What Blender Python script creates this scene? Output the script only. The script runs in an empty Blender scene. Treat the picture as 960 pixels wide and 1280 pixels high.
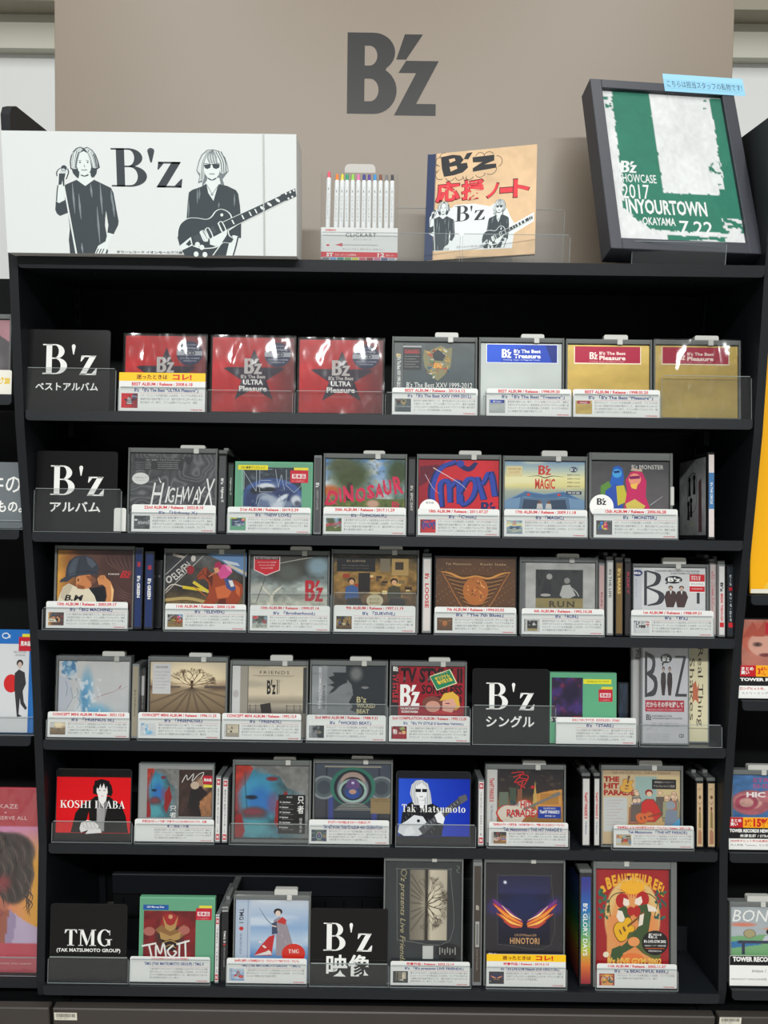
import bpy, bmesh, math, random
import numpy as np
from mathutils import Vector, Matrix, Euler
from mathutils.geometry import tessellate_polygon
random.seed(5)
SC = bpy.context.scene
COL = SC.collection

# ------------------------------------------------------------------ camera
F = 961.0
TH = math.radians(8.2); RO = math.radians(0.75)
CAM = Vector((-0.007, -1.40, 1.55))
fw = Vector((0, math.cos(TH), -math.sin(TH))); up0 = Vector((0, math.sin(TH), math.cos(TH))); X0 = Vector((1, 0, 0))
cr = math.cos(RO) * X0 + math.sin(RO) * up0
cu = math.cos(RO) * up0 - math.sin(RO) * X0
cd_ = bpy.data.cameras.new('camera'); cam = bpy.data.objects.new('camera', cd_); COL.objects.link(cam)
cd_.sensor_fit = 'VERTICAL'; cd_.sensor_height = 36.0; cd_.lens = F / 1280 * 36.0
cd_.clip_start = 0.05
cam.matrix_world = Matrix(((cr.x, cu.x, -fw.x, CAM.x), (cr.y, cu.y, -fw.y, CAM.y), (cr.z, cu.z, -fw.z, CAM.z), (0, 0, 0, 1)))
SC.camera = cam
# ------------------------------------------------------------------ light and exposure
W = bpy.data.worlds.new('shop'); SC.world = W; W.use_nodes = True
W.node_tree.nodes['Background'].inputs[0].default_value = (0.92, 0.98, 1.0, 1)
W.node_tree.nodes['Background'].inputs[1].default_value = 0.34
def area(name, loc, sx, sy, power, rot=(0, 0, 0), col=(0.985, 1, 0.995)):
    l = bpy.data.lights.new(name, 'AREA'); l.shape = 'RECTANGLE'; l.size = sx; l.size_y = sy; l.energy = power; l.color = col
    o = bpy.data.objects.new(name, l); COL.objects.link(o); o.location = loc; o.rotation_euler = rot
    return o
area('ceiling_tube_light', (-0.95, -1.5, 3.92), 0.16, 2.4, 26)
area('ceiling_tube_light', (0.95, -1.5, 3.92), 0.16, 2.4, 26)
area('ceiling_tube_light', (0.0, -3.8, 3.92), 3.6, 0.3, 250)
vs = SC.view_settings
vs.view_transform = 'Standard'; vs.look = 'None'; vs.gamma = 1.0; vs.use_curve_mapping = False
vs.exposure = 0.31
SC.cycles.max_bounces = 10; SC.cycles.transparent_max_bounces = 40; SC.cycles.diffuse_bounces = 3
SC.cycles.glossy_bounces = 3; SC.cycles.transmission_bounces = 6
SC.cycles.caustics_reflective = False; SC.cycles.caustics_refractive = False
SC.cycles.use_denoising = True

# ------------------------------------------------------------------ helpers
def ray(px, py): return (fw * F + cr * (px - 480) - cu * (py - 640)).normalized()
def lin(c):
    a = np.asarray(c, float) / 255.0
    return np.where(a <= 0.04045, a / 12.92, ((a + 0.055) / 1.055) ** 2.4)
def on_y(px, py, y):
    d = ray(px, py); k = (y - CAM.y) / d.y; return CAM + d * k
class Row:
    def __init__(s, py, y0=0.0, al=10.0, z=None):
        s.a = math.radians(al); s.X = X0
        s.T = Vector((0, math.sin(s.a), math.cos(s.a))); s.N = Vector((0, math.cos(s.a), -math.sin(s.a)))
        s.O = Vector((0, y0, on_y(480, py, y0).z if z is None else z))
    def P(s, px, py, n=0.0):
        d = ray(px, py); o = s.O + s.N * n
        k = (o - CAM).dot(s.N) / d.dot(s.N); p = CAM + d * k - s.O
        return p.x, p.dot(s.T)
    def xb(s, px, n=0.0, t=0.0):
        a = s.O + s.N * n + s.T * t - CAM
        k = (px - 480) / F
        # (a + xX).cr = k (a + xX).fw
        return (k * a.dot(fw) - a.dot(cr)) / (X0.dot(cr) - k * X0.dot(fw))
    def W(s, x, t, n): return s.O + X0 * x + s.T * t + s.N * n
    def M(s, x, t, n, rz=0.0, ry=0.0, rx=0.0):
        return Matrix.Translation(s.W(x, t, n)) @ Matrix.Rotation(-s.a, 4, 'X') @ Matrix.Rotation(rz, 4, 'Z') @ Matrix.Rotation(ry, 4, 'Y') @ Matrix.Rotation(rx, 4, 'X')

def mat(name, rgb, rough=0.5, metal=0.0, spec=0.5, coat=0.0, noise=0.0, nscale=40, bump=0.0):
    m = bpy.data.materials.new(name); m.use_nodes = True
    nt = m.node_tree; b = nt.nodes['Principled BSDF']
    b.inputs['Base Color'].default_value = (*lin(rgb), 1)
    b.inputs['Roughness'].default_value = rough; b.inputs['Metallic'].default_value = metal
    b.inputs['Specular IOR Level'].default_value = spec; b.inputs['Coat Weight'].default_value = coat; b.inputs['Coat Roughness'].default_value = 0.08
    if noise or bump:
        tc = nt.nodes.new('ShaderNodeTexCoord'); n = nt.nodes.new('ShaderNodeTexNoise'); n.inputs['Scale'].default_value = nscale; n.inputs['Detail'].default_value = 5
        nt.links.new(tc.outputs['Object'], n.inputs['Vector'])
        if noise:
            r = nt.nodes.new('ShaderNodeMixRGB'); r.blend_type = 'MULTIPLY'; r.inputs[0].default_value = 1
            r.inputs[1].default_value = (*lin(rgb), 1)
            mr = nt.nodes.new('ShaderNodeMapRange'); mr.inputs['To Min'].default_value = 1 - noise; mr.inputs['To Max'].default_value = 1 + noise
            nt.links.new(n.outputs['Fac'], mr.inputs['Value']); nt.links.new(mr.outputs[0], r.inputs[2]); nt.links.new(r.outputs[0], b.inputs['Base Color'])
        if bump:
            bp = nt.nodes.new('ShaderNodeBump'); bp.inputs['Strength'].default_value = bump; bp.inputs['Distance'].default_value = 0.001
            nt.links.new(n.outputs['Fac'], bp.inputs['Height']); nt.links.new(bp.outputs[0], b.inputs['Normal'])
    return m
def print_mat(name, rough=0.4, metal=0.0, coat=0.0):
    m = mat(name, (200, 200, 200), rough, metal, coat=coat, spec=0.3); nt = m.node_tree
    a = nt.nodes.new('ShaderNodeAttribute'); a.attribute_name = 'Col'
    nt.links.new(a.outputs['Color'], nt.nodes['Principled BSDF'].inputs['Base Color']); return m
def clear_mat(name, tint=(1, 1, 1), gl=1.0, rough=0.03, bump=0.0, bscale=30, milk=0.0, milkcol=(220, 225, 225), bstretch=(1, 1, 1)):
    m = bpy.data.materials.new(name); m.use_nodes = True; nt = m.node_tree; nt.nodes.clear()
    out = nt.nodes.new('ShaderNodeOutputMaterial'); tr = nt.nodes.new('ShaderNodeBsdfTransparent'); tr.inputs[0].default_value = (*tint, 1)
    g = nt.nodes.new('ShaderNodeBsdfGlossy'); g.inputs['Roughness'].default_value = rough
    fr = nt.nodes.new('ShaderNodeFresnel'); fr.inputs['IOR'].default_value = 1.45
    ge = nt.nodes.new('ShaderNodeNewGeometry'); im = nt.nodes.new('ShaderNodeMath'); im.operation = 'MULTIPLY_ADD'; im.inputs[1].default_value = 1 / 1.45 - 1.45; im.inputs[2].default_value = 1.45
    nt.links.new(ge.outputs['Backfacing'], im.inputs[0]); nt.links.new(im.outputs[0], fr.inputs['IOR'])
    mx = nt.nodes.new('ShaderNodeMixShader')
    ml = nt.nodes.new('ShaderNodeMath'); ml.operation = 'MULTIPLY'; ml.inputs[1].default_value = gl
    nt.links.new(fr.outputs[0], ml.inputs[0]); nt.links.new(ml.outputs[0], mx.inputs[0])
    src = tr
    if milk:
        df = nt.nodes.new('ShaderNodeBsdfDiffuse'); df.inputs[0].default_value = (*lin(milkcol), 1)
        m2 = nt.nodes.new('ShaderNodeMixShader'); m2.inputs[0].default_value = milk
        nt.links.new(tr.outputs[0], m2.inputs[1]); nt.links.new(df.outputs[0], m2.inputs[2]); src = m2
    nt.links.new(src.outputs[0], mx.inputs[1]); nt.links.new(g.outputs[0], mx.inputs[2]); nt.links.new(mx.outputs[0], out.inputs[0])
    if bump:
        tc = nt.nodes.new('ShaderNodeTexCoord'); mp = nt.nodes.new('ShaderNodeMapping'); mp.inputs['Scale'].default_value = bstretch; mp.inputs['Rotation'].default_value = (0, 0.5, 0)
        n = nt.nodes.new('ShaderNodeTexNoise'); n.inputs['Scale'].default_value = bscale; n.inputs['Detail'].default_value = 2
        bp = nt.nodes.new('ShaderNodeBump'); bp.inputs['Strength'].default_value = bump; bp.inputs['Distance'].default_value = 0.012
        nt.links.new(tc.outputs['Object'], mp.inputs[0]); nt.links.new(mp.outputs[0], n.inputs['Vector']); nt.links.new(n.outputs['Fac'], bp.inputs['Height'])
        nt.links.new(bp.outputs[0], g.inputs['Normal']); nt.links.new(bp.outputs[0], fr.inputs['Normal'])
    return m
MT = {
 'metal': mat('black_powder_coated_steel', (24, 27, 31), 0.45, 0, 0.25, noise=0.08, nscale=60),
 'lip': mat('dark_grey_shelf_lip', (27, 30, 34), 0.42, 0, 0.28, noise=0.06, nscale=50),
 'dark': mat('matt_black_back_panel', (11, 12, 14), 0.7, 0, 0.2, noise=0.15, nscale=12),
 'slot': mat('slot_black', (4, 4, 5), 0.9, 0, 0.1),
 'drawer': mat('brown_grey_laminate', (62, 57, 53), 0.5, 0, 0.4, noise=0.06, nscale=30),
 'jewel': mat('dark_jewel_tray', (26, 26, 29), 0.12, 0, 0.6),
 'jewelgrey': mat('grey_jewel_tray', (120, 124, 124), 0.12, 0, 0.6),
 'paper': mat('white_card_stock', (236, 236, 232), 0.5),
 'green': mat('green_display_inlay', (98, 160, 126), 0.3),
 'tab': mat('pale_grey_lock_plastic', (186, 186, 180), 0.35),
 'tabd': mat('grey_lock_plastic', (120, 122, 120), 0.35),
 'print': print_mat('printed_paper', 0.38), 'glossprint': print_mat('glossy_print', 0.25, coat=0.0),
 'foil': print_mat('metallic_print', 0.36, 0.25), 'matt': print_mat('matt_print', 0.6),
 'acrylic': clear_mat('clear_acrylic', (0.975, 0.98, 0.98), 0.8, 0.04, milk=0.012),
 'edge': clear_mat('pale_edge_glow', (0.8, 0.84, 0.84), 1.0, 0.2, milk=0.42, milkcol=(190, 198, 198)),  # milky tone stands in for the light that brightens acrylic edges
 'lid': clear_mat('clear_case_lid', (0.99, 0.99, 0.99), 0.4, 0.05),
 'keeper': clear_mat('smoky_keeper_plastic', (0.7, 0.71, 0.71), 0.9, 0.12, milk=0.50, milkcol=(136, 140, 138)),
 'wrap': clear_mat('crinkled_clear_wrap', (0.98, 0.98, 0.98), 1.6, 0.10, bump=1.0, bscale=22, bstretch=(1, 1, 0.4)),
 'tape': clear_mat('clear_tape', (0.95, 0.95, 0.93), 1.0, 0.25, milk=0.15),
}
def link(name, me, m, parent=None):
    o = bpy.data.objects.new(name, me); COL.objects.link(o)
    if m is not None:
        me.materials.clear(); me.materials.append(MT[m] if isinstance(m, str) else m)
    if parent is not None: o.parent = parent
    return o
class MB:
    """collects boxes and prisms into one mesh"""
    def __init__(s): s.bm = bmesh.new()
    def box(s, x0, y0, z0, x1, y1, z1, bev=0.0, seg=1, fr=None):
        r = bmesh.ops.create_cube(s.bm, size=1.0); v = r['verts']
        for q in v: q.co = Vector(((x0 + x1) / 2 + q.co.x * (x1 - x0), (y0 + y1) / 2 + q.co.y * (y1 - y0), (z0 + z1) / 2 + q.co.z * (z1 - z0)))
        if bev:
            es = list({e for q in v for e in q.link_edges})
            rr = bmesh.ops.bevel(s.bm, geom=es, offset=bev, segments=seg, affect='EDGES', profile=0.5)
            v = list({q for f_ in rr['faces'] for q in f_.verts} | {q for q in v if q.is_valid})
        if fr is not None:
            for q in v: q.co = fr @ q.co
        return s
    def prism(s, pts, a0, a1, axis='y', fr=None):
        """outline pts (2D) extruded along an axis; y: pts are (x,z); x: pts are (y,z); z: pts are (x,y)"""
        def mk(p, a): return {'y': Vector((p[0], a, p[1])), 'x': Vector((a, p[0], p[1])), 'z': Vector((p[0], p[1], a))}[axis]
        A = [s.bm.verts.new(mk(p, a0)) for p in pts]; B = [s.bm.verts.new(mk(p, a1)) for p in pts]
        s.bm.faces.new(A); s.bm.faces.new(B[::-1]); n = len(pts)
        for i in range(n): s.bm.faces.new((A[i], B[i], B[(i + 1) % n], A[(i + 1) % n]))
        if fr is not None:
            for q in A + B: q.co = fr @ q.co
        return s
    def cyl(s, p, r0, r1, h, n=12, axis='z', fr=None):
        M = Matrix.Translation(p) @ {'z': Matrix(), 'y': Matrix.Rotation(-math.pi / 2, 4, 'X'), 'x': Matrix.Rotation(math.pi / 2, 4, 'Y')}[axis] @ Matrix.Translation((0, 0, h / 2))
        if fr is not None: M = fr @ M
        bmesh.ops.create_cone(s.bm, cap_ends=True, segments=n, radius1=r0, radius2=r1, depth=h, matrix=M); return s
    def build(s, name, m, parent=None, mw=None):
        bmesh.ops.recalc_face_normals(s.bm, faces=s.bm.faces[:])
        me = bpy.data.meshes.new(name); s.bm.to_mesh(me); s.bm.free()
        o = link(name, me, m, parent)
        if mw is not None: o.matrix_world = mw
        return o
def rrect(x0, z0, x1, z1, r, n=5, corners=(1, 1, 1, 1)):
    """rounded rectangle outline; corners bl, br, tr, tl"""
    out = []
    for (cx, cz, a0, c, k) in ((x0 + r, z0 + r, 180, 0, (x0, z0)), (x1 - r, z0 + r, 270, 1, (x1, z0)), (x1 - r, z1 - r, 0, 2, (x1, z1)), (x0 + r, z1 - r, 90, 3, (x0, z1))):
        if not corners[c]: out.append(k); continue
        for i in range(n + 1):
            a = math.radians(a0 + 90 * i / n); out.append((cx + r * math.cos(a), cz + r * math.sin(a)))
    return out
def tag(o, label=None, cat=None, group=None, kind=None):
    if label: o['label'] = label
    if cat: o['category'] = cat
    if group: o['group'] = group
    if kind: o['kind'] = kind
    return o
def empty(name, mw, label=None, cat=None, group=None):
    o = bpy.data.objects.new(name, None); COL.objects.link(o); o.matrix_world = mw; o.empty_display_size = 0.02
    return tag(o, label, cat, group)

# ------------------------------------------------------------------ lettering
_tc = {}
_fc = bpy.data.curves.new('lettering', 'FONT'); _fo = bpy.data.objects.new('lettering', _fc)
def glyphs(text, bold=0.0, res=2, sp=1.0, ls=1.0, al='LEFT'):
    k = (text, bold, res, sp, ls, al)
    if k in _tc: return _tc[k]
    _fc.body = text; _fc.offset = bold; _fc.resolution_u = res; _fc.space_character = sp; _fc.space_line = ls; _fc.align_x = al
    me = _fo.to_mesh(); n = len(me.vertices); me.calc_loop_triangles(); nt = len(me.loop_triangles)
    v = np.empty(n * 3); me.vertices.foreach_get('co', v); t = np.empty(nt * 3, dtype=np.int32); me.loop_triangles.foreach_get('vertices', t)
    _fo.to_mesh_clear()
    _tc[k] = (v.reshape(-1, 3)[:, :2].copy(), t.reshape(-1, 3).copy()); return _tc[k]
# hand drawn serif and heavy display capitals, cap height 100
def _ring(cx, cy, rx, ry, ix, iy, a0, a1, n=18, icx=None, icy=None):
    icx = cx if icx is None else icx; icy = cy if icy is None else icy; q = []
    A = [math.radians(a0 + (a1 - a0) * i / n) for i in range(n + 1)]
    for a, b in zip(A[:-1], A[1:]):
        q.append([(cx + rx * math.cos(a), cy + ry * math.sin(a)), (cx + rx * math.cos(b), cy + ry * math.sin(b)), (icx + ix * math.cos(b), icy + iy * math.sin(b)), (icx + ix * math.cos(a), icy + iy * math.sin(a))])
    return q
def _r(x0, y0, x1, y1): return [[(x0, y0), (x1, y0), (x1, y1), (x0, y1)]]
def _st(pts, ws, n=6):
    """stroke through pts with widths, Catmull-Rom"""
    P = [np.array(p, float) for p in pts]; P = [2 * P[0] - P[1]] + P + [2 * P[-1] - P[-2]]; C = []; Wd = []
    for i in range(1, len(P) - 2):
        for j in range(n + (i == len(P) - 3)):
            t = j / n
            C.append(0.5 * ((2 * P[i]) + (P[i + 1] - P[i - 1]) * t + (2 * P[i - 1] - 5 * P[i] + 4 * P[i + 1] - P[i + 2]) * t * t + (3 * P[i] - P[i - 1] - 3 * P[i + 1] + P[i + 2]) * t ** 3))
            Wd.append(ws[i - 1] * (1 - t) + ws[min(i, len(ws) - 1)] * t)
    C = np.array(C); D = np.gradient(C, axis=0); D /= np.linalg.norm(D, axis=1)[:, None] + 1e-9; Nn = np.stack([-D[:, 1], D[:, 0]], 1) * (np.array(Wd)[:, None] / 2)
    L = C + Nn; R = C - Nn
    return [[tuple(L[i]), tuple(L[i + 1]), tuple(R[i + 1]), tuple(R[i])] for i in range(len(C) - 1)]
SER = {
 'B': (72, _r(10, 0, 26, 100) + _r(0, 96, 36, 100) + _r(0, 0, 38, 4) + _r(26, 51, 36, 55) + _ring(34, 75.5, 27, 24.5, 11, 20.5, -90, 90) + _ring(36, 27.5, 33, 27.5, 15, 23.5, -90, 90)),
 "'": (16, _ring(7, 92, 7, 8, 0, 0, 0, 180) + [[(0, 92), (14, 92), (8.5, 64), (5.5, 64)]]),
 'z': (54, [[(0, 0), (18, 0), (50, 62), (32, 62)]] + _r(5, 57.5, 48, 62) + [[(5, 62), (3, 43), (5.5, 43), (16, 58)]] + _r(2, 0, 50, 4.5) + [[(52, 21), (49.5, 21), (36, 4), (50, 0)]]),
 'T': (70, _r(26, 0, 43, 100) + _r(2, 95.5, 67, 100) + [[(2, 100), (0, 75), (2.5, 75), (16, 96)], [(67, 100), (69, 75), (66.5, 75), (53, 96)]] + _r(15, 0, 54, 4)),
 'M': (100, _r(11, 0, 17, 100) + [[(8, 100), (27, 100), (54, 22), (46, 0)], [(46, 0), (51, 8), (80, 100), (74, 100)]] + _r(72, 0, 89, 100) + _r(0, 96, 26, 100) + _r(76, 96, 98, 100) + _r(1, 0, 27, 4) + _r(62, 0, 99, 4)),
 'G': (80, _ring(40, 50, 40, 52, 22, 47.5, 42, 318, 30, 41) + _r(56, 4, 72, 42) + _r(45, 38, 82, 42) + [[(66, 97), (70, 97), (70, 66), (67, 66)]]),
 'K': (78, _r(10, 0, 26, 100) + _r(0, 96, 36, 100) + _r(0, 0, 36, 4) + [[(24, 36), (26, 46), (66, 97), (60, 97)], [(33, 50), (45, 64), (78, 2), (57, 2)]] + _r(50, 96, 78, 100) + _r(46, 0, 84, 4)),
 'O': (80, _ring(39, 50, 39, 52, 21, 47.5, 0, 360, 36)),
 'S': (58, _st([(49, 74), (42, 93), (26, 98), (12, 90), (9, 74), (20, 60), (38, 48), (49, 32), (46, 12), (28, 2), (10, 8), (4, 28)], [4, 5, 5, 10, 14, 16, 18, 15, 12, 5, 5, 4]) + [[(47, 98), (50, 98), (50, 70), (47, 70)], [(3, 2), (6, 2), (6, 30), (3, 30)]]),
 'H': (86, _r(10, 0, 26, 100) + _r(58, 0, 74, 100) + _r(26, 48, 58, 53) + _r(0, 96, 36, 100) + _r(48, 96, 84, 100) + _r(0, 0, 36, 4) + _r(48, 0, 84, 4)),
 'I': (40, _r(10, 0, 27, 100) + _r(0, 96, 37, 100) + _r(0, 0, 37, 4)),
 'N': (84, _r(12, 0, 17, 100) + _r(65, 0, 70, 100) + [[(8, 100), (28, 100), (70, 22), (70, 0)]] + _r(0, 96, 26, 100) + _r(54, 96, 82, 100) + _r(2, 0, 28, 4)),
 'A': (82, [[(10, 0), (15, 0), (40, 84), (38, 102)], [(38, 102), (44, 102), (76, 0), (57, 0), (36, 78)]] + _r(20, 31, 56, 36) + _r(0, 0, 26, 4) + _r(46, 0, 84, 4)),
 'a': (54, _st([(8, 48), (16, 60), (28, 61), (34, 52)], [12, 5, 6, 12]) + _r(28, 8, 41, 52) + _st([(36, 36), (16, 29), (9, 15), (18, 4), (34, 14)], [5, 7, 14, 6, 4]) + _st([(35, 14), (40, 2), (52, 8)], [11, 8, 4])),
 'k': (60, _r(8, 0, 22, 100) + _r(0, 97, 22, 100) + _r(0, 0, 30, 4) + [[(20, 22), (22, 30), (46, 59), (40, 59)], [(27, 32), (37, 42), (59, 2), (43, 2)]] + _r(34, 58, 56, 62) + _r(36, 0, 62, 4)),
 's': (44, _st([(34, 46), (26, 59), (12, 54), (12, 41), (27, 29), (34, 14), (20, 2), (5, 18)], [4, 5, 11, 14, 15, 13, 5, 4])),
 'u': (62, _r(8, 14, 22, 62) + _r(0, 58, 22, 62) + _r(38, 0, 52, 62) + _r(30, 58, 52, 62) + _st([(15, 16), (22, 4), (38, 12)], [14, 9, 5]) + _r(52, 0, 60, 4)),
 'm': (96, _r(8, 0, 22, 62) + _r(0, 58, 22, 62) + _r(38, 0, 52, 48) + _r(68, 0, 82, 48) + _st([(22, 50), (34, 60), (45, 48)], [4, 8, 14]) + _st([(52, 50), (64, 60), (75, 48)], [4, 8, 14]) + _r(0, 0, 30, 4) + _r(32, 0, 58, 4) + _r(62, 0, 90, 4)),
 't': (38, _r(10, 14, 24, 80) + _r(0, 58, 34, 62) + _st([(17, 16), (22, 3), (36, 10)], [14, 9, 4])),
 'o': (58, _ring(27, 31, 27, 32, 12, 28, 0, 360, 24)), ' ': (30, []),
 'y': (58, [[(0, 60), (16, 60), (34, 16), (26, 2)], [(50, 60), (55, 60), (26, -18), (18, -24)]] + _r(-2, 58, 24, 62) + _r(38, 58, 60, 62)),
}
def _arc(cx, cy, rx, ry, a0, a1, n=14): return [(cx + rx * math.cos(math.radians(a0 + (a1 - a0) * i / n)), cy + ry * math.sin(math.radians(a0 + (a1 - a0) * i / n))) for i in range(n + 1)]
LOGO_B = [[(0, 0)] + _arc(34, 29, 29, 29, -90, 62) [0:] + [(48.5, 53.6)] + _arc(33, 76, 27.5, 24, -52, 90) + [(0, 100)],
          [(22, 59.5)] + _arc(28, 71.8, 10, 12.3, -90, 90) + [(22, 84)], [(22, 15.5)] + _arc(29, 29.5, 11, 14, -90, 90) + [(22, 43.5)]]
LOGO = {
 'B': (64, None),
 "'": (10, [[(72.5, 98.5), (95.5, 98.5), (74.5, 67.5), (62, 67.5)]]),
 'z': (54, [[(74.5, 66), (116, 66), (88, 13), (113, 13), (113, -1.5), (60, -1.5), (87.5, 51), (65, 51)]]),
}
def set_glyph(text, font):
    D = SER if font == 'serif' else LOGO; x = 0; V = []; Tt = []
    for ch in text:
        adv, polys = D[ch]; off = 0 if font == 'logo' else x
        if font == 'logo' and ch == 'B':
            b = len(V); V += [q for c in LOGO_B for q in c]
            Tt += [(b + a, b + c, b + d) for a, c, d in tessellate_polygon([[Vector((q[0], q[1], 0)) for q in c] for c in LOGO_B])]; continue
        for p in polys:
            b = len(V); V += [(q[0] + off, q[1]) for q in p]
            if len(p) <= 4: Tt += [(b, b + i, b + i + 1) for i in range(1, len(p) - 1)]
            else: Tt += [(b + a, b + c, b + d) for a, c, d in tessellate_polygon([[Vector((q[0], q[1], 0)) for q in p]])]
        x += adv + (6 if font == 'serif' else 0)
    return np.array(V, float), np.array(Tt, np.int32)

# ------------------------------------------------------------------ printed pictures: colour held per vertex
_ng = np.random.default_rng(3).random((64, 64))
def vnoise(x, y):
    xi = np.floor(x).astype(int); yi = np.floor(y).astype(int); fx = x - xi; fy = y - yi; fx = fx * fx * (3 - 2 * fx); fy = fy * fy * (3 - 2 * fy)
    g = lambda a, b: _ng[a % 64, b % 64]
    return (g(xi, yi) * (1 - fx) + g(xi + 1, yi) * fx) * (1 - fy) + (g(xi, yi + 1) * (1 - fx) + g(xi + 1, yi + 1) * fx) * fy
def fbm(x, y, o=3):
    r = 0; a = 0.5; s = 0
    for i in range(o): r = r + a * vnoise(x * 2 ** i + 7 * i, y * 2 ** i + 3 * i); s += a; a /= 2
    return r / s
class Art:
    """picture in 0..100 coordinates, y down"""
    def __init__(s, col=(128, 128, 128), res=(84, 76), simple=False):
        s.simple = simple; nx, ny = (2, 2) if simple else res
        s.nx, s.ny = nx, ny
        s.U, s.V = np.meshgrid(np.linspace(0, 100, nx), np.linspace(0, 100, ny)); s.C = np.empty((ny, nx, 3)); s.C[:] = col; s.L = []
    def _mix(s, m, col):
        m = np.clip(m, 0, 1)[..., None]; s.C = s.C * (1 - m) + np.asarray(col, float) * m; return s
    def vg(s, *st):
        """vertical gradient through (pos, colour) stops"""
        p = [a for a, _ in st]
        for k in range(3): s.C[..., k] = np.interp(s.V, p, [c[k] for _, c in st])
        return s
    def hg(s, *st):
        p = [a for a, _ in st]
        for k in range(3): s.C[..., k] = np.interp(s.U, p, [c[k] for _, c in st])
        return s
    def no(s, sc, amt, col=None, o=3, sx=1.0, sy=1.0, seed=0, thr=None):
        n = fbm(s.U / 100 * sc * sx + seed, s.V / 100 * sc * sy + seed * 1.7, o)
        if col is None: s.C = np.clip(s.C * (1 + (n[..., None] - 0.5) * 2 * amt), 0, 255); return s
        m = amt * np.clip((n - (0.35 if thr is None else thr)) * 4, 0, 1); return s._mix(m, col)
    def el(s, cx, cy, rx, ry, col, soft=0.12, rot=0, a=1.0):
        x = s.U - cx; y = s.V - cy
        if rot: q = math.radians(rot); x, y = x * math.cos(q) + y * math.sin(q), -x * math.sin(q) + y * math.cos(q)
        d = np.sqrt((x / rx) ** 2 + (y / ry) ** 2); return s._mix(a * np.clip((1 - d) / soft + 0.5, 0, 1), col)
    def rg(s, cx, cy, rx, ry, w, col, soft=0.3, a=1.0):
        d = np.sqrt(((s.U - cx) / rx) ** 2 + ((s.V - cy) / ry) ** 2); return s._mix(a * np.clip((1 - np.abs(d - 1) / w) / soft, 0, 1), col)
    def rc(s, x0, y0, x1, y1, col, a=1.0): return s._mix(a * ((s.U >= x0) & (s.U <= x1) & (s.V >= y0) & (s.V <= y1)).astype(float), col)
    def po(s, pts, col, a=1.0):
        ins = np.zeros(s.U.shape, bool); n = len(pts)
        for i in range(n):
            x1, y1 = pts[i]; x2, y2 = pts[(i + 1) % n]
            c = ((y1 > s.V) != (y2 > s.V)); xx = (x2 - x1) * (s.V - y1) / ((y2 - y1) if y2 != y1 else 1e-9) + x1; ins ^= c & (s.U < xx)
        return s._mix(a * ins.astype(float), col)
    def li(s, pts, w, col, a=1.0):
        m = np.zeros(s.U.shape)
        for (x1, y1), (x2, y2) in zip(pts[:-1], pts[1:]):
            dx, dy = x2 - x1, y2 - y1; t = np.clip(((s.U - x1) * dx + (s.V - y1) * dy) / (dx * dx + dy * dy + 1e-9), 0, 1)
            d = np.hypot(s.U - x1 - t * dx, s.V - y1 - t * dy); m = np.maximum(m, np.clip((w / 2 - d) / 0.8 + 0.5, 0, 1))
        return s._mix(a * m, col)
    # crisp layers
    def R(s, x0, y0, x1, y1, col): s.L.append((np.array([(x0, y0), (x1, y0), (x1, y1), (x0, y1)], float), np.array([(0, 1, 2), (0, 2, 3)]), col)); return s
    def Pg(s, pts, col):
        if len(pts) < 3: return s
        t = tessellate_polygon([[Vector((p[0], p[1], 0)) for p in pts]])
        s.L.append((np.array(pts, float), np.array(t).reshape(-1, 3), col)); return s
    def St(s, pts, w, col, n=4, asp=1.0):
        """stroke; w a number or list"""
        ws = w if isinstance(w, (list, tuple)) else [w] * len(pts)
        q = _st([(p[0], p[1] / asp) for p in pts], ws, n) if len(pts) > 2 else _st([pts[0], ((pts[0][0] + pts[1][0]) / 2, (pts[0][1] + pts[1][1]) / 2), pts[1]], [ws[0], (ws[0] + ws[-1]) / 2, ws[-1]], 1)
        if len(pts) > 2: q = [[(a, b * asp) for a, b in k] for k in q]
        V = np.array([p for k in q for p in k]); b = np.arange(len(q))[:, None] * 4
        s.L.append((V, np.concatenate([b + np.array([0, 1, 2]), b + np.array([0, 2, 3])]), col)); return s
    def El(s, cx, cy, rx, ry, col, n=20, a0=0, a1=360, rot=0):
        c, q = math.cos(math.radians(rot)), math.sin(math.radians(rot)); o = []
        for i in range(n):
            a = math.radians(a0 + (a1 - a0) * i / n); x, y = rx * math.cos(a), ry * math.sin(a); o.append((cx + x * c - y * q, cy + x * q + y * c))
        return s.Pg(o, col)
    def T(s, text, x0, y0, x1, y1, col, f='sans', b=0.0, sh=0.0, rot=0, res=2, sp=1.0, ls=1.0, al='LEFT', tilt=0.0):
        """lettering fitted to a box; rot=1 reads downwards; tilt in degrees"""
        v, t = glyphs(text, b, res, sp, ls, al) if f == 'sans' else set_glyph(text, f)
        if not len(v): return s
        v = v.copy(); v[:, 0] += sh * v[:, 1]
        if rot: v = np.stack([v[:, 1], -v[:, 0]], 1)
        mn, mx = v.min(0), v.max(0); v = (v - mn) / np.maximum(mx - mn, 1e-6)
        v = np.stack([x0 + v[:, 0] * (x1 - x0), y1 - v[:, 1] * (y1 - y0)], 1)
        if tilt:
            c, q = math.cos(math.radians(tilt)), math.sin(math.radians(tilt)); m = np.array([(x0 + x1) / 2, (y0 + y1) / 2]); v = (v - m) @ np.array([[c, q], [-q, c]]) + m
        s.L.append((v, t, col)); return s
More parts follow.
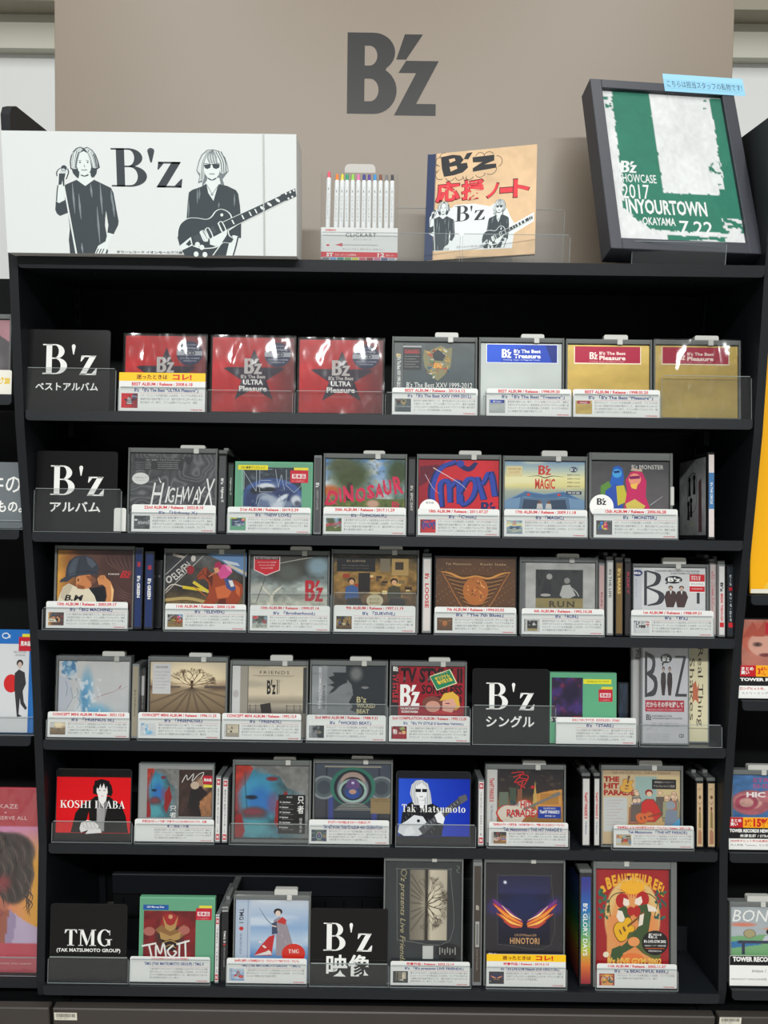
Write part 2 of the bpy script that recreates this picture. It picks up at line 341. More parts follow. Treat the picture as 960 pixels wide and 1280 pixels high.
    def put(s, other, x0, y0, x1, y1, step=4):
        """another picture, reduced, as an inset"""
        a = other.C[::step, ::step]; ny, nx = a.shape[:2]
        U, V = np.meshgrid(np.linspace(x0, x1, nx), np.linspace(y0, y1, ny)); i = np.arange(ny * nx).reshape(ny, nx)
        t = np.concatenate([np.stack([i[:-1, :-1], i[:-1, 1:], i[1:, 1:]], -1).reshape(-1, 3), np.stack([i[:-1, :-1], i[1:, 1:], i[1:, :-1]], -1).reshape(-1, 3)])
        s.L.append((np.stack([U.ravel(), V.ravel()], 1), t, a.reshape(-1, 3)))
        for v, t, c in other.L:
            mn, mx = v.min(0), v.max(0)
            if (mx - mn).prod() < 45 or len(t) > 900: continue
            q = np.clip(v, 0, 100) / 100; s.L.append((np.stack([x0 + q[:, 0] * (x1 - x0), y0 + q[:, 1] * (y1 - y0)], 1), t, c))
        return s
    def sq(s, k):
        """squeeze the picture into the part of the cover above the caption card"""
        s.L = [(np.column_stack([v[:, 0], v[:, 1] * k]), t, c) for v, t, c in s.L]
        s.V = s.V * k; s.V[-1] = 100; return s
    def mesh(s, name, w, h, x0=0.0, z0=0.0, y=0.0, k=0.90, outline=None, step=3e-5):
        """w x h metres, lower left corner at x0, z0, facing -y"""
        nx, ny = s.nx, s.ny; i = np.arange(ny * nx).reshape(ny, nx)
        V = [np.stack([s.U.ravel(), s.V.ravel(), np.zeros(nx * ny)], 1)]; C = [s.C.reshape(-1, 3)]
        if outline is not None:
            V = [np.array([(p[0], p[1], 0) for p in outline], float)]; C = [np.tile(s.C[0, 0], (len(outline), 1))]
            base = np.array(tessellate_polygon([[Vector((p[0], p[1], 0)) for p in outline]])).reshape(-1, 3); Q = np.zeros((0, 4), int); T3 = [base]
        else:
            Q = np.stack([i[:-1, :-1], i[1:, :-1], i[1:, 1:], i[:-1, 1:]], -1).reshape(-1, 4); T3 = []
        n = len(V[0]); ly = 0
        seen = []
        for v, t, c in s.L:
            mn, mx = v.min(0), v.max(0); ly = 1 + max([q[0] for q in seen if q[1][0] < mx[0] and q[2][0] > mn[0] and q[1][1] < mx[1] and q[2][1] > mn[1]], default=0); seen.append((ly, mn, mx))
            V.append(np.column_stack([v, np.full(len(v), ly)])); c = np.asarray(c, float); C.append(np.tile(c, (len(v), 1)) if c.ndim == 1 else c)
            T3.append(t + n); n += len(v)
        step = min(step, 9e-4 / max([1] + [q[0] for q in seen]))
        V = np.concatenate(V); C = np.concatenate(C); T3 = np.concatenate(T3) if T3 else np.zeros((0, 3), int)
        co = np.stack([x0 + V[:, 0] / 100 * w, y - V[:, 2] * step, z0 + (1 - V[:, 1] / 100) * h], 1)
        # make every triangle face the viewer
        if len(T3):
            a = co[T3[:, 1]] - co[T3[:, 0]]; b = co[T3[:, 2]] - co[T3[:, 0]]; fl = (a[:, 2] * b[:, 0] - a[:, 0] * b[:, 2]) > 0; T3[fl] = T3[fl][:, ::-1]
        me = bpy.data.meshes.new(name); nl = len(Q) * 4 + len(T3) * 3
        me.vertices.add(len(co)); me.vertices.foreach_set('co', co.ravel()); me.loops.add(nl)
        me.loops.foreach_set('vertex_index', np.concatenate([Q.ravel(), T3.ravel()]).astype(np.int32))
        ls_ = np.concatenate([np.arange(len(Q)) * 4, len(Q) * 4 + np.arange(len(T3)) * 3]).astype(np.int32)
        me.polygons.add(len(ls_)); me.polygons.foreach_set('loop_start', ls_); me.update(calc_edges=True)
        ca = me.attributes.new('Col', 'FLOAT_COLOR', 'POINT'); cc = np.ones((len(co), 4)); cc[:, :3] = lin(np.clip(C, 0, 255)) * k
        ca.data.foreach_set('color', cc.astype(np.float32).ravel()); return me
# -- shorthand colours
WH = (238, 238, 234); BK = (18, 18, 20); RED = (205, 38, 48)
# ------------------------------------------------------------------ cover pictures
def fig_singer(A, f):
    """line drawn singer with microphone stand; f maps drawing units to picture units"""
    D = (62, 70, 75); L = (226, 233, 231); g = lambda *p: [f(a, b) for a, b in p]
    A.Pg(g((290, 325), (288, 260), (300, 205), (330, 150), (365, 118), (405, 106), (437, 120), (475, 108), (520, 135), (556, 185), (577, 245), (590, 315), (560, 335), (552, 375), (525, 412), (500, 415), (485, 380), (378, 380), (365, 425), (340, 405), (312, 370), (305, 335)), D)
    A.Pg(g((300, 318), (300, 255), (312, 205), (340, 158), (372, 126), (405, 114), (430, 132), (390, 170), (372, 230), (352, 325), (328, 330)), (196, 203, 203))
    A.Pg(g((445, 126), (478, 116), (516, 142), (548, 190), (566, 250), (570, 312), (545, 322), (518, 318), (498, 225), (478, 165)), (196, 203, 203))
    for k in range(6):
        A.St(g((330 + k * 12, 150 + abs(3 - k) * 4), (318 + k * 9, 230), (316 + k * 6, 318)), 0.30 + (k % 3) * 0.2, (110, 118, 122) if k % 2 else L)
        A.St(g((470 + k * 12, 135 + k * 9), (500 + k * 9, 220), (522 + k * 7, 312)), 0.30 + (k % 3) * 0.2, (110, 118, 122) if k % 2 else L)
    A.Pg(g((378, 365), (490, 365), (492, 410), (520, 438), (430, 505), (348, 438), (374, 415)), L)
    A.Pg(g((395, 168), (437, 150), (475, 172), (495, 235), (503, 310), (490, 352), (455, 388), (430, 398), (400, 386), (372, 350), (356, 300), (372, 235)), L)
    for p in (((378, 245), (405, 243)), ((455, 243), (482, 247))): A.St(g(*p), 0.5, (120, 128, 130))
    for x in (392, 470): A.Pg(g((x - 13, 262), (x, 254), (x + 13, 262), (x, 272)), D)
    A.St(g((402, 336), (430, 341), (458, 335)), 0.9, (150, 156, 158)); A.St(g((392, 388), (430, 400), (468, 386)), 0.7, D)
    A.St(g((432, 285), (436, 305), (428, 312)), 0.3, (150, 156, 158))
    A.Pg(g((345, 437), (430, 500), (522, 437), (640, 495), (690, 520), (712, 570), (722, 650), (735, 760), (748, 860), (740, 900), (688, 992), (625, 975), (640, 900), (625, 750), (612, 830), (605, 900), (618, 1010), (600, 1065), (520, 1110), (490, 1190), (225, 1186), (225, 1110), (222, 1050), (242, 930), (235, 770), (150, 802), (120, 778), (106, 740), (118, 650), (150, 672), (214, 640), (222, 488)), D)
    A.Pg(g((152, 480), (205, 478), (212, 510), (208, 642), (150, 668), (130, 648), (138, 560)), L); A.St(g((152, 490), (138, 560), (127, 650)), 0.4, D)
    A.Pg(g((148, 365), (168, 330), (205, 300), (250, 300), (268, 335), (262, 390), (225, 445), (200, 490), (165, 480)), L)
    A.St(g((150, 400), (150, 360), (180, 325), (215, 312)), 0.4, D); A.St(g((262, 325), (268, 365), (240, 430)), 0.4, D)
    A.El(*f(226, 318), *((f(256, 0)[0] - f(226, 0)[0]), (f(0, 346)[1] - f(0, 318)[1])), D)
    A.Pg(g((172, 372), (238, 372), (222, 430), (216, 512), (205, 500), (200, 440), (190, 482), (158, 488)), D)
    A.Pg(g((190, 330), (222, 322), (246, 340), (250, 368), (180, 368)), (205, 212, 212)); A.St(g((196, 336), (224, 346), (246, 340)), 0.35, D)
    A.Pg(g((205, 500), (220, 500), (300, 1188), (282, 1188)), L)
    A.Pg(g((630, 975), (686, 992), (650, 1060), (618, 1130), (610, 1190), (482, 1190), (520, 1112), (600, 1066)), L)
    for x in (505, 535, 562): A.St(g((x + 18, 1140), (x - 8, 1188)), 0.35, D)
    A.Pg(g((610, 1140), (622, 1160), (612, 1190), (592, 1190)), D)
    for (x, y0, y1) in ((302, 470, 780), (360, 575, 840), (487, 480, 615), (583, 470, 790), (538, 710, 1090), (692, 540, 700), (704, 640, 815), (355, 1080, 1185)): A.St(g((x - 2, y0), (x, (y0 + y1) / 2), (x + 4, y1)), [0.15, 0.75, 0.15], (128, 138, 142))
def fig_guitarist(A, f):
    D = (60, 68, 73); L = (226, 233, 231); G = (150, 158, 160); g = lambda *p: [f(a, b) for a, b in p]
    A.Pg(g((222, 240), (240, 175), (262, 130), (300, 98), (345, 94), (392, 108), (425, 150), (440, 200), (446, 245), (432, 262), (402, 300), (418, 358), (380, 340), (372, 300), (300, 300), (285, 318), (258, 352), (262, 318), (230, 328), (242, 280)), (120, 128, 132))
    A.Pg(g((228, 240), (246, 178), (268, 135), (304, 104), (330, 102), (288, 150), (274, 210), (272, 290), (258, 335), (262, 300), (240, 315), (250, 262)), (215, 222, 221))
    A.Pg(g((345, 100), (390, 116), (420, 155), (436, 205), (440, 244), (420, 255), (398, 262), (392, 200), (372, 150)), (215, 222, 221))
    for k in range(6):
        A.St(g((300 + k * 4, 108), (262 + k * 5, 190), (248 + k * 6, 300)), 0.35, (100, 108, 112) if k % 2 else L); A.St(g((352 + k * 9, 110), (385 + k * 8, 180), (392 + k * 7, 255)), 0.35, (100, 108, 112) if k % 2 else L)
    A.Pg(g((296, 290), (380, 290), (388, 330), (372, 340), (334, 450), (300, 400), (290, 330)), L)
    A.Pg(g((288, 165), (310, 125), (352, 130), (382, 170), (388, 230), (378, 268), (352, 298), (330, 306), (300, 288), (280, 262), (274, 215)), L)
    for k in range(4): A.St(g((315 + k * 12, 118), (305 + k * 18, 150), (318 + k * 16, 190)), 0.6, G)
    A.Pg(g((276, 200), (325, 196), (320, 220), (300, 230), (282, 222)), D); A.Pg(g((332, 196), (386, 196), (382, 220), (360, 230), (340, 222)), D); A.St(g((276, 190), (330, 196), (386, 190)), 0.4, D)
    A.St(g((312, 262), (330, 264), (348, 262)), 1.0, G); A.St(g((300, 292), (330, 306), (358, 292)), 0.7, D)
    A.Pg(g((288, 330), (255, 350), (190, 372), (165, 390), (155, 450), (142, 575), (146, 640), (470, 830), (474, 700), (520, 712), (524, 600), (518, 480), (508, 400), (492, 375), (430, 345), (372, 335), (334, 450), (300, 395)), D)
    A.St(g((290, 335), (310, 372), (326, 402)), 0.3, G); A.St(g((372, 340), (350, 372), (330, 398)), 0.3, G); A.El(*f(326, 405), 0.45, 1.0, G)
    A.Pg(g((300, 640), (470, 620), (444, 740), (410, 834), (120, 834)), D)
    for (x, y0, y1) in ((225, 360, 470), (240, 360, 440), (482, 400, 490), (160, 430, 575), (372, 460, 500)): A.St(g((x, y0), (x - 1, (y0 + y1) / 2), (x - 4, y1)), [0.1, 0.6, 0.1], (120, 130, 134))
    A.Pg(g((470, 690), (505, 700), (486, 760), (474, 834), (412, 834), (436, 740), (442, 700)), L); A.St(g((500, 700), (482, 770), (462, 834)), 0.5, D)
    body = ((72, 700), (78, 650), (100, 605), (150, 572), (210, 568), (280, 578), (318, 560), (345, 525), (380, 508), (420, 518), (450, 545), (465, 585), (500, 610), (430, 660), (470, 715), (450, 745), (385, 742), (350, 790), (300, 834), (120, 834), (88, 770))
    A.Pg(g(*body), D); A.St(g(*body[:14]), 0.45, L); A.St(g((430, 660), (440, 695), (470, 718), (448, 745), (390, 744), (352, 788), (318, 832)), 0.4, L)
    A.Pg(g((300, 715), (350, 690), (425, 650), (420, 690), (385, 742), (340, 768), (300, 755)), L)
    A.Pg(g((90, 760), (168, 700), (178, 760), (100, 796), (82, 785)), L); A.Pg(g((130, 752), (160, 720), (170, 752), (150, 766)), D)
    A.Pg(g((395, 600), (820, 408), (842, 448), (420, 652)), D); A.St(g((395, 598), (820, 406)), 0.3, L); A.St(g((422, 654), (842, 450)), 0.3, L)
    for i, (x, y) in enumerate(((466, 597), (536, 563), (588, 540), (628, 522))): A.St(g((x - 6, y - 14), (x + 8, y + 16)), 0.5, L)
    for (x, y) in ((675, 502), (724, 476), (782, 448)): A.El(*f(x, y), 0.62, 1.7, L, rot=-20)
    A.Pg(g((800, 412), (905, 366), (912, 420), (842, 452)), D)
    for (x, y) in ((840, 402), (870, 392), (896, 380), (858, 436), (884, 424)): A.El(*f(x, y), 0.35, 0.9, L)
    A.Pg(g((180, 700), (330, 625), (352, 668), (200, 740)), (74, 82, 88))
    for (x, y) in ((256, 695), (292, 676), (385, 632)):
        q = g((x - 22, y - 26), (x + 2, y - 38), (x + 30, y + 24), (x + 4, y + 36)); A.St(q + [q[0]], 0.4, L) ; A.St([q[3], q[0]], 0.5, L)
    A.St(g((240, 660), (258, 690), (278, 735)), 0.9, L)
    for (x, y) in ((212, 755), (242, 775), (200, 822), (262, 826)): A.El(*f(x, y), 0.85, 2.2, L)
    A.St(g((180, 762), (230, 780), (290, 782), (345, 772), (385, 742)), 0.8, L); A.El(*f(390, 548), 0.5, 1.3, L)
def qmap(cx, cy, sc, q):
    """crop pixels -> photo pixels -> 0..100 of the quad q (TL, TR, BR, BL)"""
    (x0, y0), (x1, y1), (x2, y2), (x3, y3) = q
    def f(a, b):
        x = cx + a / sc; y = cy + b / sc; v = 0.5
        for _ in range(4):
            xl = x0 + (x3 - x0) * v; xr = x1 + (x2 - x1) * v; u = (x - xl) / (xr - xl)
            yt = y0 + (y1 - y0) * u; yb = y3 + (y2 - y3) * u; v = (y - yt) / (yb - yt)
        return u * 100, v * 100
    return f
def art_banner():
    A = Art((222, 226, 225), simple=True); q = ((14, 163), (372, 169), (371, 319), (9, 312))
    fig_singer(A, qmap(60, 170, 8.255, q)); fig_guitarist(A, qmap(210, 170, 5.647, q)); D = (58, 65, 70)
    p = qmap(0, 140, 2.4, q)
    def box(x0, y0, x1, y1): a = p(x0, y0); b = p(x1, y1); return a[0], a[1], b[0], b[1]
    A.T("B", *box(350, 107, 452, 221), D, 'serif'); A.T("'", *box(457, 107, 477, 150), D, 'serif'); A.T("z", *box(480, 147, 556, 224), D, 'serif')
    A.T("タワーレコード イオンモール倉敷店", *box(350, 409, 548, 421), (70, 76, 80), b=0.02)
    A.R(88.6, 0, 88.9, 100, (208, 216, 214)); return A
def art_notebook():
    A = Art((222, 188, 148), res=(60, 60)).no(7, 0.05).no(20, 0.04); NV = (44, 58, 92)
    A.rc(0, 0, 7.5, 100, NV)
    q = ((530, 188), (664, 180), (673, 318), (534, 320)); p = qmap(530, 175, 6.4, q)
    g = lambda *k: [p(a, b) for a, b in k]; K = (45, 45, 48)
    # cloud outline
    import itertools
    for (cx, cy, r, a0, a1) in ((100, 145, 36, 90, 290), (90, 200, 32, 100, 260), (110, 250, 40, 60, 250), (190, 265, 38, 20, 160), (265, 268, 32, 10, 170), (345, 262, 36, 20, 150), (430, 240, 42, 10, 150), (510, 215, 48, -10, 120), (550, 160, 48, -90, 60), (490, 118, 40, 190, 330), (420, 118, 36, 190, 340), (130, 108, 34, 160, 290)):
        A.St(g(*[(cx + r * math.cos(math.radians(a0 + (a1 - a0) * i / 6)), cy + r * math.sin(math.radians(a0 + (a1 - a0) * i / 6))) for i in range(7)]), 0.55, (70, 62, 56))
    A.St(g((292, 265), (318, 322), (322, 265)), 0.5, (70, 62, 56))
    # hand drawn heavy letters
    A.Pg(g((104, 108), (200, 92), (262, 100), (290, 135), (268, 165), (318, 160), (330, 200), (290, 238), (220, 258), (140, 268), (118, 200)), K)
    A.Pg(g((170, 128), (215, 120), (225, 140), (180, 158)), (222, 188, 148)); A.Pg(g((180, 190), (235, 182), (245, 205), (192, 228)), (222, 188, 148))
    A.Pg(g((312, 84), (358, 76), (326, 134), (290, 130)), K)
    A.Pg(g((360, 118), (532, 104), (535, 150), (458, 180), (552, 176), (556, 210), (372, 236), (368, 208), (440, 160), (366, 160)), K)
    for i, (ch, x0, x1, y0, y1) in enumerate((('応', 80, 282, 312, 468), ('援', 290, 482, 306, 455), ('ノ', 490, 592, 338, 450), ('ー', 600, 705, 376, 414), ('ト', 700, 835, 312, 450))):
        for d, c, b in ((7, (80, 26, 30), 0.04), (0, (226, 62, 72), 0.035)):
            a = p(x0 - d, y0 - d); e = p(x1 + d, y1 + d); A.T(ch, a[0], a[1], e[0], e[1], c, b=b)
    # cut-out sticker
    A.Pg(g((45, 590), (80, 540), (130, 505), (190, 505), (215, 525), (250, 498), (400, 492), (530, 520), (570, 492), (620, 496), (665, 540), (700, 610), (735, 665), (882, 582), (888, 655), (738, 745), (732, 862), (95, 858), (90, 745), (50, 720)), (228, 233, 233))
    s = 6.4
    def m1(a, b):      # drawing units of the banner singer -> photo px -> sticker px
        x = 60 + a / 8.255; y = 170 + b / 8.255; X = 554 + (x - 112) * .442; Y = 308 + (y - 313) * .464; return p((X - 530) * s, (Y - 175) * s)
    def m2(a, b):
        x = 210 + a / 5.647; y = 170 + b / 5.647; X = 624.5 + (x - 268) * .41; Y = 308 + (y - 317) * .464; return p((X - 530) * s, (Y - 175) * s)
    fig_singer(A, m1); fig_guitarist(A, m2)
    a = p(250, 508); e = p(372, 628); A.T('B', *a, *e, (52, 56, 60), 'serif'); a = p(372, 508); e = p(392, 555); A.T("'", *a, *e, (52, 56, 60), 'serif'); a = p(405, 548); e = p(497, 624); A.T('z', *a, *e, (52, 56, 60), 'serif')
    a = p(285, 825); e = p(520, 842); A.T("タワーレコード イオンモール倉敷店", *a, *e, (110, 115, 118)); return A
def art_towel():
    GR = (44, 122, 100); A = Art((226, 228, 228), res=(110, 140))
    f = lambda x, y: ((x - 152) / (745 + (y - 150) / 735 * 87 - 152 - (y - 143) / 745 * 48) * 1 if 0 else ((x - (152 + (y - 143) / 745 * 48)) / ((745 + (y - 150) / 735 * 87) - (152 + (y - 143) / 745 * 48)) * 100), (y - 143) / 743 * 100)
    U, V = A.U, A.V; n = fbm(U / 100 * 30, V / 100 * 38, 3) - 0.5; n2 = fbm(U / 100 * 12 + 9, V / 100 * 60, 3) - .5
    e = 2.0
    G1 = (U > 8.5 + n * e * 2) & (U < 40 + n * e + V * 0.0) & (V < 101)
    G1 &= ~((V > 60) & (U < 6))
    base = (V > 68 + n * 3) & (U > 6 + n * 6) & (V < 93 + n * 3) & (U < 100)
    blk = (U > 88 + n * 3) & (V < 93 + n * 2)
    blob = (U > 40 + n * 2) & (U < 90.5 + n * 3) & (V < 68 + n * 2) & ~((U > 86) & (V > 64)); inner = (U > 37) & ~blob & (V > 60) & (V < 92)
    m = (G1 & (V < 93 + n * 4) & ~((U + (V - 82) * -1.3 < 8) & (V > 80))) | base | (blk & (V > 0)) | inner
    m &= ~blob
    m &= ~((V > 78) & (U < (V - 76) * 1.6 + n * 12)) ; m |= (V > 95.5 + n) & (V < 98.6 + n2 * 2) & (U > 38) & (U < 86) & (n2 > -0.12)
    m &= ~((V > 83) & (U > 84) & (n2 + n > 0.02)); m |= (U < 8) & (V < 12) & (V > 4) & (n > 0.05); m |= (U > 80) & (U < 90) & (V > 45) & (V < 65) & (n > 0.17); m |= (U > 84) & (U < 88) & (V < 10) & (n2 > 0.17)
    A._mix(m.astype(float), GR); A.no(40, 0.05).no(6, 0.05)
    t = (232, 235, 233)
    def T(s, x0, y0, x1, y1, **k): a = f(x0, y0); b = f(x1, y1); A.T(s, a[0], a[1], b[0], b[1], t, **k)
    T("B'z", 222, 498, 312, 556, f='logo', sh=0.15); T('SHOWCASE', 216, 562, 402, 604, b=.01); T('2017', 226, 612, 366, 684, b=.005, sh=.05)
    T('INYOURTOWN', 240, 684, 648, 756, b=.03); T('OKAYAMA', 318, 770, 484, 808, b=.02, sh=.05); T('7.22.', 500, 780, 690, 846, b=.012, sh=.08); return A
def jp(s): return s
PLACARD_BG = (17, 16, 17)
def art_placard(lines, bg=PLACARD_BG):
    A = Art(bg, simple=True)
    for (t, x0, y0, x1, y1, f, b) in lines:
        if t == "B'z" and f == 'serif':
            w = x1 - x0; A.T('B', x0, y0, x0 + w * .45, y1, WH, 'serif'); A.T("'", x0 + w * .53, y0, x0 + w * .60, y0 + (y1 - y0) * .34, WH, 'serif'); A.T('z', x0 + w * .68, y0 + (y1 - y0) * .37, x1, y1 + .6, WH, 'serif')
        else: A.T(t, x0, y0, x1, y1, WH, f, b)
    return A
def art_inaba():
    A = Art((214, 14, 24), res=(80, 90)); K = (16, 14, 15); SK = (232, 228, 226)
    A.rc(0, 0, 100, 11, K).rc(0, 90, 100, 100, K)
    A.Pg([(20, 90), (26, 62), (36, 48), (48, 42), (52, 38), (72, 38), (78, 44), (88, 50), (94, 66), (98, 90)], K)
    A.Pg([(40, 78), (44, 60), (45, 72), (50, 66)], (214, 14, 24))
    A.Pg([(54, 46), (60, 42), (70, 46), (66, 70), (64, 88), (54, 88), (56, 66)], (120, 118, 120))
    for i in range(9): A.R(55 + i * 1.2, 55, 55.5 + i * 1.2, 88, (190, 188, 188))
    A.Pg([(56, 36), (68, 36), (67, 44), (62, 50), (57, 44)], SK)
    A.Pg([(49, 34), (49, 24), (53, 16), (60, 13), (68, 15), (74, 22), (76, 32), (74, 38), (69, 36), (55, 36)], K)
    A.Pg([(54, 24), (60, 17), (68, 23), (69, 33), (66, 39), (62, 42), (57, 39), (54, 32)], SK)
    A.Pg([(51, 16), (60, 13), (71, 16), (74, 28), (69.5, 31), (68, 23), (66, 28), (63.5, 19), (60.5, 27), (59, 20), (56.5, 28), (54.5, 25), (53, 33), (50, 30)], K)
    A.R(56.5, 29, 59.5, 30, K); A.R(63, 29, 66, 30, K); A.R(60, 37, 63.5, 37.7, (150, 60, 60))
    A.Pg([(32, 84), (34, 76), (42, 72), (52, 74), (58, 80), (56, 88), (44, 86), (34, 90)], SK); A.Pg([(44, 86), (60, 84), (62, 90), (40, 92)], SK)
    for k in range(4): A.St([(36 + k * 5, 76), (38 + k * 5, 82), (44 + k * 4, 85)], 0.4, (110, 105, 105))
    A.T('KOSHI', 5, 44, 47, 55, WH, 'serif'); A.T('INABA', 52, 44, 93, 55, WH, 'serif'); return A
def art_tak():
    A = Art((26, 66, 190), res=(60, 60)).hg((0, (40, 84, 205)), (100, (12, 44, 170))); K = (24, 26, 32); SK = (230, 232, 234)
    A.rc(0, 0, 100, 10, K).rc(0, 89, 100, 100, K); A.rc(0, 10, 2, 89, K)
    A.Pg([(4, 89), (8, 55), (16, 44), (24, 40), (46, 42), (60, 50), (66, 62), (62, 89)], K)
    for i in range(26): A.St([(8 + (i * 7) % 52, 46 + (i * 11) % 36), (10 + (i * 7) % 52, 50 + (i * 11) % 36)], 0.5, (110, 112, 120))
    A.Pg([(22, 42), (18, 30), (20, 18), (26, 12), (34, 11), (42, 16), (46, 28), (48, 44), (40, 46), (24, 46)], (205, 208, 210))
    for k in range(8): A.St([(24 + k * 2.5, 13), (20 + k * 3.6, 28), (22 + k * 3.4, 44)], 0.4, (90, 94, 100))
    A.Pg([(26, 20), (34, 15), (41, 22), (41, 32), (37, 38), (32, 40), (27, 34)], SK); A.R(25.5, 23.5, 33, 28, K); A.R(34.5, 23.5, 41, 28, K); A.R(31, 34, 36, 34.8, K)
    A.Pg([(30, 40), (38, 40), (37, 50), (32, 50)], SK)
    A.Pg([(14, 68), (24, 60), (36, 62), (44, 74), (40, 84), (30, 89), (10, 89), (2, 84), (4, 74)], (215, 218, 220)); A.El(30, 68, 2.2, 2.2, K)
    A.Pg([(30, 79), (84, 36), (96, 32), (97, 38), (88, 44), (36, 87)], (70, 72, 78))
    for k in range(12): A.St([(38 + k * 4, 74 - k * 3.1), (40.5 + k * 4, 78 - k * 3.2)], 0.4, (200, 202, 205))
    A.Pg([(84, 34), (94, 30), (97, 38), (88, 44)], (90, 92, 96)); A.Pg([(52, 60), (60, 54), (66, 64), (64, 72), (56, 70)], SK); A.Pg([(12, 80), (20, 74), (26, 84), (18, 89), (10, 89)], SK)
    A.T('Tak', 7, 45, 26, 56, WH, 'serif'); A.T('Matsumoto', 32, 45, 94, 56, WH, 'serif'); return A

def star(A, cx, cy, r, col, asp=0.95, rot=0):
    p = []
    for i in range(10):
        a = math.radians(-90 + 36 * i + rot); q = r if i % 2 == 0 else r * 0.40; p.append((cx + q * math.cos(a), cy + q * asp * math.sin(a)))
    A.Pg(p, col)
def art_ultra():
    A = Art((196, 26, 36)).hg((0, (206, 28, 38)), (60, (186, 26, 34)), (75, (142, 34, 40)), (100, (112, 40, 44))).no(5, 0.12).no(22, 0.05)
    star(A, 51, 53, 40, (46, 34, 54)); A.Pg([(16, 40), (86, 40), (63, 55), (51, 42), (36, 54)], (46, 34, 54))
    S = (196, 190, 188); A.T("B'z", 39, 28, 61, 49, S, 'logo'); A.T("B'z The Best", 35, 50, 65, 55, S, b=.03); A.T('ULTRA', 38, 56.5, 62, 63.5, WH, b=.03); A.T('Pleasure', 33, 65, 67, 72.5, WH, b=.03)
    A.T('Including 30 songs + 1 new song', 38, 77, 64, 79.5, (190, 150, 150))
    A.El(79.5, 23, 16, 16.5, (34, 44, 78), n=36); A.R(63.5, 19.5, 95.5, 25.5, (168, 172, 180)); A.T('2CD', 73, 19.8, 87, 25, (30, 34, 54), b=.05)
    A.T('最新ベストアルバム', 68, 14.2, 91, 17.6, (225, 225, 235), b=.02); A.T('B’z Best Album', 71, 10, 88, 12, (190, 195, 210)); A.T('ULTRA Pleasure 全30曲収録', 68, 28, 92, 30.5, (190, 195, 210)); A.T('初回特別仕様', 72, 32, 88, 34, (190, 195, 210)); return A
def art_xxv():
    A = Art((78, 88, 90)).vg((0, (84, 92, 94)), (100, (62, 74, 78))).no(9, 0.10); A.rc(0, 0, 12, 100, (92, 98, 98)).rc(12, 0, 13, 100, (60, 66, 68))
    p = [(50, 10), (58, 5), (66, 11), (72, 8), (71, 30), (70, 45), (62, 62), (54, 72), (47, 62), (38, 46), (36, 28), (37, 13), (43, 16)]
    A.Pg(p, (132, 128, 92)); rr = random.Random(4)
    for i in range(58):
        a = rr.random() * 6.28; r = rr.uniform(6, 30); x = 54 + math.cos(a) * r * .55; y = 36 + math.sin(a) * r; c = rr.choice([(196, 160, 84), (150, 112, 60), (110, 140, 150), (205, 205, 190), (60, 96, 110), (170, 80, 60), (90, 120, 84), (224, 190, 110)]); A.Pg([(x + rr.uniform(-5, 5), y + rr.uniform(-5, 5)) for _ in range(4)], c)
    A.Pg([(47, 22), (54, 12), (64, 24), (60, 34), (50, 33)], (48, 54, 58)); A.T("B'z", 49, 38, 61, 48, (232, 160, 70), 'logo', sh=.1)
    A.R(11, 6, 34, 52, (44, 48, 50)); A.R(11, 6, 34, 9, (170, 170, 170)); A.T('B’z Special BOX\n初回生産限定盤', 13, 13, 32, 21, (200, 60, 66), b=.02)
    for k in range(5): A.T('25th Anniversary Best Album', 13, 25 + k * 5, 31 - (k % 2) * 4, 27.4 + k * 5, (180, 180, 180))
    A.T("B'z The Best XXV 1999-2012", 16, 75, 97, 85, WH, b=-.005); A.T("B'z The Best XXV 1999-2012", 4, 28, 8.5, 84, WH, rot=1, b=.01); A.T("B'z", 3, 21, 9, 27, (220, 200, 140), 'logo'); return A.sq(0.74)
def art_treasure():
    A = Art((150, 156, 152), res=(90, 80)).vg((0, (158, 163, 160)), (50, (172, 178, 174)), (100, (158, 164, 160))).no(3, .05)
    A.R(7, 1, 95, 27, (238, 240, 244)); A.rc(0, 0, 100, 100, (0, 0, 0), 0)
    A.R(7.5, 1.5, 94.5, 26.5, (24, 60, 160)); A.Pg([(8, 2), (60, 2), (30, 10), (24, 26), (8, 26)], (30, 74, 182)); A.Pg([(80, 2), (94, 2), (94, 26), (88, 26)], (14, 34, 110))
    A.T("B'z", 26, 8, 38, 20, WH, 'logo'); A.T("B'z The Best", 41, 8, 74, 13, WH, b=.02); A.T('Treasure', 41, 14.5, 74, 20.5, WH, b=.03); A.T('Including : Super 15 Mega-Hit Tracks', 28, 22, 73, 24, (220, 224, 240)); return A
def art_pleasure():
    A = Art((186, 160, 84), res=(90, 80)).vg((0, (200, 174, 96)), (45, (178, 150, 76)), (100, (196, 170, 92))).no(5, .10, sx=.5).no(30, .04)
    A.R(8, 2, 90, 26.5, (226, 214, 190)); A.R(9, 2, 89, 25, (160, 26, 58))
    A.T("B'z", 27, 10, 37, 20, (235, 215, 205), 'logo'); A.T("B'z The Best", 39, 9, 71, 13.5, (240, 222, 214), b=.02); A.T('Pleasure', 39, 15, 71, 21, (240, 222, 214), b=.03); A.T('Including : Super 15 Mega-Hit Tracks', 27, 22, 69, 23.8, (220, 180, 180)); return A
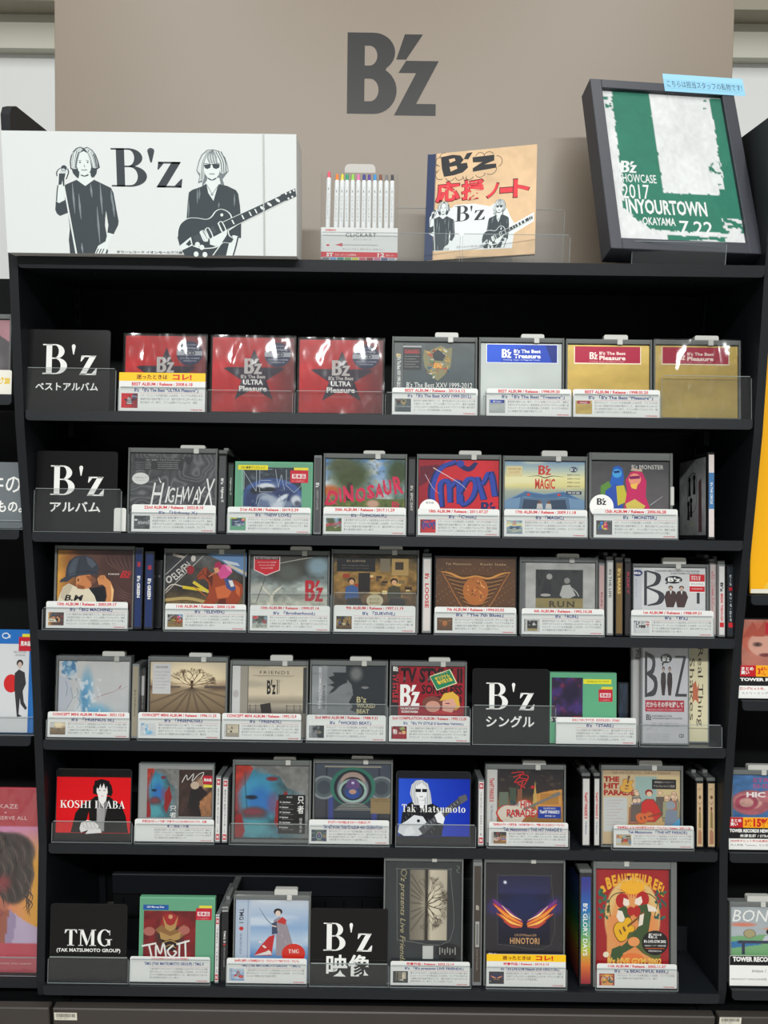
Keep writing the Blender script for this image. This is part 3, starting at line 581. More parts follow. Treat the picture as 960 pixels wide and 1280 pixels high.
def art_highway():
    A = Art((72, 74, 76), res=(96, 86)).no(3, .2); n = fbm(A.U / 26, A.V / 34, 2); w = np.sin(n * 46 + A.U * .06); A._mix(np.clip(w * 2 - 1.0, 0, 1) * .45, (140, 142, 144))._mix(np.clip(-w * 2 - 1.2, 0, 1) * .6, (42, 44, 46))
    A.R(4, 8, 62, 28, (52, 54, 56)); A.T('CD + DVD + フォトブックレット', 18, 9, 58, 12.5, (190, 190, 188))
    for k in range(4): A.T('Highway X 収録曲', 5, 14 + k * 3.4, 24, 16 + k * 3.4, (160, 160, 160)); A.T('Live Track & Music Video', 32, 14 + k * 3.4, 56, 16 + k * 3.4, (160, 160, 160))
    A.Pg([(62, 5), (74, 5), (70, 18), (66, 18)], (50, 52, 54)); A.El(12, 43, 10, 10, (205, 206, 204), n=28); A.T('Highway X', 5, 40, 19, 43, (90, 90, 90)); A.T('22nd Original Album', 6, 45, 18, 47, (120, 120, 120))
    c = (218, 220, 218)
    for ch, x0, x1, y0, y1 in (('H', 24, 40, 50, 88), ('I', 41, 47, 56, 84), ('G', 45, 53, 58, 84), ('H', 53, 63, 58, 86), ('W', 62, 75, 56, 82), ('A', 73, 81, 60, 86), ('Y', 80, 89, 56, 84), ('X', 86, 100, 42, 88)): A.T(ch, x0, y0, x1, y1, c, b=.0, sh=.30)
    A.St([(36, 50), (33, 40)], [1.6, .2], c); A.St([(24, 88), (18, 90)], [1.4, .2], c)
    return A.sq(0.76)
def art_newlove():
    g = cmap(240, 540, 3.69, 293, 577, 389, 665)
    A = Art((98, 158, 126), res=(100, 90)); K = (44, 52, 60); m = (A.U > 10) & (A.U < 87) & (A.V > 6) & (A.V < 66)
    B = A.C.copy(); A.rc(10, 6, 87, 66, K).el(48, 52, 42, 30, (60, 84, 140), .06).el(48, 58, 38, 26, (46, 58, 96), .3); A.no(18, .35, (150, 162, 178), thr=.56).no(10, .4, (28, 34, 44), thr=.55, seed=5)
    A.el(40, 34, 12, 5, (200, 206, 212), .5).el(28, 40, 10, 5, (30, 36, 46), .4).el(44, 38, 9, 3.4, (34, 40, 50), .5).el(46, 54, 16, 8, (150, 162, 178), .7, rot=25).el(36, 60, 9, 6, (96, 110, 140), .7, rot=-20).el(56, 62, 12, 6, (186, 194, 204), .6, rot=-30).el(62, 50, 9, 3, (196, 204, 212), .5, rot=-35).el(80, 54, 7, 8, (190, 196, 204), .6).el(82, 58, 4, 4, (80, 86, 100), .7).el(70, 60, 6, 5, (110, 124, 146), .8)
    A.C = np.where(m[..., None], A.C, B); L = (156, 168, 176)
    for p in (((222, 270), (222, 165), (290, 270), (290, 165)), ((232, 262), (232, 176)), ((366, 165), (306, 165), (306, 272), (366, 272)), ((310, 218), (360, 218)), ((380, 165), (394, 250), (408, 190), (424, 262)), ((432, 165), (432, 240), (470, 274), (504, 240), (504, 165)), ((222, 290), (222, 342), (268, 342))): A.St(g(*p) if len(p) == 2 else g(*p), .7, L) if len(p) == 2 else [A.St(g(a, b), .7, L) for a, b in zip(p[:-1], p[1:])]
    A.St(g((290, 330), (300, 290), (330, 280), (362, 300), (372, 340)), .7, L); A.St(g((300, 340), (310, 304), (334, 294), (354, 312), (360, 340)), .7, L); A.St(g((400, 285), (420, 340), (440, 285)), .7, L)
    A.R(2, 3, 42, 10, (228, 216, 40)); A.T('CD+豪華ブックレット', 6, 4.6, 38, 8.6, (90, 80, 20), b=.02); samp(A, 72, 10, 96, 28); return A
def samp(A, x0, y0, x1, y1):
    w, h = x1 - x0, y1 - y0; A.R(x0 + w * .2, y0 - h * .22, x1, y0 - h * .02, (230, 214, 60)); A.R(x0, y0, x1, y1, (196, 28, 50)); A.R(x0 + w * .1, y0 + h * .3, x0 + w * .86, y0 + h * .66, (236, 226, 226))
    A.T('見本品', x0 + w * .14, y0 + h * .33, x0 + w * .82, y0 + h * .63, (196, 28, 50), b=.03); A.T('ケースは空です', x0 + w * .1, y0 + h * .8, x0 + w * .8, y0 + h * .93, (240, 190, 190))
def art_dinosaur():
    A = Art((90, 120, 170), res=(100, 90)).vg((0, (84, 132, 190)), (35, (150, 172, 196)), (55, (92, 118, 110)), (100, (110, 120, 60))).no(5, .8, (215, 220, 226), thr=.5)
    A.rc(0, 62, 100, 100, (88, 104, 52)).no(14, .5, (160, 150, 70), thr=.55); A.el(32, 26, 24, 26, (64, 76, 42), .8).el(20, 10, 16, 12, (76, 84, 56), .8).el(92, 20, 14, 22, (58, 74, 44), .8); A.po([(24, 66), (28, 36), (34, 36), (34, 66)], (54, 48, 34)); A.no(26, .35, (36, 44, 26), thr=.55)
    A.el(6, 50, 12, 8, (176, 92, 40), .8).el(60, 70, 8, 6, (190, 150, 130), .6)
    c = (196, 34, 74)
    for ch, x0, x1, y0, y1, tl in (('D', 1, 16, 50, 74, 12), ('I', 17, 21, 46, 68, -8), ('N', 22, 36, 42, 68, -6), ('O', 38, 51, 44, 68, 0), ('S', 52, 62, 40, 62, -6), ('A', 62, 73, 38, 60, -6), ('U', 73, 84, 32, 56, -8), ('R', 85, 97, 26, 54, -10)):
        A.T(ch, x0, y0, x1, y1, c, b=.035, tilt=tl, sh=.1); A.St([(x0 + 1, y0 + 3), ((x0 + x1) / 2, (y0 + y1) / 2 + 5), (x1 + 1, y1 - 2)], [.3, 1.4, .3], (222, 60, 100))
    A.T("B'z", 84, 66, 94, 76, c, 'logo'); return A.sq(0.86)
def art_cmon():
    A = Art((196, 34, 46), res=(100, 90)).no(4, .12); Bl = (42, 66, 160); Bd = (24, 34, 92)
    A.po([(0, 0), (34, 0), (18, 30), (10, 60), (12, 100), (0, 100)], (150, 24, 40)); A.po([(2, 12), (26, 8), (10, 40), (0, 48)], (96, 20, 40))
    A.St([(46, 4), (28, 14), (18, 38), (16, 70), (26, 100)], [9, 8, 9, 9, 9], Bd); A.St([(47, 2), (30, 12), (20, 36), (18, 70), (28, 100)], [6, 6, 6, 6, 6], Bl)
    A.St([(46, 4), (62, 16), (72, 4)], [6, 9, 5], Bd); A.El(52, 6, 5, 6, Bl)
    for p in ([(30, 84), (28, 44), (38, 40), (40, 76)], [(40, 50), (50, 38), (52, 78)], [(52, 60), (62, 34), (72, 40), (68, 66), (56, 80), (54, 62)], [(74, 30), (82, 70)], [(80, 44), (90, 22), (96, 64)]): A.St(p, [7, 9, 9, 8, 8, 6][:len(p)], Bd); A.St([(a - 1, b - 1) for a, b in p], [4, 6, 6, 5, 5, 4][:len(p)], Bl)
    A.T("B'z", 78, 74, 97, 96, Bd, 'logo'); A.St([(18, 14), (50, 40), (60, 52)], [1.2, .6, .3], (225, 210, 215)); A.St([(8, 26), (18, 50), (26, 60)], [.8, .5, .3], (210, 190, 200)); return A.sq(0.76)
def art_magic():
    A = Art((200, 200, 150), res=(96, 86)).vg((0, (120, 150, 176)), (18, (176, 190, 180)), (34, (226, 220, 160)), (52, (214, 204, 140)), (62, (160, 168, 150)), (100, (110, 130, 150))).no(5, .5, (230, 226, 190), thr=.5, sx=.5)
    R = (196, 60, 50); A.T("B'z", 42, 8, 58, 28, R, 'logo'); A.T('MAGIC', 38, 36, 63, 58, R, b=.03); A.St([(28, 32), (42, 30), (50, 34), (60, 30), (74, 32)], [.4, 1.5, 2, 1.5, .4], (70, 60, 50))
    A.Pg([(0, 84), (26, 62), (50, 68), (74, 62), (100, 82), (100, 100), (0, 100)], (110, 142, 172)); A.Pg([(8, 80), (26, 64), (50, 70), (74, 64), (94, 80), (74, 74), (50, 78), (26, 74)], (70, 104, 144)); A.Pg([(20, 76), (80, 76), (82, 100), (18, 100)], (84, 112, 140))
    A.Pg([(24, 80), (44, 82), (44, 100), (22, 100)], (54, 70, 90)); A.Pg([(56, 82), (76, 80), (78, 100), (56, 100)], (54, 70, 90))
    for x in (30, 68): A.El(x, 70, 2.2, 2.6, (196, 60, 50))
    for x in (44, 55): A.El(x, 86, 2.2, 3, (120, 80, 60)); A.Pg([(x - 4, 100), (x - 3, 89), (x + 3, 89), (x + 4, 100)], (190, 188, 184))
    A.R(2, 10, 22, 32, (214, 200, 150)); A.T('初回限定盤', 4, 14, 20, 18, (150, 110, 60)); A.T('ストラップ付', 6, 20, 18, 26, (180, 90, 50)); A.El(86, 16, 5, 6, (60, 74, 96)); A.T('B’z', 82, 13, 90, 19, WH)
    for k in range(4): A.T('初回盤 DVD付', 78, 26 + k * 8, 94, 29 + k * 8, (50, 60, 80), b=.02)
    A.R(77, 62, 96, 69, (30, 46, 76)); A.T('限定盤', 79, 63.5, 94, 67.5, WH); return A.sq(0.64)
def art_monster():
    A = Art((88, 86, 88)).vg((0, (70, 70, 72)), (100, (96, 92, 94))).no(7, .1)
    A.T("B'z MONSTER", 52, 6, 93, 15, (205, 205, 200))
    A.Pg([(26, 30), (28, 12), (34, 8), (40, 14), (42, 32), (40, 60), (20, 70)], (34, 96, 186)); A.El(33, 24, 6, 9, (70, 160, 220)); A.Pg([(28, 20), (36, 18), (37, 22), (30, 24)], (14, 44, 110)); A.Pg([(12, 50), (22, 40), (28, 56), (26, 84), (12, 90)], (92, 140, 60)); A.Pg([(18, 60), (32, 44), (42, 60), (40, 98), (18, 98)], (44, 80, 170)); A.Pg([(32, 50), (42, 48), (48, 80), (34, 90)], (196, 186, 60))
    A.Pg([(46, 60), (44, 38), (50, 22), (58, 18), (66, 22), (71, 40), (70, 70), (76, 96), (42, 98)], (196, 40, 96)); A.El(56, 36, 8, 12, (232, 150, 120)); A.Pg([(48, 30), (62, 28), (63, 34), (50, 36)], (130, 20, 90)); A.Pg([(50, 46), (60, 44), (58, 56), (52, 54)], (236, 190, 80)); A.Pg([(44, 86), (56, 76), (70, 90), (66, 98), (46, 98)], (210, 190, 90)); A.St([(76, 88), (92, 70)], [1, .4], (180, 190, 195)); A.Pg([(50, 18), (54, 12), (60, 16), (64, 12), (66, 20)], (190, 170, 150)); return A.sq(0.66)
def art_circle():
    A = Art((170, 172, 174)).vg((0, (150, 152, 154)), (60, (205, 205, 206)), (100, (160, 160, 162))).no(8, .15)
    A.St([(34, 22), (64, 20), (64, 64), (34, 66), (34, 22)], 1, (50, 50, 52)); 
    for x, y in ((40, 26), (58, 24), (46, 54), (36, 58)): A.El(x, y, 5, 4, (30, 30, 32)); A.Pg([(x - 5, y + 22), (x - 3, y + 3), (x + 3, y + 3), (x + 5, y + 22)], (44, 44, 46))
    A.Pg([(74, 30), (84, 26), (86, 96), (74, 96)], (110, 80, 84)); A.R(40, 82, 60, 89, (180, 184, 170)); return A
def cmap(ox, oy, sc, x0, y0, x1, y1):
    """crop pixels -> 0..100 of a cover given by its photo pixels"""
    return lambda *p: [((ox + a / sc - x0) / (x1 - x0) * 100, (oy + b / sc - y0) / (y1 - y0) * 100) for a, b in p]
def art_bigmachine():
    g = cmap(0, 670, 3.69, 67, 688, 164, 784)
    A = Art((96, 66, 58), res=(100, 90)).hg((0, (206, 150, 66)), (14, (160, 104, 52)), (32, (96, 66, 56)), (60, (84, 56, 50)), (100, (70, 46, 44))).no(6, .16).no(24, .06); K = (24, 24, 30)
    A.Pg(g((300, 222), (340, 240), (400, 246), (432, 282), (460, 330), (240, 330), (262, 270), (275, 240)), (222, 212, 186)); A.Pg(g((300, 222), (320, 236), (300, 280), (280, 300), (262, 290), (270, 250)), (196, 184, 160))
    A.Pg(g((398, 246), (470, 232), (484, 300), (440, 320), (425, 280)), K)
    A.Pg(g((345, 186), (400, 180), (416, 200), (420, 215), (410, 222), (410, 234), (396, 244), (372, 250), (342, 246), (334, 220)), (200, 128, 78)); A.Pg(g((380, 186), (410, 186), (418, 208), (404, 214), (390, 200)), (150, 90, 56)); A.Pg(g((342, 226), (380, 236), (372, 250), (342, 246)), (140, 84, 52))
    A.Pg(g((258, 218), (262, 206), (284, 192), (288, 150), (300, 118), (330, 96), (376, 90), (412, 104), (434, 128), (442, 152), (436, 182), (400, 180), (352, 186), (318, 196), (296, 214)), (56, 62, 72))
    A.Pg(g((300, 150), (320, 110), (350, 98), (336, 140), (330, 180), (300, 190)), (78, 86, 98)); A.Pg(g((380, 96), (412, 110), (430, 134), (410, 150), (390, 130)), (84, 92, 104)); A.St(g((290, 186), (340, 170), (400, 166), (438, 174)), .8, (34, 38, 46)); A.St(g((346, 96), (350, 130), (344, 172)), .5, (34, 38, 46))
    A.El(*g((346, 205))[0], 3.0, 4.4, (214, 146, 96)); A.El(*g((346, 206))[0], 1.5, 2.6, (130, 74, 48))
    A.Pg(g((436, 200), (448, 184), (470, 182), (480, 196), (500, 212), (516, 250), (512, 290), (500, 330), (470, 330), (484, 280), (478, 240), (462, 226), (444, 228)), (208, 140, 86)); A.Pg(g((500, 220), (516, 252), (512, 300), (502, 320), (506, 268)), (236, 190, 130))
    for k in range(3): A.St(g((446 + k * 9, 186), (450 + k * 9, 204)), .5, (120, 70, 44))
    A.Pg(g((404, 200), (420, 190), (432, 204), (424, 220), (408, 226)), (120, 78, 60))
    A.T('B.M', *(lambda q: (q[0][0], q[0][1], q[1][0], q[1][1]))(g((282, 276), (372, 304))), K, b=.03, sh=.2); q = g((488, 173), (540, 180)); A.T('BIG MACHINE', *q[0], *q[1], (220, 210, 200), b=.03); q = g((542, 160), (600, 194)); A.T("B'z", *q[0], *q[1], (190, 40, 48), 'logo', sh=.35)
    for k in range(7): A.St(g((470 + k * 22, 90), (490 + k * 20, 130), (560 + k * 8, 170)), [.2, .8, .2], (112, 84, 78))
    for k in range(4): A.St(g((530, 235 + k * 14), (570, 262 + k * 12), (600, 270 + k * 14)), [.2, .7, .2], (116, 88, 82))
    return A
def art_eleven():
    g = cmap(240, 670, 3.69, 206.5, 694, 301.5, 785); h = cmap(0, 670, 3.69, 206.5, 694, 301.5, 785)
    A = Art((92, 84, 70), res=(100, 90)).vg((0, (104, 108, 108)), (25, (70, 66, 60)), (45, (50, 46, 42)), (70, (120, 98, 60)), (100, (150, 120, 70))).no(10, .3).no(30, .12)
    A.Pg(g((60, 88), (150, 78), (242, 80), (242, 190), (200, 170), (130, 120)), (98, 134, 176)); A.Pg(g((130, 112), (200, 126), (212, 140), (150, 130)), (196, 204, 214)); A.Pg(g((160, 130), (242, 168), (242, 184), (150, 138)), (196, 188, 170))
    A.Pg(h((750, 84), (900, 84), (750, 270)), (56, 56, 60)); A.Pg(h((750, 84), (838, 84), (750, 170)), (48, 48, 50)); A.St(h((752, 190), (858, 88)), .8, (196, 194, 188)); A.St(h((752, 276), (930, 94)), .8, (196, 194, 188)); A.St(h((790, 90), (842, 104)), 3.5, (168, 160, 148))
    A.T('ELEVEN', *(lambda q: (q[0][0], q[0][1], q[1][0], q[1][1]))(h((782, 148), (880, 182))), (214, 212, 206), b=.01, tilt=-43); A.El(*h((775, 205))[0], 4, 5, (200, 196, 188)); A.El(*h((775, 205))[0], 2.2, 3, (56, 56, 60)); A.El(*h((884, 108))[0], 3, 4.5, (200, 196, 188))
    A.St(h((752, 265), (790, 228), (850, 240), (960, 262)), 1.2, (214, 206, 190)); A.St(h((752, 300), (860, 290), (960, 310)), 4, (176, 152, 96)); A.Pg(h((838, 232), (930, 246), (930, 258), (838, 246)), (206, 184, 40)); A.St(g((0, 215), (70, 260)), 4, (206, 186, 60)); A.St(g((0, 235), (60, 280)), 1, (180, 90, 50))
    H = (150, 64, 34); HD = (96, 40, 26); HL = (196, 100, 56)
    A.Pg(g((14, 192), (30, 170), (46, 150), (62, 148), (72, 168), (100, 176), (150, 198), (200, 208), (224, 226), (228, 262), (214, 296), (196, 320), (150, 330), (150, 300), (110, 302), (80, 330), (30, 330), (60, 296), (72, 262), (70, 220), (52, 200), (24, 204)), H)
    A.Pg(g((62, 150), (72, 168), (90, 190), (86, 240), (74, 214), (58, 190)), HD); A.Pg(g((100, 240), (150, 226), (180, 250), (160, 284), (112, 290)), HL); A.Pg(g((190, 220), (214, 240), (212, 280), (196, 262)), HL); A.St(g((16, 196), (44, 178), (66, 200)), .8, (40, 26, 24)); A.El(*g((44, 168))[0], .9, 1.1, K_); A.Pg(g((118, 292), (150, 288), (152, 330), (110, 330)), HD)
    A.Pg(g((140, 196), (176, 200), (196, 244), (176, 256), (152, 240)), (66, 78, 130)); A.Pg(g((160, 206), (178, 206), (188, 232), (172, 236)), (214, 214, 210))
    A.Pg(g((112, 176), (100, 160), (118, 140), (142, 132), (170, 146), (178, 168), (150, 196), (124, 200)), (206, 80, 140)); A.Pg(g((140, 134), (170, 146), (176, 168), (158, 160)), (236, 140, 180)); A.El(*g((112, 140))[0], 4.6, 5.6, (170, 40, 84)); A.Pg(g((92, 150), (112, 148), (120, 166), (100, 176)), (214, 150, 110)); A.El(*g((-14, 160))[0], 5, 6, (150, 40, 50)); A.St(g((100, 170), (70, 190)), 1.0, (214, 150, 110)); return A
K_ = (24, 22, 24)
def art_brotherhood():
    A = Art((122, 136, 138), res=(96, 86)).vg((0, (70, 72, 70)), (45, (98, 108, 108)), (70, (152, 160, 152)), (100, (184, 184, 168))).no(6, .35).no(16, .2)
    A.el(46, 22, 28, 32, (66, 66, 60), .6).el(50, 34, 14, 16, (86, 90, 84), .7).el(88, 20, 14, 18, (128, 152, 162), .8).el(10, 74, 16, 16, (170, 172, 164), .8)
    A.St([(28, 100), (28, 84), (34, 72), (42, 62)], [5, 4, 3, .8], (206, 202, 184)); A.St([(28, 84), (18, 70), (14, 58)], [3, 2, .8], (206, 202, 184)); A.St([(8, 96), (16, 60), (20, 40)], 1, (70, 74, 72)); A.St([(36, 16), (60, 8), (80, 2)], 1, (200, 196, 180))
    A.Pg([(4, 2), (38, 2), (38, 30), (20, 42), (4, 30)], (222, 200, 200)); A.Pg([(5, 8), (37, 8), (37, 29), (20, 40), (5, 29)], (196, 40, 52)); A.R(5, 3, 37, 8, (44, 40, 40)); A.T('B’z 10th Original Album', 7, 4, 35, 7, WH)
    for k in range(3): A.T('Brotherhood 全11曲収録', 9 + k * 2, 12 + k * 6, 33 - k * 2, 15 + k * 6, (240, 210, 210))
    A.T("B'z", 71, 50, 95, 94, (176, 38, 48), 'logo'); A.T('Brotherhood', 74, 40, 95, 47, (60, 66, 70)); return A.sq(0.66)
def art_survive():
    A = Art((110, 86, 48), res=(100, 90)).vg((0, (58, 52, 36)), (40, (150, 116, 62)), (100, (74, 54, 34))).no(12, .45)
    A.R(4, 5, 50, 30, (34, 34, 36)); A.T("B'z SURVIVE", 16, 9, 38, 13, (170, 150, 120)); A.T('9th Original Album', 10, 18, 42, 20.5, (140, 130, 120)); A.T('Survive / Liar! Liar! / Calling', 10, 23, 42, 25, (130, 120, 110))
    rr = random.Random(6)
    for i in range(26): x = rr.uniform(2, 96); y = rr.uniform(32, 80); A.R(x, y, x + rr.uniform(3, 9), y + rr.uniform(3, 8), rr.choice([(196, 160, 90), (60, 44, 30), (150, 60, 40), (214, 190, 130), (84, 70, 50), (40, 34, 28), (120, 100, 66)]))
    A.R(30, 32, 44, 66, (40, 36, 34)); A.R(56, 6, 68, 30, (120, 110, 90)); A.R(70, 6, 90, 36, (170, 140, 86)); A.R(74, 12, 84, 26, (60, 50, 40))
    for x, c in ((21, (60, 90, 140)), (72, (70, 66, 50))): A.El(x + 1, 47, 4.5, 6, (50, 34, 24)); A.El(x + 1, 49, 3, 4.5, (206, 158, 118)); A.Pg([(x - 7, 80), (x - 6, 58), (x + 1, 54), (x + 8, 58), (x + 10, 76)], c); A.Pg([(x - 4, 78), (x + 12, 78), (x + 16, 96), (x - 6, 96)], (44, 42, 44))
    A.El(50, 82, 10, 12, (196, 184, 150), n=24); A.T('ROCK\nBAND', 44, 77, 56, 88, (110, 96, 70)); A.El(50, 68, 8, 2, (190, 160, 80)); return A.sq(0.74)
def art_blues():
    A = Art((84, 62, 48), res=(110, 90)).no(6, .2); A.el(50, 50, 60, 50, (96, 66, 44), .8)
    for k in range(16):
        y = 26 + k * 3.6; w = 40 - k * 1.9; A.St([(50 - w, y), (50 - w * .5, y + 5), (50, y + 3.5), (50 + w * .5, y + 5), (50 + w, y)], .8, (182, 132, 78) if k % 2 else (52, 34, 22))
    A.St([(6, 24), (18, 27), (34, 35), (50, 31), (66, 35), (82, 27), (94, 24)], [.8, 3, 3, 2, 3, 3, .8], (206, 144, 72)); A.St([(7, 24), (16, 44), (24, 64), (34, 84), (44, 96)], 1.1, (170, 110, 60)); A.St([(93, 24), (84, 44), (76, 64), (66, 84), (56, 96)], 1.1, (170, 110, 60))
    A.El(50, 56, 16, 24, (172, 104, 52), n=30); rr = random.Random(2)
    for i in range(34): a = rr.random() * 6.28; r = rr.uniform(0, 13); x = 50 + r * math.cos(a); y = 56 + r * 1.5 * math.sin(a); A.St([(x, y), (x + rr.uniform(-6, 6), y + rr.uniform(-6, 6))], rr.uniform(.6, 1.6), rr.choice([(220, 150, 80), (110, 60, 36), (236, 170, 110), (90, 50, 30), (190, 84, 60)]))
    for i in range(120): x = (i * 37) % 100; y = 16 + (i * 53) % 70; (A.El(x, y, .5, .6, (190, 160, 130), n=5) if abs(x - 50) > 44 - (y - 24) * .5 or y < 24 else None)
    A.T('Tak Matsumoto', 12, 9, 44, 13, (200, 170, 130), sp=1.2); A.T('Koshi Inaba', 56, 9, 88, 13, (200, 170, 130), sp=1.2); return A.sq(0.80)
def art_run():
    A = Art((188, 188, 184), res=(96, 86)).no(3, .05); A.rc(0, 0, 6, 100, (110, 112, 112)); A.rc(20, 14, 84, 92, (40, 40, 40)).rc(20, 72, 84, 92, (150, 136, 84)); A.no(8, .1)
    A.el(50, 50, 40, 20, (62, 62, 60), .8, a=.0)
    A.El(38, 28, 4, 6, (170, 168, 164)); A.Pg([(28, 56), (32, 36), (38, 34), (42, 56), (36, 72), (26, 72)], (20, 20, 22)); A.El(62, 36, 4, 6, (150, 148, 144)); A.Pg([(52, 66), (56, 46), (66, 44), (74, 66), (66, 72), (56, 72)], (190, 190, 186)); A.El(33, 66, 7, 3, (180, 176, 170)); A.St([(66, 48), (74, 58), (78, 68)], 1.6, (190, 190, 186)); A.T('RUN', 38, 78, 72, 91, (70, 56, 30), sp=1.3, b=.03); return A.sq(0.70)
def art_first():
    A = Art((206, 208, 208), res=(80, 70)).no(3, .04).rc(0, 0, 12, 100, (190, 192, 196)); K = (62, 64, 70)
    A.El(6, 14, 7, 8, (48, 58, 110)); A.T("B'z", 1, 11, 11, 17, WH, 'logo'); A.T('B’z デビューアルバム', 3, 30, 5.5, 76, (110, 110, 116), rot=1)
    A.St([(18, 8), (34, 18), (32, 40), (18, 50)], [3, 7, 7, 3], K); A.St([(18, 50), (38, 66), (36, 88), (20, 96)], [3, 8, 8, 3], K); A.R(15, 8, 19, 96, K)
    A.R(80, 36, 96, 39, K); A.R(88, 39, 92, 90, K)
    A.T('TAKAHIRO MATSUMOTO ON GUITAR', 30, 6, 92, 10, (50, 50, 56), b=.02); A.T('KOSHI INABA ON VOCAL', 52, 12, 92, 16, (50, 50, 56), b=.02)
    A.El(56, 30, 12, 10, (40, 42, 48)); A.T("B'z", 48, 24, 66, 35, WH, b=.04); A.Pg([(44, 38), (50, 36), (46, 42)], (40, 42, 48))
    for x in (52, 67): A.El(x, 50, 3.4, 5, (70, 52, 44)); A.El(x, 52, 2.4, 4, (196, 160, 140)); A.Pg([(x - 9, 74), (x - 6, 60), (x, 56), (x + 6, 60), (x + 9, 74), (x + 4, 100), (x - 6, 100)], (74, 58, 56)); A.Pg([(x - 1.5, 58), (x + 1.5, 58), (x, 68)], (225, 225, 225))
    A.R(78, 16, 99, 62, WH); A.R(78, 16, 99, 34, (200, 36, 46)); A.T('タワレコ\nプライス', 80, 19, 93, 31, WH, b=.04); A.T('タワレコプライス', 80, 38, 97, 43, (90, 30, 30), b=.02); A.R(78, 46, 99, 60, (200, 36, 46)); A.T('TOWER RECORDS', 81, 51, 96, 54, WH); return A.sq(0.60)
def art_friends3():
    g = cmap(0, 780, 3.69, 70, 827, 161, 922)
    A = Art((214, 214, 212), res=(100, 90)).vg((0, (212, 212, 210)), (100, (202, 208, 212))).no(3, .04)
    A.po(g((272, 170), (300, 165), (330, 175), (345, 210), (335, 240), (305, 250), (275, 235)), (108, 164, 200)); A.no(20, .0); m = ((A.U < 26) & (A.V < 26)); n = fbm(A.U / 5, A.V / 5, 2); A._mix((m & (n > .55)).astype(float) * .7, (216, 226, 234))._mix((m & (n < .38) & (A.U > 4)).astype(float) * .7, (50, 110, 160))
    A.po(g((256, 240), (300, 255), (325, 300), (318, 360), (300, 410), (248, 420)), (196, 202, 212)); A.el(52, 74, 22, 14, (104, 182, 220), .9).el(40, 40, 8, 26, (120, 180, 214), .9).el(36, 58, 6, 22, (66, 140, 190), .8, a=.6).el(30, 72, 4, 16, (222, 230, 236), .9)
    n2 = fbm(A.U / 4 + 9, A.V / 6, 3); A._mix(((A.U > 24) & (A.U < 60) & (A.V > 24) & (A.V < 74) & (n2 > .6)).astype(float) * .8, (232, 238, 242))
    for p in (((300, 400), (325, 350), (315, 300)), ((330, 350), (350, 330), (345, 300)), ((290, 270), (300, 300), (295, 340)), ((350, 400), (362, 370), (350, 345))): A.St(g(*p), .6, (96, 124, 150))
    A.St(g((440, 345), (480, 330), (530, 312), (556, 286), (548, 306), (590, 290)), [.4, .8, .5, 1.0, .5, .3], (170, 110, 112)); return A
def tree(A, cx, cy, r, col, seed=1, rot=0.0, up=-1):
    rr = random.Random(seed)
    def br(x, y, a, l, w, d):
        x2 = x + math.cos(a) * l; y2 = y + math.sin(a) * l; A.St([(x, y), (x2, y2)], [w, w * .6], col)
        if d: [br(x2, y2, a + rr.uniform(-.75, .75), l * rr.uniform(.66, .84), w * .58, d - 1) for _ in range(3)]
    for da in (-1.25, -.75, -.25, .3, .8, 1.3): br(cx, cy, rot - math.pi / 2 + da, r * .42, 1.5, 4)
def art_friends2():
    A = Art((150, 134, 110), res=(100, 90)).vg((0, (196, 184, 160)), (30, (214, 198, 164)), (44, (150, 126, 100)), (48, (96, 78, 62)), (56, (146, 126, 98)), (100, (110, 92, 70))).el(55, 26, 30, 24, (244, 226, 186), .9, a=.8)
    for a in (-70, -50, -30, -12, 8, 26, 44, 62): q = math.radians(90 + a); A.li([(55, 48), (55 + math.cos(q) * 80, 48 + math.sin(q) * 80)], 3, (84, 70, 56), .6)
    A.R(53.8, 34, 56.6, 50, (66, 48, 34)); tree(A, 55, 44, 26, (98, 74, 50), 3); A.R(0, 45, 40, 48, (90, 78, 70)); A.R(72, 44, 100, 48, (90, 78, 70))
    A.R(3, 3, 27, 60, (196, 196, 196)); A.T('CD+DVD', 7, 8, 23, 12, (80, 80, 84), b=.02)
    for k in range(6): A.T('B’z FRIENDS 初回限定盤', 5, 18 + k * 6, 25 - (k % 3) * 3, 20 + k * 6, (120, 120, 124))
    return A.sq(0.72)
def art_friends():
    A = Art((188, 176, 152), res=(90, 80)).vg((0, (190, 178, 156)), (60, (206, 194, 168)), (76, (146, 136, 120)), (82, (176, 168, 150)), (100, (110, 104, 96))).no(5, .5, (150, 142, 126), thr=.52, sx=.5); A.rc(0, 0, 11, 100, (200, 200, 198)).rc(11, 0, 21, 100, (150, 144, 132)).rc(21, 0, 22, 100, (90, 88, 84)); A.el(5, 60, 4, 8, (150, 140, 140), .3, a=.5)
    A.T('FRIENDS', 37, 10, 77, 17, (50, 46, 42), sp=1.25); A.R(28, 20, 84, 20.8, (90, 84, 76)); A.R(34, 22.4, 80, 22.8, (90, 84, 76)); A.T("B'z", 47, 29, 59, 60, (22, 22, 24), b=.03); A.R(60.5, 29, 61.6, 60, (22, 22, 24)); A.T('MINI ALBUM FRIENDS', 62.2, 30, 64.4, 59, (50, 50, 50), rot=1)
    for x in (24, 32, 74, 84, 92): A.R(x, 82, x + .8, 98, (70, 64, 60))
    A.R(22, 84, 38, 85, (70, 64, 60)); A.R(72, 84, 96, 85, (70, 64, 60)); A.Pg([(38, 82), (52, 78), (54, 100), (40, 100)], (52, 48, 46)); A.R(96, 2, 100, 100, (60, 60, 60)); return A.sq(0.66)
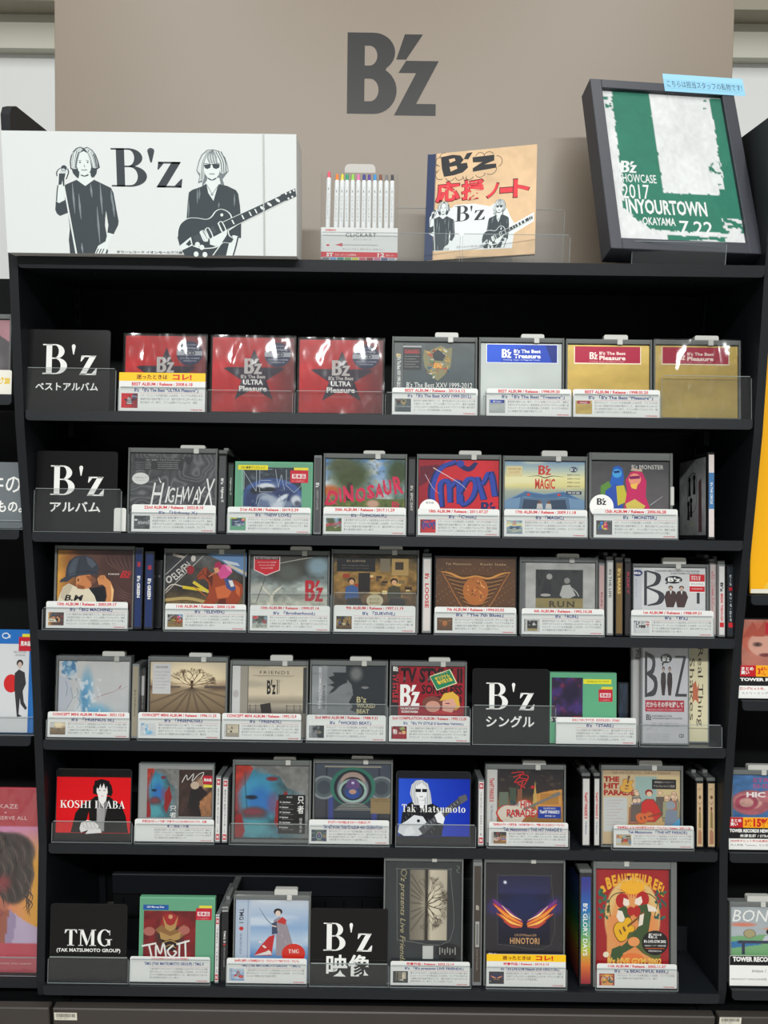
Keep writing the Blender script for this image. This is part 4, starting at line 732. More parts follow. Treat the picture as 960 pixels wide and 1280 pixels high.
def art_wicked():
    A = Art((120, 124, 126), res=(96, 86)).rc(0, 0, 20, 100, (140, 144, 146)).no(4, .08); D = (44, 48, 52)
    A.po([(46, 0), (100, 0), (100, 100), (66, 100), (52, 92), (56, 84), (50, 76), (56, 60), (54, 40), (46, 24)], D); A.no(12, .2, (70, 74, 78), thr=.6); A.po([(22, 24), (30, 20), (28, 14), (48, 14), (48, 34), (38, 42), (30, 54), (22, 60), (30, 44), (22, 40), (30, 36)], D); A.el(72, 44, 5, 2.6, (170, 170, 168), .4); A.el(72, 42, 8, 3, (30, 32, 36), .4, a=.5); A.el(60, 16, 8, 14, (110, 112, 112), .8)
    A.T('BAD COMMUNICATION~English', 8, 4, 13, 90, (215, 215, 215), rot=1, b=.01); A.T('B’z WICKED BEAT', 15, 42, 18, 92, (60, 62, 66), rot=1, b=.02); A.T('B’z', 61, 64, 74, 76, (196, 186, 140), b=.01); A.T('WICKED', 61, 78, 86, 87, (196, 186, 140), b=.02); A.T('BEAT', 61, 90, 78, 99, (196, 186, 140), b=.02); return A.sq(0.66)
def art_tvstyle():
    A = Art((150, 22, 38), res=(80, 72)).no(8, .15); A.rc(0, 0, 10, 100, (44, 40, 42))
    K = (34, 22, 26); A.T('TV STYLE II', 12, 2, 97, 34, K, b=.04); A.T('SONGLESS', 41, 38, 97, 58, K, b=.04); A.T('VERSION', 50, 62, 96, 76, K, b=.04)
    A.T("B'z", 2, 0, 9, 10, WH, 'logo'); A.T('TV STYLE II', 1.5, 16, 9, 76, (196, 40, 54), rot=1, b=.03); A.T("B'z", 12, 38, 39, 84, WH, 'logo'); A.T('TAK MATSUMOTO', 12, 86, 38, 91, WH, b=.04); A.T('KOSHI INABA', 14, 93, 37, 98, WH, b=.04)
    A.El(56, 78, 14, 16, (120, 70, 60)); A.El(57, 84, 10, 12, (206, 150, 130)); A.Pg([(66, 72), (72, 56), (84, 52), (92, 62), (94, 84), (88, 92), (82, 68)], (226, 180, 70)); A.Pg([(70, 72), (84, 66), (90, 82), (82, 98), (70, 92)], (222, 166, 146)); A.R(74, 76, 80, 78, (90, 40, 40)); A.Pg([(52, 100), (66, 92), (90, 98), (96, 100)], (190, 40, 50))
    A.Pg([(52, 20), (80, 4), (90, 34), (62, 50)], (236, 226, 180)); A.Pg([(53, 21), (79, 6), (88, 33), (62.5, 48)], (30, 130, 90)); A.T('オリジナル\n着せ替え集', 60, 17, 82, 34, (236, 200, 60), b=.04, tilt=-24); A.T('TV STYLE NOTE', 58, 11, 76, 15, (236, 226, 180), tilt=-24); return A.sq(0.65)
def art_stars():
    A = Art((96, 172, 130), simple=True); B = Art((44, 34, 60), res=(44, 44)).no(5, .8, (70, 50, 120), thr=.4).no(9, .7, (150, 40, 70), thr=.55, seed=3).el(62, 40, 24, 30, (30, 24, 50), .5, a=.7)
    A.put(B, 0, 5, 49, 62, 1); A.T("STAR'S", -2, 63, 32, 69.5, WH, b=.0) ; A.T("B'z", 35, 62, 49, 70, (196, 40, 50), 'logo'); A.R(0, 62, 49, 62.2, (30, 24, 40)); A.L.insert(1, (np.array([(0, 60), (49, 60), (49, 71), (0, 71)], float), np.array([(0, 1, 2), (0, 2, 3)]), (44, 34, 50)))
    A.L[2] = A.L[2]; A.R(50, 7, 94, 14, (228, 224, 50)); A.T('CD+Blu-ray ファンクラブ', 56, 9, 90, 12, (90, 90, 20), b=.02); samp(A, 74, 22, 96, 40); A.R(50, 72, 84, 100, (196, 216, 206)); return A
def art_single():
    A = Art((210, 210, 214), simple=True); K = (56, 54, 58)
    A.St([(8, 6), (24, 12), (22, 24), (10, 27)], [3, 7, 7, 3], K); A.St([(10, 27), (28, 34), (26, 46), (8, 50)], [3, 8, 8, 3], K); A.R(5, 4, 10, 52, K)
    A.R(72, 8, 96, 10, K); A.Pg([(90, 10), (96, 10), (78, 50), (72, 50)], K); A.R(72, 48, 98, 51, K)
    A.El(52, 11, 13, 5, (40, 40, 44)); A.T("B'z", 44, 8, 60, 14, WH, b=.04); A.Pg([(42, 16), (48, 15), (44, 20)], (40, 40, 44))
    for x in (46, 60): A.El(x, 22, 3, 2.4, (60, 44, 40)); A.El(x, 23, 2, 2, (200, 170, 150)); A.Pg([(x - 6, 36), (x - 5, 27), (x, 25), (x + 5, 27), (x + 6, 36), (x + 3, 50), (x - 3, 50)], (56, 44, 44))
    A.R(6, 55, 92, 67, (190, 34, 60)); A.T('だからその手を離して', 8, 56.5, 90, 62.5, WH, b=.03); A.T('DAKARA SONO TE O HANASHITE', 10, 64, 88, 66, (240, 200, 205)); A.T("B'z", 8, 70, 20, 76, K, 'logo'); A.T('KOSHI INABA ON VOCAL\nTAKAHIRO MATSUMOTO ON GUITAR', 21, 70.5, 88, 75, K, b=.02)
    for k in range(2): A.T('作詞・作曲・編曲 松本孝弘', 20, 78.5 + k * 2.6, 80, 80 + k * 2.6, (120, 120, 124))
    A.St([(8, 86), (16, 85), (20, 82)], .4, (120, 120, 124)); A.T('CD', 80, 90, 92, 94, (90, 90, 96), b=.04)
    for k in range(4): A.T('DAKARA SONO TE O HANASHITE', 8, 90 + k * 2, 60, 91.2 + k * 2, (150, 150, 154))
    return A
def art_single2():
    A = Art((222, 214, 178), simple=True); K = (60, 50, 46); A.T('Real Thing', 46, 1, 78, 84, K, rot=1); A.T('Shakes', 14, 12, 38, 78, (90, 74, 66), rot=1)
    A.Pg([(30, 40), (44, 36), (50, 44), (60, 38), (54, 50), (58, 60), (40, 56), (28, 60)], (190, 110, 80)); return A
def art_tadamono():
    A = Art((60, 120, 140), res=(100, 90)).no(4, .2).hg((0, (150, 50, 50)), (15, (70, 130, 146)), (55, (60, 110, 124)), (100, (120, 118, 116))).no(6, .3)
    A.po([(0, 0), (26, 0), (14, 26), (0, 40)], (172, 56, 46)); A.po([(20, 0), (100, 0), (100, 40), (70, 30), (60, 14), (30, 10)], (120, 120, 118)); A.no(14, .2)
    A.el(30, 40, 24, 30, (58, 144, 184), .6, a=.8).el(34, 50, 16, 20, (40, 90, 176), .7, a=.6).el(52, 52, 8, 14, (120, 70, 110), .8, a=.6); A.el(26, 66, 18, 9, (86, 66, 70), .5).el(24, 64, 13, 4, (120, 60, 70), .5).el(28, 86, 18, 12, (78, 150, 160), .8).el(22, 44, 8, 3, (24, 34, 50), .5).el(50, 18, 8, 3, (120, 40, 50), .5); A.po([(56, 50), (70, 34), (78, 60), (62, 90), (54, 80)], (136, 34, 36)); A.po([(0, 70), (8, 66), (14, 90), (10, 100), (0, 100)], (140, 36, 40)); A.li([(12, 8), (16, 60)], 1, (50, 60, 66))
    A.R(59, 40, 96, 94, (22, 22, 24)); A.T('只\n者', 85, 42, 94, 66, WH, b=.01, ls=1.1)
    A.T('稲\n葉\n浩\n志', 88, 72, 92, 92, (200, 200, 200), ls=1.1)
    A.T('通常盤', 70, 42, 78, 44.4, (210, 210, 210))
    for k in range(6): A.T('01. Starchaser', 61, 49 + k * 7, 76 - (k % 2) * 3, 51.4 + k * 7, (220, 220, 220), b=.02); A.T('Sayonara Dengeki', 64, 52.4 + k * 7, 80, 54 + k * 7, (150, 150, 150))
    return A
def art_inaba2():
    A = Art((150, 152, 150), simple=True); B = art_tadamono(); B.L = []; A.put(B, 10, 5, 54, 80, 2)
    C_ = Art((60, 44, 40), res=(44, 60)).no(6, .3).el(70, 30, 20, 16, (150, 120, 100), .8).po([(30, 100), (44, 40), (66, 34), (96, 60), (100, 100)], (36, 26, 28)).po([(60, 70), (100, 44), (100, 100), (70, 100)], (150, 104, 70)); C_.no(10, .3); A.put(C_, 54, 6, 100, 78, 1)
    A.St([(58, 26), (64, 14), (66, 22), (74, 12), (72, 24), (80, 14), (88, 10), (84, 20)], .9, (225, 225, 220)); A.El(76, 30, 6, 6, (190, 170, 150)); A.Pg([(66, 66), (70, 38), (78, 36), (84, 60)], (30, 26, 28)); A.T('只\n者', 42, 62, 51, 80, WH, ls=1.1)
    samp(A, 87, 15, 106, 30) if 0 else None; A.R(87, 15, 100, 28, (186, 30, 50)); A.T('見本品', 88, 19, 99, 24, WH, b=.04); A.R(88, 29, 100, 33, (226, 214, 70)); return A.sq(0.88)
def art_network():
    A = Art((70, 74, 84), res=(110, 100)).no(5, .15).vg((0, (70, 78, 92)), (100, (60, 62, 66)))
    A.rc(14, 4, 16, 100, (40, 46, 58)).rc(84, 4, 86, 100, (40, 46, 58)).rc(18, 30, 24, 100, (60, 70, 130)).rc(76, 30, 82, 100, (60, 70, 130)).rc(12, 4, 88, 7, (150, 146, 130))
    for (cx) in (12, 88): A.el(cx, 48, 17, 24, (130, 138, 140), .06).el(cx, 48, 14, 20, (82, 92, 98), .06).el(cx, 48, 9, 14, (62, 70, 78), .06)
    A.po([(24, 100), (24, 40), (76, 40), (76, 100)], (52, 60, 70)); A.el(50, 46, 30, 40, (52, 112, 96), .05).el(50, 48, 25, 36, (34, 38, 46), .05).el(50, 50, 21, 32, (120, 122, 130), .05).el(50, 34, 16, 18, (160, 140, 130), .08).el(50, 52, 17, 26, (30, 32, 40), .05).rg(50, 54, 17, 22, .12, (150, 180, 170), .3).el(50, 54, 13, 17, (58, 70, 100), .05).el(50, 42, 9, 12, (96, 72, 120), .08).el(50, 60, 9, 11, (44, 74, 140), .08).el(50, 56, 5, 5, (180, 140, 120), .2).el(50, 38, 2, 2.6, (200, 190, 220), .3)
    for k in range(5): A.rc(36 - k * 2.5, 80 + k * 3, 66 + k * 2.5, 81.6 + k * 3, (160, 158, 146))
    A.R(74, 68, 100, 100, (138, 118, 84)); A.T('TM NETWORK\nTRIBUTE ALBUM', 76, 70, 98, 76, (80, 66, 44)); return A.sq(0.64)
def guitar(A, cx, cy, s, col, edge, rot=-35, neck=(70, 60, 54), nl=30):
    q = math.radians(rot); f = lambda x, y: (cx + (x * math.cos(q) - y * math.sin(q)) * s, cy + (x * math.sin(q) + y * math.cos(q)) * s)
    o = [(-16, 0), (-14, -8), (-6, -11), (1, -7), (6, -9), (11, -7), (12, -2), (9, 2), (12, 6), (8, 9), (2, 7), (-6, 11), (-14, 8)]
    sm = [tuple(p) for k in _st(o + [o[0]], [0.01] * (len(o) + 1), 3) for p in (k[0],)]
    A.Pg([f(x * 1.08, y * 1.08) for x, y in sm], edge); A.Pg([f(x, y) for x, y in sm], col); A.Pg([f(4, -1.4), f(nl, -1.1), f(nl, 1.1), f(4, 1.4)], neck); A.Pg([f(nl, -2.2), f(nl + 7, -2), f(nl + 7, 1.6), f(nl, 1.8)], neck); A.Pg([f(-3, -3), f(0, -3), f(0, 3), f(-3, 3)], neck); A.Pg([f(-9, -3), f(-7, -3), f(-7, 3), f(-9, 3)], neck); return f
def art_hit2():
    A = Art((44, 40, 44), res=(96, 86)).vg((0, (40, 38, 42)), (45, (54, 46, 44)), (60, (120, 84, 50)), (100, (150, 110, 60))).rc(0, 0, 13, 100, (196, 196, 192)).po([(60, 46), (84, 38), (98, 36), (98, 80), (66, 80)], (196, 138, 70)); A.no(20, .2, (240, 200, 130), thr=.6); A.rc(13, 0, 14.5, 100, (60, 60, 60))
    for (x, y, w, h, c) in ((16, 42, 12, 36, (100, 110, 96)), (30, 34, 8, 40, (70, 84, 70)), (40, 36, 6, 30, (130, 84, 60)), (70, 44, 24, 20, (170, 120, 60))): A.R(x, y, x + w, y + h, c)
    A.Pg([(60, 66), (63, 20), (66, 66)], (190, 160, 90)); A.St([(32, 6), (48, 4), (42, 14), (52, 18), (40, 24), (50, 34)], 1.6, (200, 44, 48)); A.St([(34, 14), (44, 10), (36, 24), (46, 22), (44, 36)], 1.4, (200, 44, 48)); A.St([(42, 8), (54, 12), (48, 30)], 1.3, (200, 44, 48)); A.El(60, 32, 3, 3, (180, 40, 44))
    f = guitar(A, 42, 78, 1.75, (206, 196, 180), (190, 60, 54), -33, (120, 116, 110), 30)
    A.T('The', 30, 58, 42, 68, (34, 50, 90), sh=.3); A.T('HIT', 44, 58, 58, 72, (190, 40, 46), b=.03); A.T('PARADE II', 26, 74, 70, 88, (190, 40, 46), b=.03); A.T('TheHIT PARADE II', 3, 16, 9, 60, (190, 40, 46), rot=1, b=.03); A.T('Tak Matsumoto', 5, 66, 8, 96, (60, 80, 130), rot=1)
    A.R(67, 68, 97, 90, (28, 60, 150)); A.T('TheHIT PARADE II', 69, 75, 95, 81, WH, b=.03, sh=.1); A.T('TAK MATSUMOTO', 74, 70, 90, 73, WH); A.T('通常盤 CD', 76, 84, 90, 87, WH); return A.sq(0.73)
def art_hit1():
    A = Art((198, 176, 140), res=(80, 70)).no(4, .06).rc(0, 0, 100, 7, (178, 156, 124)).po([(42, 10), (70, 10), (70, 60), (42, 60)], (150, 176, 170)).po([(70, 10), (100, 10), (100, 80), (70, 80)], (206, 186, 140)).po([(34, 60), (100, 70), (100, 100), (34, 100)], (190, 160, 110)); K = (110, 84, 70)
    A.T('TAK MATSUMOTO · THE HIT PARADE', 12, 1.5, 88, 6, (120, 96, 76)); 
    for i, (t, x) in enumerate((('THE', 22), ('HIT', 22), ('PARADE', 42))): A.T(t, 2, 10 + i * 11, x, 19 + i * 11, (166, 42, 38), b=.05)
    guitar(A, 32, 24, .75, (216, 164, 74), (120, 80, 50), -80, (110, 80, 60), 14)
    A.R(2, 44, 32, 100, (190, 194, 192))
    for k in range(9): A.T('Produced by 松本孝弘', 6, 48 + k * 5, 27 - (k % 3) * 4, 50 + k * 5, (190, 110, 104))
    rr = random.Random(8)
    for i in range(16): x = rr.choice([40, 44, 76, 84, 90, 95]) + rr.uniform(-3, 3); y = rr.uniform(34, 60); c = rr.choice([(120, 130, 150), (196, 160, 60), (170, 110, 90), (150, 150, 120), (100, 90, 84)]); A.El(x, y, 3.4, 4, K); A.El(x, y, 2.9, 3.5, (222, 190, 160)); A.Pg([(x - 6, y + 34), (x - 5, y + 6), (x + 5, y + 6), (x + 6, y + 34)], K); A.Pg([(x - 5.3, y + 33), (x - 4.4, y + 6.6), (x + 4.4, y + 6.6), (x + 5.3, y + 33)], c)
    A.El(60, 36, 5, 5.5, (150, 50, 44)); A.El(60.5, 38, 3.4, 4, (226, 190, 160)); A.Pg([(48, 84), (50, 52), (56, 46), (66, 46), (72, 56), (78, 72), (68, 84)], K); A.Pg([(49, 83), (51, 53), (57, 47), (65, 47), (71, 57), (76, 71), (68, 83)], (196, 52, 50)); guitar(A, 56, 76, .8, (206, 104, 60), K, -18, (120, 70, 50), 22)
    A.El(88, 56, 6, 7, (140, 150, 160)); A.Pg([(80, 90), (82, 64), (96, 64), (98, 90)], (120, 132, 150)); A.Pg([(80, 100), (100, 76), (100, 100)], (80, 150, 190)); A.R(64, 14, 95, 30, (44, 42, 44)); A.T('通算最高のトリビュート', 67, 17, 92, 20, (210, 200, 190)); A.T('アルバムついに完成', 66, 23, 93, 27, (210, 200, 190)); return A.sq(0.83)
def art_tmg2():
    A = Art((98, 162, 128), simple=True); B = Art((120, 30, 34), res=(56, 56)).no(7, .3).no(14, .3, (70, 16, 22), thr=.5).el(50, 36, 20, 22, (150, 40, 40), .3).el(50, 54, 26, 26, (60, 44, 36), .4).el(50, 62, 14, 14, (24, 20, 20), .4); A.put(B, 4, 16, 76, 78, 1); K = (30, 18, 18); Y = (176, 140, 84)
    A.Pg([(20, 42), (30, 34), (50, 42), (60, 34), (66, 44), (54, 54), (34, 54)], (140, 100, 60)) ; A.El(41, 30, 12, 11, (160, 40, 40)); A.Pg([(30, 22), (34, 40), (41, 44), (48, 40), (52, 22), (46, 34), (41, 36), (36, 34)], Y); A.El(41, 24, 3, 3, (200, 150, 110)); A.El(12, 44, 8, 6, (170, 100, 90)); A.El(60, 42, 8, 6, (170, 100, 90)); A.Pg([(26, 44), (41, 50), (56, 44), (54, 54), (41, 58), (28, 54)], Y); A.Pg([(30, 58), (41, 54), (52, 58), (48, 70), (34, 70)], K); A.St([(30, 60), (41, 56), (52, 60)], 1.4, Y); A.St([(33, 66), (41, 62), (49, 66)], 1.2, Y)
    W = (226, 226, 222)
    for p in ([(2, 64), (22, 60)], [(12, 62), (16, 78)], [(22, 78), (22, 62), (28, 74), (32, 60), (36, 78)], [(46, 62), (38, 70), (44, 78), (50, 72), (46, 70)], [(54, 60), (54, 78)], [(62, 56), (63, 78)], [(50, 61), (68, 56)]): A.St(p, 2.4, W)
    A.R(3, 8, 38, 15, (24, 84, 160)); A.T('CD+Blu-ray Disc', 8, 9.6, 32, 13, WH, b=.02); samp(A, 76, 12, 98, 28); A.R(4, 78, 100, 80, (98, 162, 128)); return A.sq(0.92)
def art_tmg1():
    A = Art((168, 186, 208), res=(96, 86)).vg((0, (196, 204, 214)), (50, (140, 170, 206)), (70, (176, 196, 216)), (100, (96, 140, 190))).no(5, .7, (214, 222, 230), thr=.5, sx=.4); A.rc(0, 0, 20, 100, (176, 190, 208)).rc(16, 0, 17, 100, (130, 150, 176))
    A.T('TMG I', 5, 16, 11, 42, (44, 50, 66), rot=1, b=.02); A.El(8, 52, 3, 3.6, (190, 50, 50)); A.T('TAK MATSUMOTO GROUP', 6, 60, 9, 98, (60, 80, 120), rot=1)
    A.El(58, 21, 6, 6, (40, 36, 42)); A.El(58, 24, 3.6, 5, (222, 200, 184)); A.Pg([(52, 36), (60, 30), (68, 34), (72, 50), (80, 84), (88, 100), (56, 100), (56, 60)], (150, 140, 148)); A.Pg([(56, 40), (64, 30), (70, 36), (68, 44)], (190, 54, 50)); A.Pg([(50, 42), (56, 38), (58, 60), (50, 62)], (60, 70, 96)); A.Pg([(34, 84), (46, 66), (54, 62), (52, 80), (50, 100), (26, 100)], (190, 44, 48)); A.Pg([(26, 100), (44, 92), (52, 98)], (220, 216, 210)); A.St([(32, 14), (42, 34), (52, 46)], [.4, .9, 1.2], (60, 70, 90)); A.St([(50, 46), (56, 48)], 2, (222, 200, 184))
    for i in range(14): A.St([(58 + (i * 5) % 20, 50 + (i * 11) % 44), (60 + (i * 5) % 20, 56 + (i * 11) % 44)], .5, (190, 184, 186))
    for i in range(5): A.El(34 + (i * 7) % 16, 76 + (i * 9) % 20, 1.8, 1.8, (226, 216, 206), n=8)
    A.El(80, 96, 16, 18, (206, 48, 36), n=28); A.T('TMG', 73, 88, 88, 95, WH, 'serif') ; return A.sq(0.70)
def art_livefriends():
    A = Art((52, 56, 58), res=(80, 110)).no(4, .06); A.rc(32, 9, 82, 84, (170, 158, 132)); n = A.U
    for k in range(3): A.C[..., k] = np.where((A.U > 32) & (A.U < 82) & (A.V > 9) & (A.V < 84), np.interp(A.U, [32, 50, 54, 60, 82], [(110, 140, 70, 200, 176)[i] * (1, .95, .84)[k] for i in range(5)]), A.C[..., k])
    for (y) in (14, 22, 30, 36, 44, 54, 62, 74): A.li([(34, y), (54, 46 + (y - 46) * .2)], 1.6, (70, 64, 54), .6)
    A.el(62, 44, 12, 16, (226, 216, 190), .8, a=.6); A.rc(52, 9, 56, 84, (46, 42, 38))
    tree(A, 54, 46, 24, (70, 60, 48), 5, rot=math.pi / 2)
    A.St([(16, 84), (15, 14), (20, 8), (82, 8), (86, 13), (86, 84), (16, 84)], .45, (130, 130, 124))
    A.T("B'z presents Live Friends", 18, 10, 27, 108, (176, 166, 130), rot=1, sh=.3); A.El(24, 12, 4, 4, (150, 140, 110)); A.El(24, 12, 3, 3, (52, 56, 58)); A.St([(94, 4), (98, 6), (94, 9), (98, 12)], .8, (110, 120, 110))
    A.R(50, 90, 64, 104, (190, 192, 188)); A.El(84, 96, 17, 9, (34, 34, 36), n=28)
    for k in range(7): A.R(72 + k * 3.4, 91 + (k % 3), 73.4 + k * 3.4, 99 - (k % 2) * 2, (150, 150, 146))
    return A.sq(0.78)
def art_hinotori():
    A = Art((44, 42, 46), res=(90, 110)).no(4, .08); 
    for k in range(3): A.C[..., k] = np.where((A.U > 16) & (A.U < 84) & (A.V > 13) & (A.V < 84), np.interp(A.V, [13, 30, 34, 56, 84], [(36, 44, 24, 30, 18)[i] * (1, 1.0, 1.5)[k] * (1.25 if k == 2 else 1) for i in range(5)]), A.C[..., k])
    A.el(50, 44, 30, 14, (24, 40, 96), .9, a=.6); A.el(12, 46, 10, 8, (60, 50, 120), .9, a=.7).el(90, 44, 10, 9, (60, 50, 120), .9, a=.7); A.el(25, 20, 2, 1.6, (230, 235, 245), .8)
    for sgn in (-1, 1):
        for (a, b, w, c) in (((4, 58), (36, 38), 7, (120, 50, 130)), ((5, 59), (36, 42), 6, (190, 60, 40)), ((4, 60), (34, 44), 3.4, (240, 150, 60)), ((4, 61), (32, 52), 4.6, (200, 80, 40)), ((5, 62), (28, 53), 2.4, (250, 190, 90)), ((5, 63), (24, 60), 3.2, (190, 70, 60)), ((6, 56), (26, 44), 1.6, (255, 225, 150))):
            A.St([(51 + sgn * a[0] * .7, a[1] + 3), (51 + sgn * (a[0] + b[0] * 1.15) / 2, (a[1] + b[1]) / 2 + 3.5), (51 + sgn * b[0] * 1.15, b[1])], [w * .3, w * 1.15, w * .25], c)
    A.St([(16, 84), (15, 18), (21, 13), (79, 13), (85, 18), (85, 84), (16, 84)], .35, (96, 96, 100))
    A.T('LIVE-GYM Pleasure 2018', 38, 73, 66, 75.4, (200, 160, 120)); A.T('HINOTORI', 32, 77, 70, 83.5, (206, 160, 110), b=.02, sp=1.1); A.T("B'z", 4, 93, 16, 101, (190, 190, 196), 'logo'); A.T('HINOTORI', 62, 94, 92, 99, (150, 60, 60)); return A.sq(0.81)
def art_glory():
    A = Art((40, 80, 150), res=(20, 80)).vg((0, (50, 60, 140)), (8, (60, 60, 140)), (30, (40, 110, 180)), (50, (60, 150, 120)), (68, (180, 190, 60)), (82, (220, 120, 50)), (100, (150, 40, 56))); A.T("B'z GLORY DAYS", 20, 25, 70, 74, WH, rot=1, b=.02); A.T('LIVE-GYM Pleasure 2008', 78, 34, 92, 66, (220, 220, 220), rot=1); return A
def art_glory_side():
    A = Art((40, 80, 150), res=(50, 70)).vg((0, (30, 40, 80)), (25, (24, 60, 90)), (45, (30, 100, 60)), (62, (120, 130, 30)), (80, (150, 80, 30)), (100, (110, 30, 40)))
    for k in range(22): A.li([(0, 12 + k * 4), (100, 20 + k * 4.2)], 1.6, (14, 16, 20), .8)
    return A
def art_reel():
    A = Art((150, 36, 40), res=(96, 120)).no(4, .06).rc(4, 0, 96, 100, (158, 36, 40)); A.el(50, 52, 38, 44, (222, 186, 120), .06).po([(14, 48), (86, 48), (84, 98), (16, 98)], (222, 150, 90)).el(50, 56, 30, 34, (226, 140, 80), .2, a=.7)
    A.El(50, 19, 17, 8, (240, 176, 50)); 
    for k in range(13): a = math.radians(200 + k * 11.6 - 30 + 10); x = 50 + 24 * math.cos(math.radians(15 + k * 12.5)); y = 17 + 14 * math.sin(math.radians(15 + k * 12.5)); A.Pg([(50 + 14 * math.cos(math.radians(12 + k * 12.5)), 20 + 6 * math.sin(math.radians(12 + k * 12.5))), (50 + 14 * math.cos(math.radians(19 + k * 12.5)), 20 + 6 * math.sin(math.radians(19 + k * 12.5))), (x, y)], (196, 60, 40))
    Y = (232, 170, 50)
    for i, (ch, x, y, w, h, t) in enumerate((('a', 6, 17, 7, 8, -20), ('B', 14, 8, 7, 13, -16), ('E', 22, 6, 6, 12, -12), ('A', 28, 5, 7, 11, -8), ('U', 35, 4.4, 6, 11, -5), ('T', 42, 4, 6, 11, -2), ('I', 49, 4, 3, 11, 0), ('F', 53, 4, 5, 11, 3), ('U', 59, 4.6, 6, 11, 6), ('L', 66, 5.4, 6, 11, 10), ('R', 71, 7, 7, 12, 14), ('E', 79, 9.5, 5.5, 12, 18), ('E', 85, 12.5, 5, 12, 20), ('L', 90, 17, 5, 11, 22))): A.T(ch, x, y, x + w, y + h, Y, b=.05, tilt=t)
    Gn = (64, 84, 50); Gd = (40, 92, 84); SK = (236, 222, 206); Rd = (176, 38, 36)
    rr = random.Random(9)
    for i in range(46): x = rr.choice([rr.uniform(4, 18), rr.uniform(82, 96)]); y = rr.uniform(22, 52); A.El(x, y, 2.6, 1.6, rr.choice([Gd, (50, 110, 90), (70, 90, 50)]), n=7, rot=rr.uniform(0, 180))
    A.St([(20, 50), (18, 34), (26, 26), (40, 24)], 1, (70, 50, 40)); A.St([(80, 50), (84, 34), (74, 26), (60, 24)], 1, (70, 50, 40))
    A.El(36, 33, 9, 8, Rd); A.Pg([(38, 30), (45, 32), (46, 37), (40, 40), (37, 36)], SK); A.El(64, 31, 9, 8, Rd); A.Pg([(62, 28), (54, 31), (53, 36), (60, 38), (64, 34)], SK)
    A.Pg([(30, 42), (40, 38), (48, 46), (46, 62), (36, 64)], Gn); A.Pg([(30, 43), (36, 44), (42, 56), (36, 60), (28, 50)], SK); A.Pg([(58, 38), (70, 36), (76, 46), (72, 66), (58, 62)], Gn); A.Pg([(70, 36), (82, 40), (84, 44), (72, 44)], SK); A.El(48, 44, 5, 5, Rd); A.El(56, 44, 5, 6, Rd)
    A.Pg([(36, 62), (50, 62), (74, 82), (90, 90), (84, 96), (64, 88), (44, 74)], (84, 96, 54)); A.Pg([(58, 60), (74, 66), (56, 80), (34, 90), (24, 96), (20, 90), (40, 78)], Gn); A.Pg([(22, 84), (34, 80), (38, 92), (26, 98), (20, 94)], (60, 84, 50)); A.El(50, 94, 16, 6, (226, 120, 60)); A.El(14, 90, 4, 3, (230, 220, 190)); A.El(52, 76, 8, 5, (230, 150, 90))
    guitar(A, 40, 62, .95, (232, 176, 40), (130, 80, 30), -32, (120, 80, 40), 26); A.Pg([(60, 48), (66, 46), (64, 58), (58, 60)], SK)
    A.El(81, 77, 18, 13, (30, 28, 28), n=40); A.T('通算70万人を\n動員した', 72, 67, 90, 72.5, WH, b=.03); A.T('B’z LIVE-GYM 2002', 66, 74, 96, 77, WH, b=.03); A.T('“GREEN” ツアー映像収録', 66, 79, 96, 81, WH); A.R(68, 82.5, 94, 83.2, (206, 90, 40)); A.T('初回生産分のみ', 72, 84.5, 90, 86.5, WH)
    A.T("B'z LIVE GYM 2002", 16, 93, 90, 100, (236, 190, 90), b=.04); return A.sq(0.83)
def art_nb_pink():
    A = Art((176, 132, 140)).no(5, .15).po([(30, 30), (70, 10), (100, 30), (100, 90), (50, 95), (40, 60)], (92, 88, 92)).el(60, 60, 30, 20, (120, 116, 118), .5); return A
def art_nb_bluray():
    A = Art((214, 216, 218), simple=True); Bl = (32, 110, 190); A.R(0, 0, 100, 13, Bl); A.R(97, 0, 100, 100, Bl); A.T('Blu-ray', 66, 3, 74, 8, WH, b=.02); A.El(68, 5, 4.5, 3, WH); A.El(68, 5, 3.5, 2, Bl); K = (52, 50, 54)
    A.T('WORLD TOUR SPORT MAP', 78, 20, 93, 22, K); A.T('LIVE ON STAGE', 80, 23, 92, 25, K); A.El(76, 52, 9, 9, (206, 40, 40)); A.El(86, 32, 4, 3.6, (50, 40, 40)); A.El(86, 34, 2.6, 3.4, (200, 180, 170)); A.Pg([(80, 58), (80, 42), (85, 38), (92, 41), (94, 52), (90, 60)], K); A.Pg([(80, 56), (90, 58), (92, 70), (96, 76), (94, 78), (88, 72), (87, 66), (86, 82), (90, 84), (84, 85), (82, 70)], K); A.R(84, 6, 100, 20, (196, 30, 50)); A.T('見本品', 86, 10, 98, 15, WH, b=.04); A.R(88, 3, 100, 6, (230, 220, 60)); return A
